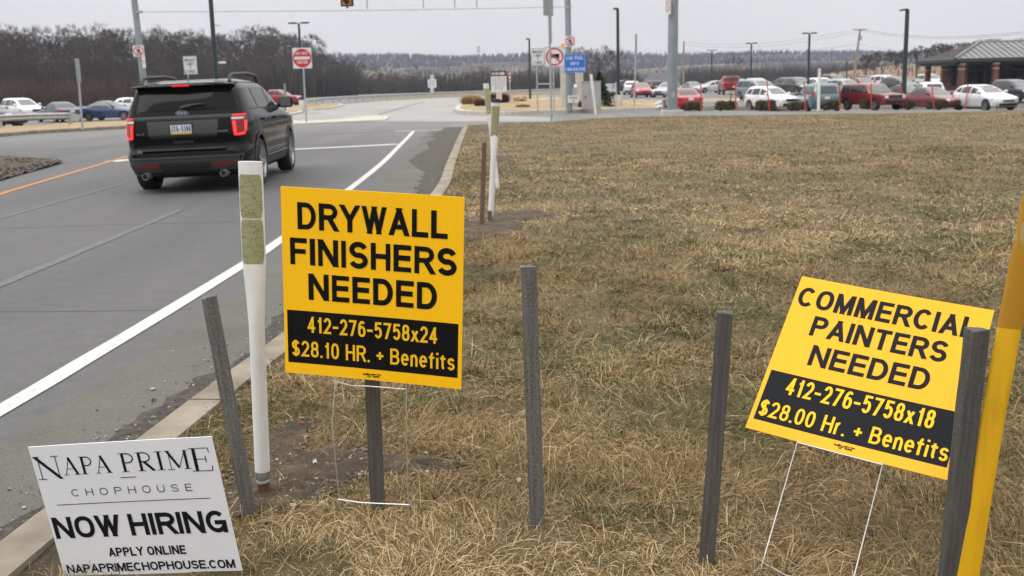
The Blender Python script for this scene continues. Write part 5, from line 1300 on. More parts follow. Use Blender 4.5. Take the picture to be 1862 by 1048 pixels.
KIND = {
 'sedan': dict(rows=[(.20, 2.2, -2.2, .80, 7), (.28, 2.36, -2.36, .88, 6), (.50, 2.42, -2.42, .905, 6), (.64, 2.39, -2.41, .91, 6), (.74, 2.22, -2.40, .905, 6), (.82, 1.75, -2.39, .89, 6), (.88, 1.30, -2.36, .875, 6), (.94, .98, -2.20, .86, 6), (.985, .84, -1.80, .845, 6), (1.10, .62, -1.52, .80, 6), (1.25, .28, -1.18, .72, 6), (1.36, .02, -.86, .645, 6), (1.42, -.2, -.66, .56, 5), (1.445, -.38, -.52, .36, 4)],
   sw=[[(-.16, .975), (.70, .97), (.10, 1.35), (-.16, 1.36)], [(-1.10, .985), (-.24, .978), (-.24, 1.36), (-.72, 1.34)], [(-1.48, 1.0), (-1.16, .99), (-.80, 1.32), (-.95, 1.28)]],
   ws=[(-.93, 1.0), (.93, 1.0), (.86, 1.35), (-.86, 1.35)], rw=[(-.88, 1.02), (.88, 1.02), (.80, 1.34), (-.80, 1.34)], head=(38, 72, .60, .72), tail=(-78, -40, .70, .84), grille=(.40, .46, .64), bump=(.85, .27, .40), ax=(1.45, -1.35), wr=.325, W=.905),
 'suv': dict(rows=[(.26, 2.05, -2.05, .80, 7), (.34, 2.2, -2.2, .89, 6), (.55, 2.26, -2.26, .915, 6), (.78, 2.24, -2.26, .92, 6), (.90, 2.08, -2.25, .915, 6), (.98, 1.65, -2.23, .90, 6), (1.04, 1.22, -2.21, .89, 6), (1.09, 1.02, -2.17, .87, 6), (1.25, .72, -2.04, .82, 6), (1.42, .40, -1.90, .755, 6), (1.54, .12, -1.80, .70, 6), (1.62, -.25, -1.70, .62, 6), (1.655, -.55, -1.45, .45, 5)],
   sw=[[(-.10, 1.09), (.80, 1.07), (.28, 1.50), (-.10, 1.52)], [(-1.05, 1.10), (-.19, 1.09), (-.19, 1.52), (-1.02, 1.51)], [(-1.80, 1.16), (-1.14, 1.12), (-1.10, 1.50), (-1.55, 1.46)]],
   ws=[(-.93, 1.11), (.93, 1.11), (.87, 1.52), (-.87, 1.52)], rw=[(-.84, 1.12), (.84, 1.12), (.80, 1.50), (-.80, 1.50)], head=(38, 72, .76, .89), tail=(-72, -36, .88, 1.10), grille=(.45, .62, .82), bump=(.85, .34, .50), ax=(1.35, -1.30), wr=.36, W=.915),
 'hatch': dict(rows=[(.20, 2.0, -1.9, .78, 7), (.28, 2.14, -2.05, .86, 6), (.50, 2.19, -2.12, .89, 6), (.68, 2.15, -2.12, .895, 6), (.78, 1.98, -2.11, .89, 6), (.87, 1.58, -2.09, .875, 6), (.94, 1.22, -2.06, .86, 6), (1.00, 1.02, -2.00, .84, 6), (1.14, .70, -1.86, .79, 6), (1.29, .32, -1.68, .72, 6), (1.40, -.02, -1.52, .65, 6), (1.46, -.4, -1.25, .54, 5), (1.48, -.6, -1.0, .4, 4)],
   sw=[[(-.10, .99), (.82, .97), (.16, 1.37), (-.10, 1.39)], [(-.98, 1.02), (-.19, .99), (-.19, 1.39), (-.90, 1.36)], [(-1.60, 1.10), (-1.06, 1.03), (-.98, 1.35), (-1.25, 1.31)]],
   ws=[(-.93, 1.02), (.93, 1.02), (.86, 1.39), (-.86, 1.39)], rw=[(-.84, 1.06), (.84, 1.06), (.78, 1.36), (-.78, 1.36)], head=(36, 70, .66, .79), tail=(-72, -34, .80, 1.02), grille=(.42, .50, .60), bump=(.80, .28, .42), ax=(1.33, -1.28), wr=.32, W=.89),
 'minivan': dict(rows=[(.22, 2.3, -2.3, .86, 7), (.30, 2.48, -2.5, .95, 6), (.55, 2.55, -2.56, .975, 7), (.80, 2.48, -2.56, .98, 7), (.92, 2.2, -2.55, .975, 7), (1.0, 1.85, -2.53, .965, 7), (1.06, 1.6, -2.51, .95, 7), (1.25, 1.25, -2.44, .91, 7), (1.45, .85, -2.34, .855, 7), (1.60, .5, -2.24, .81, 7), (1.70, .1, -2.12, .74, 6), (1.75, -.3, -1.9, .58, 5)],
   sw=[[(.30, 1.06), (1.30, 1.05), (.66, 1.56), (.30, 1.58)], [(-.95, 1.07), (.20, 1.06), (.20, 1.58), (-.95, 1.58)], [(-2.25, 1.10), (-1.05, 1.07), (-1.05, 1.58), (-2.10, 1.56)]],
   ws=[(-.93, 1.09), (.93, 1.09), (.88, 1.58), (-.88, 1.58)], rw=[(-.86, 1.12), (.86, 1.12), (.84, 1.58), (-.84, 1.58)], head=(40, 72, .70, .88), tail=(-68, -38, .95, 1.28), grille=(.4, .55, .72), bump=(.85, .30, .44), ax=(1.58, -1.45), wr=.345, W=.975),
 'jeep': dict(rows=[(.34, 2.0, -1.95, .80, 10), (.42, 2.10, -2.08, .87, 10), (.62, 2.12, -2.10, .885, 10), (.92, 2.06, -2.09, .885, 11), (1.00, 1.80, -2.08, .88, 11), (1.035, 1.1, -2.07, .875, 11), (1.06, .84, -2.06, .87, 11), (1.30, .60, -2.02, .82, 11), (1.50, .38, -1.97, .775, 11), (1.57, .22, -1.94, .74, 10), (1.61, 0, -1.86, .64, 8), (1.62, -.2, -1.7, .5, 6)],
   sw=[[(-.24, 1.07), (.60, 1.07), (.36, 1.49), (-.24, 1.50)], [(-1.02, 1.07), (-.32, 1.07), (-.32, 1.50), (-1.02, 1.50)], [(-1.95, 1.07), (-1.12, 1.07), (-1.12, 1.50), (-1.88, 1.50)]],
   ws=[(-.90, 1.08), (.90, 1.08), (.88, 1.50), (-.88, 1.50)], rw=[(-.84, 1.08), (.84, 1.08), (.82, 1.50), (-.82, 1.50)], head=None, tail=(-72, -52, .80, 1.02), grille=(.50, .70, .92), bump=(.97, .44, .62), ax=(1.28, -1.28), wr=.36, W=.885),
 'pickup': dict(rows=[(.40, 2.7, -2.75, .88, 9), (.50, 2.82, -2.84, .95, 9), (.75, 2.86, -2.86, .985, 10), (1.0, 2.84, -2.86, .99, 10), (1.12, 2.6, -2.86, .98, 10), (1.20, 1.9, -2.85, .97, 10), (1.23, 1.3, -2.84, .95, 10)],
   cab=[(1.20, 1.38, -.95, .945, 9), (1.30, 1.22, -.93, .92, 9), (1.55, .85, -.88, .85, 9), (1.75, .5, -.82, .79, 8), (1.84, .15, -.76, .70, 7), (1.86, -.1, -.7, .55, 5)],
   sw=[[(.12, 1.26), (1.16, 1.25), (.66, 1.70), (.12, 1.72)], [(-.86, 1.27), (.02, 1.26), (.02, 1.72), (-.80, 1.70)]],
   ws=[(-.92, 1.27), (.92, 1.27), (.88, 1.73), (-.88, 1.73)], rw=[(-.82, 1.30), (.82, 1.30), (.80, 1.70), (-.80, 1.70)], head=(46, 74, .86, 1.04), tail=(-70, -46, .82, 1.12), grille=(.55, .72, 1.0), bump=(.95, .48, .66), ax=(1.78, -1.75), wr=.40, W=.985),
}
CARM = {}
def car_meshes(kind):
    global ZC
    if kind in CARM: return CARM[kind]
    K = KIND[kind]; S = Shell(K['rows']); T = Shell(K['cab']) if 'cab' in K else S; ZC = K['wr']; d = {}
    me = S.mesh().mesh('body', M['black']); me = cut_arches(me, K['ax'], K['wr'] * 1.17, K['W'])
    me.polygons.foreach_set('use_smooth', [True] * len(me.polygons)); me.set_sharp_from_angle(angle=R(42)); d['body'] = me
    if 'cab' in K: d['cab'] = T.mesh().mesh('cab', M['black'], 42)
    for nm, c, fr in (('windscreen', K['ws'], True), ('rear_window', K['rw'], False)): d[nm] = end_patch(MB(), T, fr, c).mesh(nm, M['screen'] if fr else M['glass'], 60)
    d['side_window'] = [side_patch(MB(), T, sg, c).mesh('side_window', M['glass'], 60) for sg in (-1, 1) for c in K['sw']]
    d['headlight'] = []; d['tail_light'] = []
    for mir in (False, True):
        if K['head']: d['headlight'].append(wrap_patch(MB(), S, *K['head'], mirror=mir).mesh('headlight', M['lamp_clear'], 60))
        else: d['headlight'].append(end_patch(MB(), S, True, [(x * (-1 if mir else 1), z) for x, z in ((.58, .74), (.84, .74), (.84, .90), (.58, .90))], .012).mesh('headlight', M['lamp_clear'], 60))
        d['tail_light'].append(wrap_patch(MB(), S, *K['tail'], mirror=mir).mesh('tail_light', M['red_lens'], 60))
    gw, g0, g1 = K['grille']; d['grille'] = end_patch(MB(), S, True, [(-gw, g0), (gw, g0), (gw, g1), (-gw, g1)], .01).mesh('grille', M['black'], 60)
    bw, b0, b1 = K['bump']; d['bumper'] = [end_patch(MB(), S, fr, [(-bw, b0), (bw, b0), (bw, b1), (-bw, b1)], .012).mesh('bumper', M['black'], 60) for fr in (True, False)]
    zb = K['ws'][0][1]; yb = K['sw'][0][1][0] - .12
    d['mirror'] = []
    for sg in (-1, 1):
        mb = MB(); x = T.side(yb, zb) + .12; mb.lathe([(0, .12), (.06, .10), (.085, 0), (.06, -.09), (0, -.10)], 10, 'x', (sg * x, yb, zb + .05)); d['mirror'].append(mb.mesh('mirror', M['black'], 50))
    mb = MB()   # door seams
    for sg in (-1, 1):
        zs0, zs1 = K['rows'][2][0] - .05, zb
        for yy in sorted({c[0][0] - .04 for c in K['sw'][:2]} | {K['sw'][0][1][0] + .02}):
            side_patch(mb, S, sg, [(yy - .006, zs0), (yy + .006, zs0), (yy + .006, zs1), (yy - .006, zs1)], .003, nu=1, nv=6)
    d['door_seam'] = mb.mesh('door_seam', M['black'])
    CARM[kind] = d; return d
PM = {}
def car(kind, px, Y, rz, col, label, group, full=True, name=None, scale=1.0, bw=None, py=195):
    K = KIND[kind]; d = car_meshes(kind); B = base(px, Y, py)
    root = thing(name or {'jeep': 'parked_suv', 'suv': 'parked_suv', 'minivan': 'parked_minivan', 'pickup': 'parked_pickup'}.get(kind, 'parked_car'), label, {'suv': 'suv', 'jeep': 'suv', 'minivan': 'minivan', 'pickup': 'pickup truck'}.get(kind, 'car'), B, R(rz), group)
    root.scale = (scale,) * 3
    key = tuple(col)
    if key not in PM: PM[key] = paint('car_paint', col)
    def put(nm, me, m=None, parent=root):
        if m is not None: me = me.copy(); me.materials.clear(); me.materials.append(m)
        return link(nm, me, parent)
    b = put('body', d['body'], PM[key])
    if 'cab' in d: put('cab', d['cab'], PM[key])
    for nm in ('windscreen', 'rear_window'): link(nm, d[nm], root)
    for me in d['side_window']: link('side_window', me, root)
    for me in d['headlight']: link('headlight', me, root)
    for me in d['tail_light']: link('tail_light', me, root)
    link('grille', d['grille'], root)
    for me in d['bumper']: link('bumper', me, root)
    for me in d['mirror']: put('mirror', me, PM[key])
    link('door_seam', d['door_seam'], root)
    for y in K['ax']:
        for sg in (-1, 1): wheel(root, sg * (K['W'] - .10), y, K['wr'], .21)
    # number plate at the tail
    z = .88 if kind in ('suv', 'minivan', 'jeep') else .78; S = Shell(K['rows']); yr = S.end(0, z, False, .012)
    MB().add([(.16, yr, z - .08), (-.16, yr, z - .08), (-.16, yr, z + .08), (.16, yr, z + .08)], [(0, 1, 2, 3)]).build('number_plate', M['sign_white'], root)
    return root
GR, GL_ = 'cars parked in the right car park', 'cars parked in the left car park'
# left car park
car('suv', -28, 61, -99, (.008, .009, .011), 'black suv cut off by the left edge of the picture', GL_, scale=1.06)
car('suv', 42, 82, 231, (.70, .71, .72), 'white suv beside the navy sedan behind the left guardrail', GL_, scale=1.08)
car('sedan', 106, 74, 46, (.012, .016, .045), 'navy sedan seen from behind with its red tail light over the guardrail', GL_)
car('sedan', 202, 75, -99, (.030, .055, .125), 'blue sedan side on, just left of the black suv', GL_)
car('hatch', 250, 92, -92, (.62, .63, .64), 'white car showing only its roof between the blue sedan and black suv', GL_)
car('pickup', 507, 103, -104, (.26, .012, .016), 'red pickup beyond the black suv mirror and wooden post', GL_, scale=.92)
car('sedan', 484, 118, -90, (.5, .52, .54), 'pale car mostly hidden behind the black suv mirror', GL_)
# right car park: first row
car('sedan', 1241, 65.5, 3, (.33, .006, .012), 'bright red sedan seen from behind, right of the thick steel pole', GR)
car('suv', 1402, 69.5, 201, (.76, .77, .78), 'white suv facing the road in the front row of the right car park', GR)
car('minivan', 1486, 64.5, -4, (.085, .16, .19), 'teal minivan seen from behind in the front row of the right car park', GR)
car('jeep', 1585, 62, 199, (.17, .010, .014), 'boxy dark red suv with upright windows in the front row', GR)
car('sedan', 1696, 63.5, 195, (.155, .012, .022), 'maroon sedan facing the road beside the boxy dark red suv', GR)
car('hatch', 1788, 60.5, 191, (.66, .68, .70), 'silver white hatchback in front of the brick building', GR, scale=1.02)
car('suv', 1905, 58.5, 152, (.010, .011, .013), 'black suv cut off by the right edge of the picture, front row', GR, scale=1.05)
# further rows
car('hatch', 1166, 104, 182, (.36, .012, .018), 'small red hatchback facing the camera left of the thick steel pole', GR)
car('suv', 1197, 116, -48, (.012, .014, .018), 'dark suv with a red tail light just left of the thick steel pole', GR)
car('sedan', 1213, 100, 150, (.36, .38, .40), 'silver sedan partly hidden by the thick steel pole', GR)
car('sedan', 1109, 100, 178, (.045, .055, .06), 'dark grey car beside the small evergreen', GR)
car('suv', 1152, 128, -20, (.66, .67, .68), 'white suv behind the small red hatchback', GR, scale=1.02)
car('pickup', 1133, 140, 100, (.02, .024, .028), 'dark pickup far behind the lamp pole with concrete base', GR)
car('pickup', 1327, 109, -5, (.30, .006, .010), 'bright red pickup seen from behind, tallest in its row', GR, scale=1.05)
car('hatch', 1292, 126, 110, (.50, .51, .50), 'silver car between the thick steel pole and the red pickup', GR)
car('minivan', 1377, 88, 196, (.22, .25, .29), 'blue grey minivan just behind the white front row suv', GR)
car('suv', 1378, 108, 190, (.55, .56, .56), 'pale suv showing its roof above the blue grey minivan', GR)
car('suv', 1421, 112, 22, (.10, .10, .115), 'grey suv between the white suv and the teal minivan', GR)
car('suv', 1452, 96, 190, (.03, .035, .04), 'dark suv hidden behind the left corner of the teal minivan', GR)
car('suv', 1493, 92, 186, (.66, .67, .68), 'white suv showing its roof above the teal minivan', GR)
car('pickup', 1513, 112, 200, (.05, .06, .065), 'dark pickup far behind between minivan and boxy dark red suv', GR)
car('suv', 1537, 88, 198, (.33, .35, .33), 'silver suv just behind the boxy dark red suv', GR)
car('sedan', 1568, 100, 190, (.25, .02, .025), 'red sedan showing its roof above the boxy dark red suv', GR)
car('suv', 1582, 128, 200, (.025, .03, .03), 'dark suv farthest behind the boxy dark red suv', GR)
car('suv', 1612, 104, 200, (.60, .62, .63), 'pale silver suv behind the boxy dark red suv hood', GR)
car('hatch', 1634, 95, 200, (.03, .04, .05), 'dark hatchback between the pale silver suv and black sedan', GR)
car('sedan', 1648, 80, 198, (.012, .015, .018), 'black sedan just behind the maroon sedan', GR)
car('suv', 1684, 79, -8, (.68, .69, .70), 'white suv with a dark rear window behind the maroon sedan', GR)
car('suv', 1690, 118, 190, (.55, .56, .57), 'pale suv far behind, just left of the brick building', GR)
car('suv', 1846, 78, 190, (.016, .020, .028), 'dark blue suv behind the silver white hatchback', GR, scale=1.05)
car('sedan', 1260, 128, 190, (.10, .12, .14), 'dark sedan just right of the thick steel pole, far back', GR)
car('suv', 1345, 150, 180, (.25, .28, .30), 'grey suv far behind the red pickup', GR)

# ------------------------------------------------------------------ the black SUV on the road
S = Shell([(.24, 2.25, -2.20, .86, 8), (.32, 2.42, -2.42, .95, 8), (.44, 2.48, -2.49, .985, 8), (.57, 2.50, -2.505, 1.0, 8), (.645, 2.50, -2.49, 1.0, 8), (.69, 2.49, -2.435, 1.0, 8), (.72, 2.485, -2.42, .998, 8), (.90, 2.46, -2.415, 1.0, 8), (.935, 2.45, -2.412, .996, 8), (1.05, 2.34, -2.395, .992, 8), (1.12, 2.0, -2.38, .985, 8), (1.18, 1.45, -2.365, .97, 8), (1.24, 1.17, -2.34, .955, 8), (1.30, 1.02, -2.315, .93, 8), (1.45, .70, -2.24, .88, 8), (1.60, .33, -2.15, .825, 8), (1.665, .08, -2.09, .785, 7), (1.715, -.25, -1.98, .715, 6), (1.755, -.6, -1.75, .55, 5)])
ZC = .385; AX = (1.43, -1.43)
LL = onG(277, 343.5, 0)
HEAD = 2.6
fwd = Vector((-math.sin(R(HEAD)), math.cos(R(HEAD)), 0)); rgt = Vector((math.cos(R(HEAD)), math.sin(R(HEAD)), 0))
O = LL - fwd * (-1.43 - .05) + rgt * .86
root = thing('suv', 'black suv with lit red tail lights driving away on the road', 'suv', (O.x, O.y, LL.z), R(HEAD), rot=(0, R(-1.2), R(HEAD)))
BK = mat('black_car_paint', (.0038, .0042, .005), .10, .0, col2=(.0055, .006, .0065), scale=3, coat=.06, spec=.14)
me = S.mesh(96, 4).mesh('body', BK); me = cut_arches(me, AX, .45, 1.0); me.polygons.foreach_set('use_smooth', [True] * len(me.polygons)); me.set_sharp_from_angle(angle=R(35)); body = link('body', me, root)
def P_(nm, fn, m, parent=root, sm=60): mb = MB(); fn(mb); return mb.build(nm, m, parent, smooth=sm)
# glass
P_('rear_window', lambda mb: end_patch(mb, S, False, [(-.885, 1.285), (.885, 1.285), (.89, 1.60), (-.89, 1.60)], .010, nu=20), M['tint'])
P_('windscreen', lambda mb: end_patch(mb, S, True, [(-.93, 1.25), (.93, 1.25), (.88, 1.62), (-.88, 1.62)]), M['screen'])
for sg in (-1, 1):
    for c_ in ([(-2.12, 1.30), (-1.36, 1.285), (-1.46, 1.595), (-2.02, 1.59)], [(-1.16, 1.275), (-.24, 1.265), (-.24, 1.60), (-1.22, 1.60)], [(-.14, 1.262), (.92, 1.255), (.34, 1.585), (-.14, 1.60)]):
        P_('side_window', lambda mb: side_patch(mb, S, sg, c_, .006), M['tint'])
    P_('window_trim', lambda mb: side_patch(mb, S, sg, [(-2.16, 1.262), (.98, 1.238), (.95, 1.250), (-2.15, 1.276)], .009, nu=20, nv=1), M['black'])
    for yy in (-.19, -1.20, .98):
        P_('door_seam', lambda mb: side_patch(mb, S, sg, [(yy - .006, .42), (yy + .006, .42), (yy + .006, 1.25), (yy - .006, 1.25)], .003, nu=1, nv=8), M['rubber'])
    P_('sill_cladding', lambda mb: side_patch(mb, S, sg, [(-.98, .30), (.98, .30), (.98, .44), (-.98, .44)], .014, nu=12), M['darkgrey'])
    P_('chrome_strip', lambda mb: side_patch(mb, S, sg, [(-.95, .455), (.95, .455), (.95, .475), (-.95, .475)], .016, nu=12, nv=1), M['alloy'])
    for yy in (-.98, .08):
        h = MB(); h.box((sg * (S.side(yy, 1.08) + .03), yy, 1.08), (.035, .20, .035)); o = h.build('door_handle', M['darkgrey'], root); bevel(o, .01)
    mb = MB(); x_ = S.side(.80, 1.27); mb.box((sg * (x_ + .17), .78, 1.32), (.24, .12, .20)); o = mb.build('mirror', BK, root); bevel(o, .045, 3)
    mb = MB(); mb.box((sg * (x_ + .17), .716, 1.32), (.19, .006, .15)); q_ = mb.build('mirror_glass', M['screen'], o); bevel(q_, .002)
    MB().box((sg * (x_ + .03), .78, 1.26), (.16, .08, .06)).build('mirror_arm', BK, root)
    # roof rail
    mb = MB(); rail = [(-1.95, 1.70), (-1.88, 1.785), (-1.70, 1.815), (-.6, 1.84), (.02, 1.81), (.14, 1.71)]; mb.tube([(sg * (.70 - .03 * abs(y_) * .2), y_, z_) for y_, z_ in rail], .030, 8); mb.build('roof_rail', M['darkgrey'], root, smooth=60)
# spoiler with the high brake lamp
mb = MB(); n = 16; vs = []
for i in range(n + 1):
    f = -1 + 2 * i / n; x = .79 * f; k = 1 - abs(f) ** 6; yr = -2.27 + .05 * (1 - k) + .03 * f * f
    vs += [(x, -1.86, 1.735 - .05 * abs(f) ** 4), (x, yr + .03, 1.702 - .03 * abs(f) ** 4), (x, yr, 1.665), (x, yr + .05, 1.642), (x, -1.95, 1.635)]
mb.add(vs, [(5 * i + k, 5 * i + k + 1, 5 * i + k + 6, 5 * i + k + 5) for i in range(n) for k in range(4)] + [(4, 3, 2, 1, 0), tuple(5 * n + k for k in range(5))])
sp_ = mb.build('spoiler', BK, root, smooth=35)
MB().box((0, -2.262, 1.664), (.26, .03, .026)).build('brake_lamp', M['red_lit'], root)
# antenna
mb = MB(); mb.lathe([(.035, 0), (.03, .03), (0, .035)], 10, c=(-.05, -1.55, 1.735)); mb.tube([(-.05, -1.55, 1.76), (-.07, -1.72, 1.93)], .006, 5); mb.build('antenna', M['black'], root)
# tail lamps: red shell, lit ring, clear strip
for mir in (False, True):
    o = P_('tail_light', lambda mb: wrap_patch(mb, S, 0, 0, 0, 0, .012, mir, c=[(-71, .87), (-47, .89), (-31, 1.20), (-72, 1.20)], nu=14, nv=8), M['red_lens'])
    P_('lit_ring', lambda mb: [wrap_patch(mb, S, 0, 0, 0, 0, .018, mir, c=c_, nu=6, nv=6) for c_ in ([(-70, .87), (-65.5, .87), (-65.5, 1.09), (-70.5, 1.09)], [(-65.5, .862), (-47, .880), (-47, .915), (-65.5, .90)], [(-48, .915), (-42.5, .93), (-38, 1.09), (-46, 1.09)])], M['red_hot'], o)
    P_('clear_strip', lambda mb: wrap_patch(mb, S, 0, 0, 0, 0, .017, mir, c=[(-71.5, 1.115), (-46, 1.115), (-44, 1.15), (-71.5, 1.15)], nu=8, nv=2), M['lamp_clear'], o)
    P_('lit_strip', lambda mb: wrap_patch(mb, S, 0, 0, 0, 0, .017, mir, c=[(-71.5, 1.165), (-38, 1.17), (-33, 1.196), (-71.5, 1.196)], nu=8, nv=2), M['red_lit'], o)
# tailgate seams, handle, trim, plate, badge, wiper
rear = lambda c_, off, **k: (lambda mb: end_patch(mb, S, False, c_, off, **k))
for c_ in ([(-.80, .715), (-.792, .715), (-.80, 1.27), (-.808, 1.27)], [(.792, .715), (.80, .715), (.808, 1.27), (.80, 1.27)]): P_('tailgate_seam', rear(c_, .004, nu=1, nv=8), M['rubber'])
P_('tailgate_seam', rear([(-.80, .708), (.80, .708), (.80, .716), (-.80, .716)], .006, nu=14, nv=1), M['rubber'])
mb = end_patch(MB(), S, False, [(-.80, 1.165), (.80, 1.165), (.79, 1.205), (-.79, 1.205)], .026, nu=16, nv=3); end_patch(mb, S, False, [(-.80, 1.145), (.80, 1.145), (.80, 1.165), (-.80, 1.165)], .012, nu=16, nv=1); mb.build('tailgate_trim', mat('dark_chrome', (.05, .053, .058), .25, .7), root, smooth=40)
P_('tailgate_panel', rear([(-.52, .86), (.52, .86), (.56, 1.13), (-.56, 1.13)], .005, nu=14), mat('gloss_black_panel', (.004, .004, .0045), .15, coat=.6))
yb = S.end(0, .99, False)
o = MB().box((-.02, yb - .018, 1.0), (.345, .018, .175)).build('number_plate', M['darkgrey'], root)
py_ = yb - .029
def back(parent, body_, x0, x1, z0, z1, y, m, nm, **k):
    mb = MB(); letters(mb, body_, x0, x1, z0, z1, y, **k); return mb.build(nm, m, parent)
M['plate_white'] = mat('plate_white', (.62, .64, .66), .5); M['plate_gold'] = mat('plate_gold', (.62, .40, .04), .5); M['plate_blue'] = mat('plate_blue', (.03, .05, .16), .5)
for nm, z0, z1, m in (('plate_face', .953, 1.066, 'plate_white'), ('plate_band', .925, .952, 'plate_gold'), ('plate_header', 1.067, 1.077, 'plate_blue')):
    MB().add([(-.18, py_, z0), (.14, py_, z0), (.14, py_, z1), (-.18, py_, z1)], [(0, 1, 2, 3)]).build(nm, M[m], o)
back(o, 'JTG-5306', -.168, .128, .962, 1.052, py_ - .002, M['plate_blue'], 'plate_number', t=.15, gap=.12)
ye = S.end(0, 1.245, False) - .014
mb = MB(); n = 28; mb.add([(.102 * math.cos(2 * math.pi * k / n), ye, 1.243 + .040 * math.sin(2 * math.pi * k / n)) for k in range(n)], [tuple(range(n))]); o = mb.build('badge', M['alloy'], root)
mb = MB(); mb.add([(.093 * math.cos(2 * math.pi * k / n), ye - .002, 1.243 + .033 * math.sin(2 * math.pi * k / n)) for k in range(n)], [tuple(range(n))]); mb.build('badge_field', M['plate_blue'], o)
back(o, 'Ford', -.062, .062, 1.226, 1.262, ye - .004, M['sign_white'], 'badge_script', t=.13, gap=.08)
yx = S.end(-.62, .93, False) - .006
back(root, 'XLT', -.72, -.60, .93, .955, yx, M['alloy'], 'trim_badge', t=.2, gap=.3)
back(root, '4WD', .54, .69, .93, .958, yx, M['alloy'], 'trim_badge', t=.2, gap=.3)
mb = MB(); zw = 1.335; yw = S.end(0, zw, False) - .03; mb.tube([(-.02, yw - .01, zw - .02), (.10, yw - .012, zw + .01), (.36, yw - .012, zw + .045)], [.034, .030, .012], 8); mb.tube([(-.02, yw, zw - .03), (.40, yw - .006, zw - .02)], .010, 6); mb.build('rear_wiper', M['black'], root, smooth=60)
mb = MB(); mb.box((0, S.end(0, .80, False) - .012, .80), (.30, .03, .035)); mb.build('gate_handle', M['rubber'], root)
# bumper: grey insert, tow cover, reflectors, tailpipes, loading lip
P_('bumper_insert', rear([(-.86, .30), (.86, .30), (.90, .555), (-.90, .555)], .012, nu=20), M['darkgrey'])
P_('bumper_ridge', rear([(-.90, .555), (.90, .555), (.91, .585), (-.91, .585)], .026, nu=20, nv=2), M['darkgrey'])
P_('tow_cover', rear([(-.36, .30), (.36, .30), (.42, .49), (-.42, .49)], .026, nu=12), M['black'])
for sg in (-1, 1):
    P_('reflector', rear([(sg * .58 - .17, .43), (sg * .58 + .17, .43), (sg * .58 + .17, .462), (sg * .58 - .17, .462)], .020, nu=8, nv=1), M['red_lens'])
    MB().lathe([(.045, -2.60), (.052, -2.60), (.052, -2.35), (.045, -2.35)], 18, 'y', (sg * .60, 0, .30)).build('tailpipe', M['alloy'], root, smooth=40)
    MB().lathe([(0, -2.57), (.045, -2.57)], 18, 'y', (sg * .60, 0, .30)).build('tailpipe_mouth', M['black'], root)
P_('step_pad', lambda mb: mb.box((0, -2.455, .688), (1.30, .07, .012)), M['darkgrey'])
MB().box((0, 0, .30), (1.45, 4.3, .10)).build('underbody', M['black'], root)
for y_ in AX:
    for sg in (-1, 1):
        w_ = wheel(root, sg * .875, y_, .385, .255, 5, .70, True)
        mb = MB(); n = 20; vs = []
        for k in range(n + 1):
            a = math.pi * (-.02 + 1.04 * k / n)
            for rr_ in (.445, .50): yy, zz = y_ + rr_ * math.cos(a), .385 + rr_ * math.sin(a); vs.append((sg * (S.side(yy, max(.32, zz)) + .012), yy, zz))
        mb.add(vs, [(2 * k, 2 * k + 1, 2 * k + 3, 2 * k + 2) for k in range(n)]); mb.build('arch_trim', M['darkgrey'], root, smooth=60)
# ================================================================== BUILDING
Y0 = 97.0; B = atY(1741, 160, Y0); ZB = g(B.x, Y0); WB, DB = 19.0, 8.6
root = thing('brick_building', 'low brick building with dark windows and a hipped grey metal roof', 'building', (B.x, Y0, ZB))
ze = zat(1741, 107, Y0) - ZB; zr = zat(1763, 77, Y0 + DB / 2) - ZB
x0 = -.6
def rpt(x, y, z): return (x, y, z)
ov = .0
A_, B_, C_, D_ = (x0, -.5, ze), (WB, -.5, ze), (WB, DB, ze), (x0, DB, ze); r0, r1 = (x0 + 4.4, DB / 2 - .25, zr), (WB - 4, DB / 2 - .25, zr)
mb = MB(); mb.add([A_, B_, C_, D_, r0, r1], [(0, 1, 5, 4), (1, 2, 5), (2, 3, 4, 5), (3, 0, 4)]); rf = mb.build('roof', M['roof_metal'], root)
mb = MB()
def seam(p, q, w=.07): mb.tube([Vector(p) + Vector((0, 0, .03)), Vector(q) + Vector((0, 0, .03))], w / 2, 4)
k = .62; x = x0 + k
while x < WB:
    f = 1.0
    if x < r0[0]: f = (x - x0) / (r0[0] - x0)
    if x > r1[0]: f = (WB - x) / (WB - r1[0])
    seam((x, -.5, ze), (x, -.5 + (r0[1] + .5) * f, ze + (zr - ze) * f)); x += k
y = -.5 + k
while y < DB:
    f = min((y + .5) / (r0[1] + .5), (DB - y) / (DB - r0[1])); seam((x0, y, ze), (x0 + (r0[0] - x0) * f, y, ze + (zr - ze) * f)); y += k
mb.build('roof_seams', M['roof_seam'], rf)
mb = MB(); mb.tube([Vector(A_) + Vector((0, 0, .05)), Vector(r0) + Vector((0, 0, .06))], .14, 6); mb.tube([r0, r1], .14, 6); mb.build('roof_ridge', M['roof_metal'], rf)
mb = MB(); mb.box(((x0 + WB) / 2, -.52, ze - .16), (WB - x0 + .1, .14, .30)); mb.box((x0 - .02, DB / 2 - .25, ze - .16), (.14, DB + .4, .30)); mb.box(((x0 + WB) / 2, DB / 2, ze - .42), (WB - x0 - .5, DB - .3, .30)); mb.build('fascia', M['fascia'], root)
for xc, yc in ((.32, .1), (3.55, .1), (6.8, .1), (10.0, .1), (13.2, .1), (.32, DB - .8), (.32, DB / 2 - .3)):
    o = MB().box((xc, yc, (ze - .4) / 2), (.46, .46, ze - .4)).build('brick_column', M['brick'], root)
    MB().box((xc, yc, ze - .52), (.54, .54, .20)).build('column_cap', M['stone_trim'], o); MB().box((xc, yc, ze - .98), (.52, .52, .12)).build('column_band', M['stone_trim'], o)
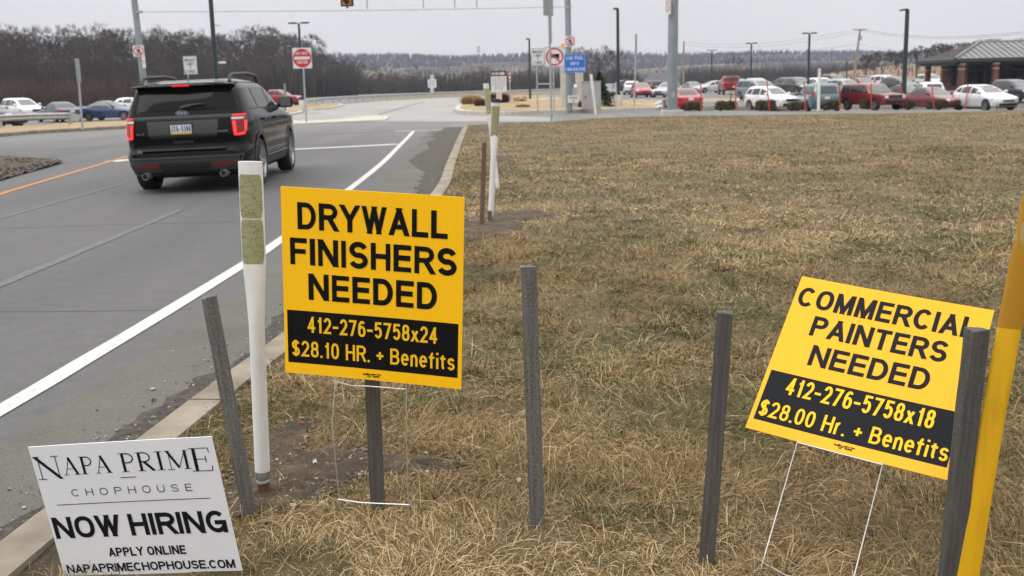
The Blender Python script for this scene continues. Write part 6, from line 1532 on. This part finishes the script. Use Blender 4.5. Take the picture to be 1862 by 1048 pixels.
MB().box((WB / 2 + .8, DB / 2 + .7, (ze - .5) / 2), (WB - 2.0, DB - 2.2, ze - .5)).build('wall', M['brick'], root)
for i in range(5):
    xc = 2.9 + i * 3.24; o = MB().box((xc, 1.68, (ze - .6) / 2 + .2), (2.5, .06, ze - 1.0)).build('window', M['window'], root)
    mb = MB(); [mb.box((xc + d, 1.64, (ze - .6) / 2 + .2), (.09, .06, ze - .98)) for d in (-1.25, -.42, .42, 1.25)]; [mb.box((xc, 1.64, z), (2.5, .06, .09)) for z in (.25, ze * .62, ze - .75)]; mb.build('window_frame', M['frame_dark'], o)
o = MB().box((1.76, DB / 2 + .6, (ze - .6) / 2 + .2), (.06, 3.6, ze - 1.0)).build('window', M['window'], root)
mb = MB(); [mb.box((1.72, DB / 2 + .6 + d, (ze - .6) / 2 + .2), (.06, .10, ze - .98)) for d in (-1.8, -.6, .6, 1.8)]; mb.build('window_frame', M['frame_dark'], o)
MB().tube([(-.1, -.3, ze - .4), (.12, -.1, ze - .9), (.05, -.2, 0)], .05, 8).build('downpipe', M['fascia'], root)

# ================================================================== STAKES AND HEDGES OF THE CAR PARK EDGE
first = None
for i, (pt_, pb_) in enumerate([((1274.2, 149.5), (1274.8, 201)), ((1337, 147.5), (1338.5, 200.5)), ((1394.5, 147), (1399.5, 200)), ((1462.5, 148.5), (1464.5, 199.5)), ((1526.5, 151), (1526.5, 199.5)), ((1584.5, 152.5), (1584, 199.8)), ((1638, 151), (1643, 199.5)), ((1694.5, 154), (1698.5, 199)), ((1760, 154), (1755, 198.5)), ((1814.5, 153), (1813, 198.5))]):
    near = ['behind the thick steel pole, before the red sedan', 'before the mulch strip left of the white suv', 'in front of the white front row suv', 'between the white suv and the teal minivan', 'between the teal minivan and the boxy dark red suv', 'in front of the boxy dark red suv', 'between the boxy dark red suv and maroon sedan', 'in front of the maroon sedan hood', 'in front of the silver white hatchback door', 'in front of the silver white hatchback nose'][i]
    Bp = atY(*pb_, 60.5); zb = g(Bp.x, Bp.y) + .12; T = atY(*pt_, 60.5)
    root = thing('snow_stake', 'orange marker stake ' + near, 'stake', (Bp.x, Bp.y, zb), group='orange snow stakes along the car park edge')
    MB().tube([(0, 0, -.1), (T.x - Bp.x, 0, T.z - zb)], .036, 8).build('stake_rod', M['orange'], root, smooth=60)
hm = []
for s_ in range(3):
    r_ = np.random.default_rng(s_); n = 2600; u = r_.normal(size=(n, 3)); u /= np.linalg.norm(u, axis=1)[:, None]; p = np.sign(u) * np.abs(u) ** .55; p /= np.maximum(1, np.abs(p).max(1))[:, None]
    rad = (.75 + .27 * r_.random(n))[:, None]; c_ = p * rad * np.array([.60, .42, .30]); c_[:, 2] = np.maximum(c_[:, 2] + .30, .02)
    a = r_.normal(size=(n, 3)) * .045; b_ = r_.normal(size=(n, 3)) * .045; V = np.stack([c_ - a, c_ + a, c_ + b_], 1).reshape(-1, 3)
    q = MB(); q.add(V.tolist(), [(3 * i, 3 * i + 1, 3 * i + 2) for i in range(n)])
    core = [(.50 * math.cos(a_) * k_, .34 * math.sin(a_) * k_, z_) for z_, k_ in ((.02, .9), (.2, 1), (.42, .95), (.52, .5)) for a_ in [2 * math.pi * j / 12 for j in range(12)]]
    o_ = len(q.v); q.add(core, [(i * 12 + j, i * 12 + (j + 1) % 12, (i + 1) * 12 + (j + 1) % 12, (i + 1) * 12 + j) for i in range(3) for j in range(12)] + [tuple(range(36, 48))]); hm.append(q.mesh('hedge', M['shrub']))
for i, (pxc, wpx) in enumerate([(1261, 27), (1320, 37), (1392, 34), (1450, 35), (1513, 26), (1578, 27), (1645, 32), (1705, 31), (1774, 33), (1830, 32)]):
    pl = ['under the red sedan tail', 'right of the red sedan', 'under the white front row suv grille', 'at the right front of the white suv', 'under the teal minivan tail', 'at the front wheel of the boxy dark red suv', 'between the boxy dark red suv and maroon sedan', 'under the maroon sedan hood', 'beside the silver white hatchback door', 'under the silver white hatchback nose'][i]
    Bp = base(pxc, 61.3); o = link('hedge', hm[i % 3]); o.location = (Bp.x, Bp.y, Bp.z + .10); k_ = wpx * 61.3 / F / 1.2; o.scale = (k_, .9 * (i % 2) + .95 * (1 - i % 2), .86 + .1 * ((i * 7) % 3 - 1)); o.rotation_euler.z = (i * 2.1) % .3
    tag(o, 'low brown green hedge ' + pl, 'shrub', 'low hedges along the car park edge')

# rounded leaf-cluster plants
def tuft(px, Y, w, h, m, label, cat, name, seed, n=900, blade=True, dz=.2, group=None):
    r_ = np.random.default_rng(seed); Bp = base(px, Y); mb = MB(); V = []
    for i in range(n):
        a = r_.random() * 6.283; s0 = r_.random() ** .5 * w * .22; e = abs(r_.normal(0, .55)); L_ = h * (.6 + .45 * r_.random())
        p0 = np.array([math.cos(a) * s0, math.sin(a) * s0, 0]); d = np.array([math.cos(a) * math.sin(e), math.sin(a) * math.sin(e), math.cos(e)]); p1 = p0 + d * L_ * .6; p2 = p1 + (d + np.array([d[0], d[1], -.25])) * L_ * .4
        sd = np.array([-math.sin(a), math.cos(a), 0]) * (w * .012 + .006); V += [p0 - sd, p0 + sd, p1 + sd * .8, p1 - sd * .8, p2]
    mb.add(V, [f for i in range(n) for f in ((5 * i, 5 * i + 1, 5 * i + 2, 5 * i + 3), (5 * i + 3, 5 * i + 2, 5 * i + 4))])
    o = mb.build(name, m); o.location = (Bp.x, Bp.y, Bp.z + dz - .02); tag(o, label, cat, group); return o
tuft(850, 76, 1.3, .75, M['straw_clump'], 'tan clump of dry ornamental grass nearest the entrance road', 'grass clump', 'grass_clump', 1)
tuft(857, 78, 1.4, .8, M['straw_clump'], 'tall middle clump of dry ornamental grass on the island', 'grass clump', 'grass_clump', 2)
tuft(867.5, 78, 1.2, .7, M['straw_clump'], 'right clump of dry ornamental grass beside the leaning white post', 'grass clump', 'grass_clump', 3)
tuft(874, 68, 1.3, .6, M['shrub_brown'], 'grey brown bare shrub in front of the tan grass clumps', 'shrub', 'shrub', 4, 1100)
tuft(899, 80, 1.2, .9, mat('red_twig', (.14, .05, .04), .9), 'reddish bare shrub behind the notice board', 'shrub', 'shrub', 5)
tuft(916, 78, 1.2, .9, mat('red_twig_dark', (.10, .045, .04), .9), 'dark reddish shrub right of the notice board', 'shrub', 'shrub', 6)
tuft(1052, 59.5, .6, .55, M['shrub_brown'], 'small brown shrub at the foot of the grey cabinet', 'shrub', 'shrub', 7, 500)
tuft(951, 61, 1.8, .28, M['straw_clump'], 'low dry weeds on the island left of the sign frame', 'grass clump', 'grass_clump', 9, 400)
def boulder(px, Y, s_, seed, label, dz=.2):
    bm = bmesh.new(); bmesh.ops.create_icosphere(bm, subdivisions=3, radius=1); r_ = random.Random(seed); ds = [Vector((r_.gauss(0, 1), r_.gauss(0, 1), r_.gauss(0, 1))).normalized() for _ in range(9)]
    for v in bm.verts:
        for d in ds: k_ = v.co.dot(d); v.co -= d * max(0, k_ - .72) * .85
    me = bpy.data.meshes.new('boulder'); bm.to_mesh(me); bm.free(); me.materials.append(M['boulder']); o = link('boulder', me); Bp = base(px, Y); o.location = (Bp.x, Bp.y, Bp.z + dz + s_[2] * .5); o.scale = s_; tag(o, label, 'boulder')
boulder(946.5, 84, (.62, .5, .36), 4, 'tan boulder on the island beside the one way sign')
boulder(866, 80, (.45, .4, .35), 6, 'small tan boulder among the dry grass clumps')

# small evergreen
Y = 63; Bp = base(1090, Y); root = thing('spruce_tree', 'small dark evergreen right of the grey cabinet', 'tree', (Bp.x, Y, Bp.z + .1))
h = zat(1090, 131, Y) - root.location.z; r_ = np.random.default_rng(12); n = 5200; t_ = r_.random(n) ** .75; a = r_.random(n) * 6.283; lay = .78 + .30 * np.abs(np.sin(t_ * 24)); rr = (1 - t_) * .95 * lay * r_.random(n) ** .4 + .02
c_ = np.c_[rr * np.cos(a), rr * np.sin(a), h * (.05 + .95 * t_) - .18 * rr]; d = np.c_[np.cos(a), np.sin(a), -.25 + .5 * r_.random(n)] * .16 * (1.1 - .6 * t_)[:, None]; sd = r_.normal(size=(n, 3)) * .030
V = np.stack([c_ - sd, c_ + sd, c_ + d], 1).reshape(-1, 3); MB().add(V.tolist(), [(3 * i, 3 * i + 1, 3 * i + 2) for i in range(n)]).build('crown', M['spruce'], root)
MB().tube([(0, 0, -.1), (0, 0, h * .9)], [.06, .01], 8).build('trunk', M['bark'], root)

# ================================================================== BARE TREES
def bare_tree(seed, H, spread=1.0, levels=6, trunk=.42, r0=.20, twig=.016, sprays=5, lean=.0):
    r_ = random.Random(seed); tr = MB(); br = MB()
    def perp(d):
        a = Vector((r_.gauss(0, 1), r_.gauss(0, 1), r_.gauss(0, 1))); return (a - d * a.dot(d)).normalized()
    def grow(p, d, L_, r, lv):
        pts = [p]; k = 3 if lv < 3 else 2; rs = [r]
        for i in range(k):
            d = (d + perp(d) * .13 + Vector((0, 0, .07))).normalized(); p = p + d * (L_ / k); pts.append(p); rs.append(r * (1 - .32 * (i + 1) / k))
        (tr if lv == 0 else br).tube(pts, rs, 7 if lv == 0 else (4 if lv < 3 else 3), cap=False)
        if lv >= levels:
            for _ in range(sprays):
                e = (d + perp(d) * r_.uniform(.3, 1.0) + Vector((0, 0, .15))).normalized(); l = L_ * r_.uniform(.6, 1.5); s_ = perp(e) * twig; q = pts[-1] - d * L_ * r_.uniform(0, .8)
                m_ = q + e * l * .5 + perp(e) * l * .06; br.add([q - s_, q + s_, m_ + s_ * .8, m_ - s_ * .8, q + e * l], [(0, 1, 2, 3), (3, 2, 4)])
            return
        nk = 3 if lv in (0, 1) else r_.choice((2, 2, 3))
        for c in range(nk):
            e = (d * r_.uniform(.85, 1.2) + perp(d) * spread * r_.uniform(.38, .78)).normalized(); grow(pts[-1], e, L_ * r_.uniform(.58, .80), rs[-1] * r_.uniform(.58, .76), lv + 1)
        if lv < 4:      # a side limb lower down
            for _ in range(2 if lv == 0 else 1):
                f = r_.uniform(.45, .85); q = pts[0].lerp(pts[-1], f); e = (d + perp(d) * spread * r_.uniform(.7, 1.1)).normalized(); grow(q, e, L_ * r_.uniform(.35, .6), r * .42, min(levels, lv + 2))
    grow(Vector((0, 0, -.3)), Vector((lean, 0, 1)).normalized(), H * trunk, r0, 0)
    top = max(v[2] for v in br.v); k_ = H / top
    for b_ in (tr, br): b_.v = [(x * k_, y * k_, z * k_) for x, y, z in b_.v]
    return tr, br
PT = []
for i in range(7):
    tr, br = bare_tree(40 + i, 17, .85 + .05 * (i % 3), 6, .36 + .03 * (i % 3), .23, .029, 5)
    PT.append((tr.mesh('trunk', M['bark'], 50), br.mesh('crown', M['twig'] if i % 3 else M['twig2'])))
def put_tree(x, y, z, h, k, rz, label, group, cat='tree', name='bare_tree'):
    r_ = thing(name, label, cat, (x, y, z), rz, group); r_.scale = (h / 17 * 1.05, h / 17 * 1.05, h / 17); tr, br = PT[k % 7]; link('trunk', tr, r_); link('crown', br, r_); return r_
r_ = random.Random(77)
LW = 'bare trees of the wood behind the left car park'
def top_y(px): return float(np.interp(px, [-200, 0, 60, 150, 250, 330, 400, 470, 540, 590, 640], [40, 36, 42, 52, 44, 52, 50, 48, 60, 76, 100]))
cnt = 0
for row, (Yr, n, dh) in enumerate([(172, 34, -3.5), (190, 40, -1.5), (212, 44, 0), (236, 40, .5)]):
    for i in range(n):
        px = -170 + (800 - 12 * row) * (i + r_.uniform(-.35, .35)) / n; Y = Yr + r_.uniform(-9, 9) + max(0, px - 250) * .16
        if px > 640: continue
        P = atY(px, top_y(px), Y); h = P.z + .4 + dh + r_.uniform(-2.2, 1.0)
        if h < 5: continue
        put_tree(P.x, Y, -.4, h, r_.randrange(7), r_.uniform(0, 6.28), 'tall bare grey tree in the wood behind the left car park', LW); cnt += 1
# undergrowth that closes the wood off below the crowns
def thicket(name, n, fn, m, hmin, hmax, wd, nb=7, spread=.35, label=None):
    V = []; rr_ = np.random.default_rng(n)
    for i in range(n):
        x, y, z, s_ = fn(rr_)
        for b_ in range(nb):
            a = rr_.random() * 6.283; h = (hmin + (hmax - hmin) * rr_.random()) * s_; sp_ = abs(rr_.normal(0, spread)) * h; mx_ = np.array([x + math.cos(a) * sp_ * .35, y + math.sin(a) * sp_ * .35, z + h * .55]); tp = np.array([x + math.cos(a) * sp_, y + math.sin(a) * sp_, z + h])
            t2 = a + 1.57 + rr_.normal(0, .8); sd = np.array([math.cos(t2), math.sin(t2), 0]) * wd * s_
            V += [np.array([x, y, z - .3]) - sd, np.array([x, y, z - .3]) + sd, mx_ + sd * .8, mx_ - sd * .8, tp]
    V = np.array(V); k = len(V) // 5; mb = MB(); mb.v = V.tolist()
    for i in range(k): mb.f += [[5 * i, 5 * i + 1, 5 * i + 2, 5 * i + 3], [5 * i + 3, 5 * i + 2, 5 * i + 4]]
    mb.mi = [0] * len(mb.f); return stuff(mb.build(name, m))
def f_left(q):
    px = -200 + 850 * q.random(); Y = 168 + 95 * q.random() + max(0, px - 250) * .18; P = atY(px, 160, Y); return P.x, Y, -.5, .7 + .5 * q.random()
thicket('undergrowth', 5200, f_left, M['far_twig'], 3, 9, .045, 8)
def f_left2(q):
    px = -200 + 470 * q.random() ** 1.3; Y = 150 + 12 * q.random(); P = atY(px, 160, Y); return P.x, Y, -.4, .6 + .6 * q.random()
thicket('brush', 1500, f_left2, M['brush'], 1.5, 5.2, .030, 9, .5)
# far wood across the middle
def f_mid(q):
    px = 520 + 640 * q.random(); Y = 300 + 260 * q.random(); P = atY(px, 160, Y); return P.x, Y, -3.0 - .012 * (Y - 300), .7 + .5 * q.random()
thicket('far_woodland', 6000, f_mid, M['far_twig'], 4, 10, .12, 9, .3)
for i in range(44):
    px = 560 + 560 * (i + r_.random()) / 44; Y = r_.uniform(270, 320); yt = float(np.interp(px, [560, 640, 700, 800, 880, 960, 1120], [92, 106, 126, 130, 124, 128, 132])) + r_.uniform(-5, 8); P = atY(px, yt, Y)
    put_tree(P.x, Y, -3.2, P.z + 3.2, r_.randrange(7), r_.uniform(0, 6.28), 'bare tree in the wood beyond the far guardrail', 'bare trees beyond the far guardrail')
# single trees
tr, br = bare_tree(9, 7.5, 1.15, 6, .22, .10, .011, 6); PT.append((tr.mesh('trunk', M['bark'], 50), br.mesh('crown', M['twig2'])))
def single(px, Y, yt, label, k, z=0.0):
    P = atY(px, yt, Y); r0_ = thing('bare_tree', label, 'tree', (P.x, Y, z), px); h = P.z - z; s_ = h / (7.5 if k == 7 else 17); r0_.scale = (s_,) * 3; link('trunk', PT[k][0], r0_); link('crown', PT[k][1], r0_)
single(1068, 120, 78, 'wide bare tree behind the blue car pool sign', 7)
single(1050, 128, 92, 'smaller bare tree just left of the slim centre pole', 7)
single(884, 210, 116, 'dark bare tree above the guardrail left of the one way sign', 2, -1)
tr, br = bare_tree(19, 4.2, .8, 4, .4, .035, .006, 4); PT.append((tr.mesh('trunk', M['bark'], 50), br.mesh('crown', M['twig'])))
def sapling(px, Y, yt, label, z=None):
    P = atY(px, yt, Y); z = g(P.x, Y) if z is None else z; r0_ = thing('sapling', label, 'tree', (P.x, Y, z + .1), px); s_ = (P.z - z) / 4.2; r0_.scale = (s_,) * 3; link('trunk', PT[8][0], r0_); link('crown', PT[8][1], r0_)
sapling(1118, 66, 80, 'slender bare sapling beside the lamp pole with concrete base'); sapling(1327, 76, 92, 'slender bare sapling in front of the bright red pickup'); sapling(1592, 110, 105, 'slender bare sapling behind the boxy dark red suv')

# ================================================================== HILLS
def ridge(name, prof, Yn, Yf, m, zb=-6, rough=3.0, nx=150, ny=26, seed=0):
    """hill whose skyline follows the surveyed profile (pixel x, pixel y) at distance Yf"""
    pxs = [p[0] for p in prof]; pys = [p[1] for p in prof]; vs = []
    for j in range(ny):
        f = j / (ny - 1); Y = Yn + (Yf - Yn) * f
        for i in range(nx):
            px = pxs[0] + (pxs[-1] - pxs[0]) * i / (nx - 1); P = atY(px, float(np.interp(px, pxs, pys)), Yf); x = P.x * (Y / Yf) ** .75
            s_ = float(ss(0, 1, f)); z = zb + (P.z - zb) * s_ + rough * (float(vnoise(x, Y, .012, seed)) - .5) * s_
            vs.append((x, Y, z))
    for i in range(nx): x, y, z = vs[(ny - 1) * nx + i]; vs.append((x, y + 250, z - 30))
    mb = MB(); mb.add(vs, [(j * nx + i, j * nx + i + 1, (j + 1) * nx + i + 1, (j + 1) * nx + i) for j in range(ny) for i in range(nx - 1)])
    o = struct(mb.build(name, m, smooth=70)); return np.array(vs[:nx * ny]).reshape(ny, nx, 3)
M['hill'] = mat('wooded_hill', (.060, .052, .050), .95, col2=(.10, .082, .072), scale=.03, detail=8)
M['hill_field'] = mat('hill_fields', (.065, .055, .050), .95, col2=(.19, .15, .11), scale=.0065, detail=3, lo=.50, hi=.56)
M['hill_tree'] = mat('hill_wood', (.065, .055, .052), .95, col2=(.10, .085, .078), scale=.02)
M['bank'] = mat('bank_grass', (.19, .125, .075), .95, col2=(.25, .17, .11), scale=.15, detail=6)
gA = ridge('hills', [(-300, 128), (300, 118), (560, 112), (640, 108), (720, 102), (780, 104), (850, 106), (930, 106), (1000, 104), (1100, 103), (1200, 104), (1300, 101), (1400, 99), (1500, 99), (1600, 106), (1750, 100), (2100, 96)], 700, 1500, M['hill'], -20, 10)
gB = ridge('hills', [(560, 128), (700, 124), (760, 117), (800, 121), (850, 120), (880, 118), (930, 116), (980, 118), (1060, 128), (1180, 124), (1280, 122), (1400, 118), (1500, 116), (1600, 112), (1680, 116)], 520, 860, M['hill_field'], -14, 6, seed=3)
# wood on the ridges: one mass of crowns
def ridge_wood(name, grid, n, h0, h1, wd, m, fmin, keep=None, nb=6):
    ny, nx, _ = grid.shape
    def f(q):
        while True:
            i = q.random() * (nx - 1.01); j = (fmin + (1 - fmin) * q.random()) * (ny - 1.01); a, b_ = int(j), int(i); p = grid[a, b_] * (1 - (j - a)) + grid[a + 1, b_] * (j - a); p2 = grid[a, b_ + 1] * (1 - (j - a)) + grid[a + 1, b_ + 1] * (j - a); p = p * (1 - (i - b_)) + p2 * (i - b_)
            if keep is None or keep(p[0], p[1]) > q.random(): return p[0], p[1], p[2] - 1, .75 + .5 * q.random()
    return thicket(name, n, f, m, h0, h1, wd, nb, .28)
ridge_wood('hill_woodland', gA, 12000, 4, 8, .6, M['hill_tree'], .35)
ridge_wood('hill_woodland', gB, 700, 2, 4, .3, M['hill_tree'], .05, lambda x, y: 1.0 if vnoise(x, y, .0055, 14) > .45 else .0)
# grassy bank behind the building with a row of trees on top
gC = ridge('bank', [(1490, 137), (1540, 131), (1580, 126), (1640, 118), (1700, 112), (1780, 104), (1880, 98), (2100, 92)], 200, 300, M['bank'], -1.5, 1.2, nx=70, ny=16, seed=5)
tr, br = bare_tree(61, 6.5, .75, 5, .42, .13, .045, 5); PB = [(tr.mesh('trunk', M['bark'], 50), br.mesh('crown', M['twig']))]
tr, br = bare_tree(62, 6.5, .9, 5, .36, .13, .045, 5); PB.append((tr.mesh('trunk', M['bark'], 50), br.mesh('crown', M['twig'])))
BT = 'bare trees along the bank behind the brick building'
for i in range(84):
    u = (i + r_.random()) / 84; j = r_.randrange(8, 16); p = gC[j, min(69, int(u * 70))]; pxl = 1490 + 610 * u
    if pxl < 1570: continue
    yt = float(np.interp(pxl, [1570, 1600, 1640, 1700, 1760, 1862, 2100], [100, 90, 92, 80, 74, 66, 60])) + r_.uniform(-3, 6); h = atY(pxl, yt, p[1]).z - p[2]
    if h > 2:
        t_ = thing('bare_tree', 'bare tree on the bank behind the brick building', 'tree', (atY(pxl, yt, p[1]).x, p[1], p[2] - .5), r_.uniform(0, 6.28), BT); t_.scale = ((h + .5) / 6.5,) * 3; a_, b_ = PB[i % 2]; link('trunk', a_, t_); link('crown', b_, t_)
ridge_wood('bank_brush', gC, 420, 1.0, 3, .05, M['far_twig'], .4, nb=8)
def f_r(q):
    px = 1240 + 420 * q.random(); Y = 330 + 150 * q.random(); P = atY(px, 150, Y); return P.x, Y, -3, .7 + .5 * q.random()
thicket('far_woodland', 2600, f_r, M['far_twig'], 4, 10, .09, 8, .3)
def f_back(q):
    a = -2.6 + 5.2 * q.random(); d = 62 + 40 * q.random(); return d * math.sin(a) * 1.3, -d * max(.25, math.cos(a)), -.4, .8 + .5 * q.random()
thicket('unseen_woodland', 2400, f_back, M['far_twig'], 5, 15, .16, 8, .3)  # unseen trees added behind the camera to darken reflections and light from there
# radio mast
B = atY(871, 128, 800); root = thing('radio_mast', 'faint thin radio mast on the far ridge', 'mast', (B.x, 800, B.z - 3)); T = atY(869.5, 83, 800); MB().tube([(0, 0, 0), (0, 0, T.z - B.z + 3)], [.35, .2], 6).build('mast', M['galv_lt'], root)
for dz in (.80, .92): MB().lathe([(.3, -.6), (1.2, -.6), (1.2, .6), (.3, .6)], 8, c=(0, 0, (T.z - B.z + 3) * dz)).build('antenna_ring', M['galv_lt'], root)

# ================================================================== AIR
HAZE = True
if HAZE:
    mb = MB(); mb.box((0, 855, 60), (5200, 2050, 190)); hz = stuff(mb.build('haze', mat('haze', (.5, .5, .5))))
    m = hz.data.materials[0]; t = m.node_tree; t.nodes.clear(); o_ = t.nodes.new('ShaderNodeOutputMaterial'); v = t.nodes.new('ShaderNodeVolumePrincipled')
    v.inputs['Color'].default_value = (.60, .70, .90, 1); v.inputs['Density'].default_value = .0003; v.inputs['Anisotropy'].default_value = .2
    t.links.new(v.outputs[0], o_.inputs['Volume'])
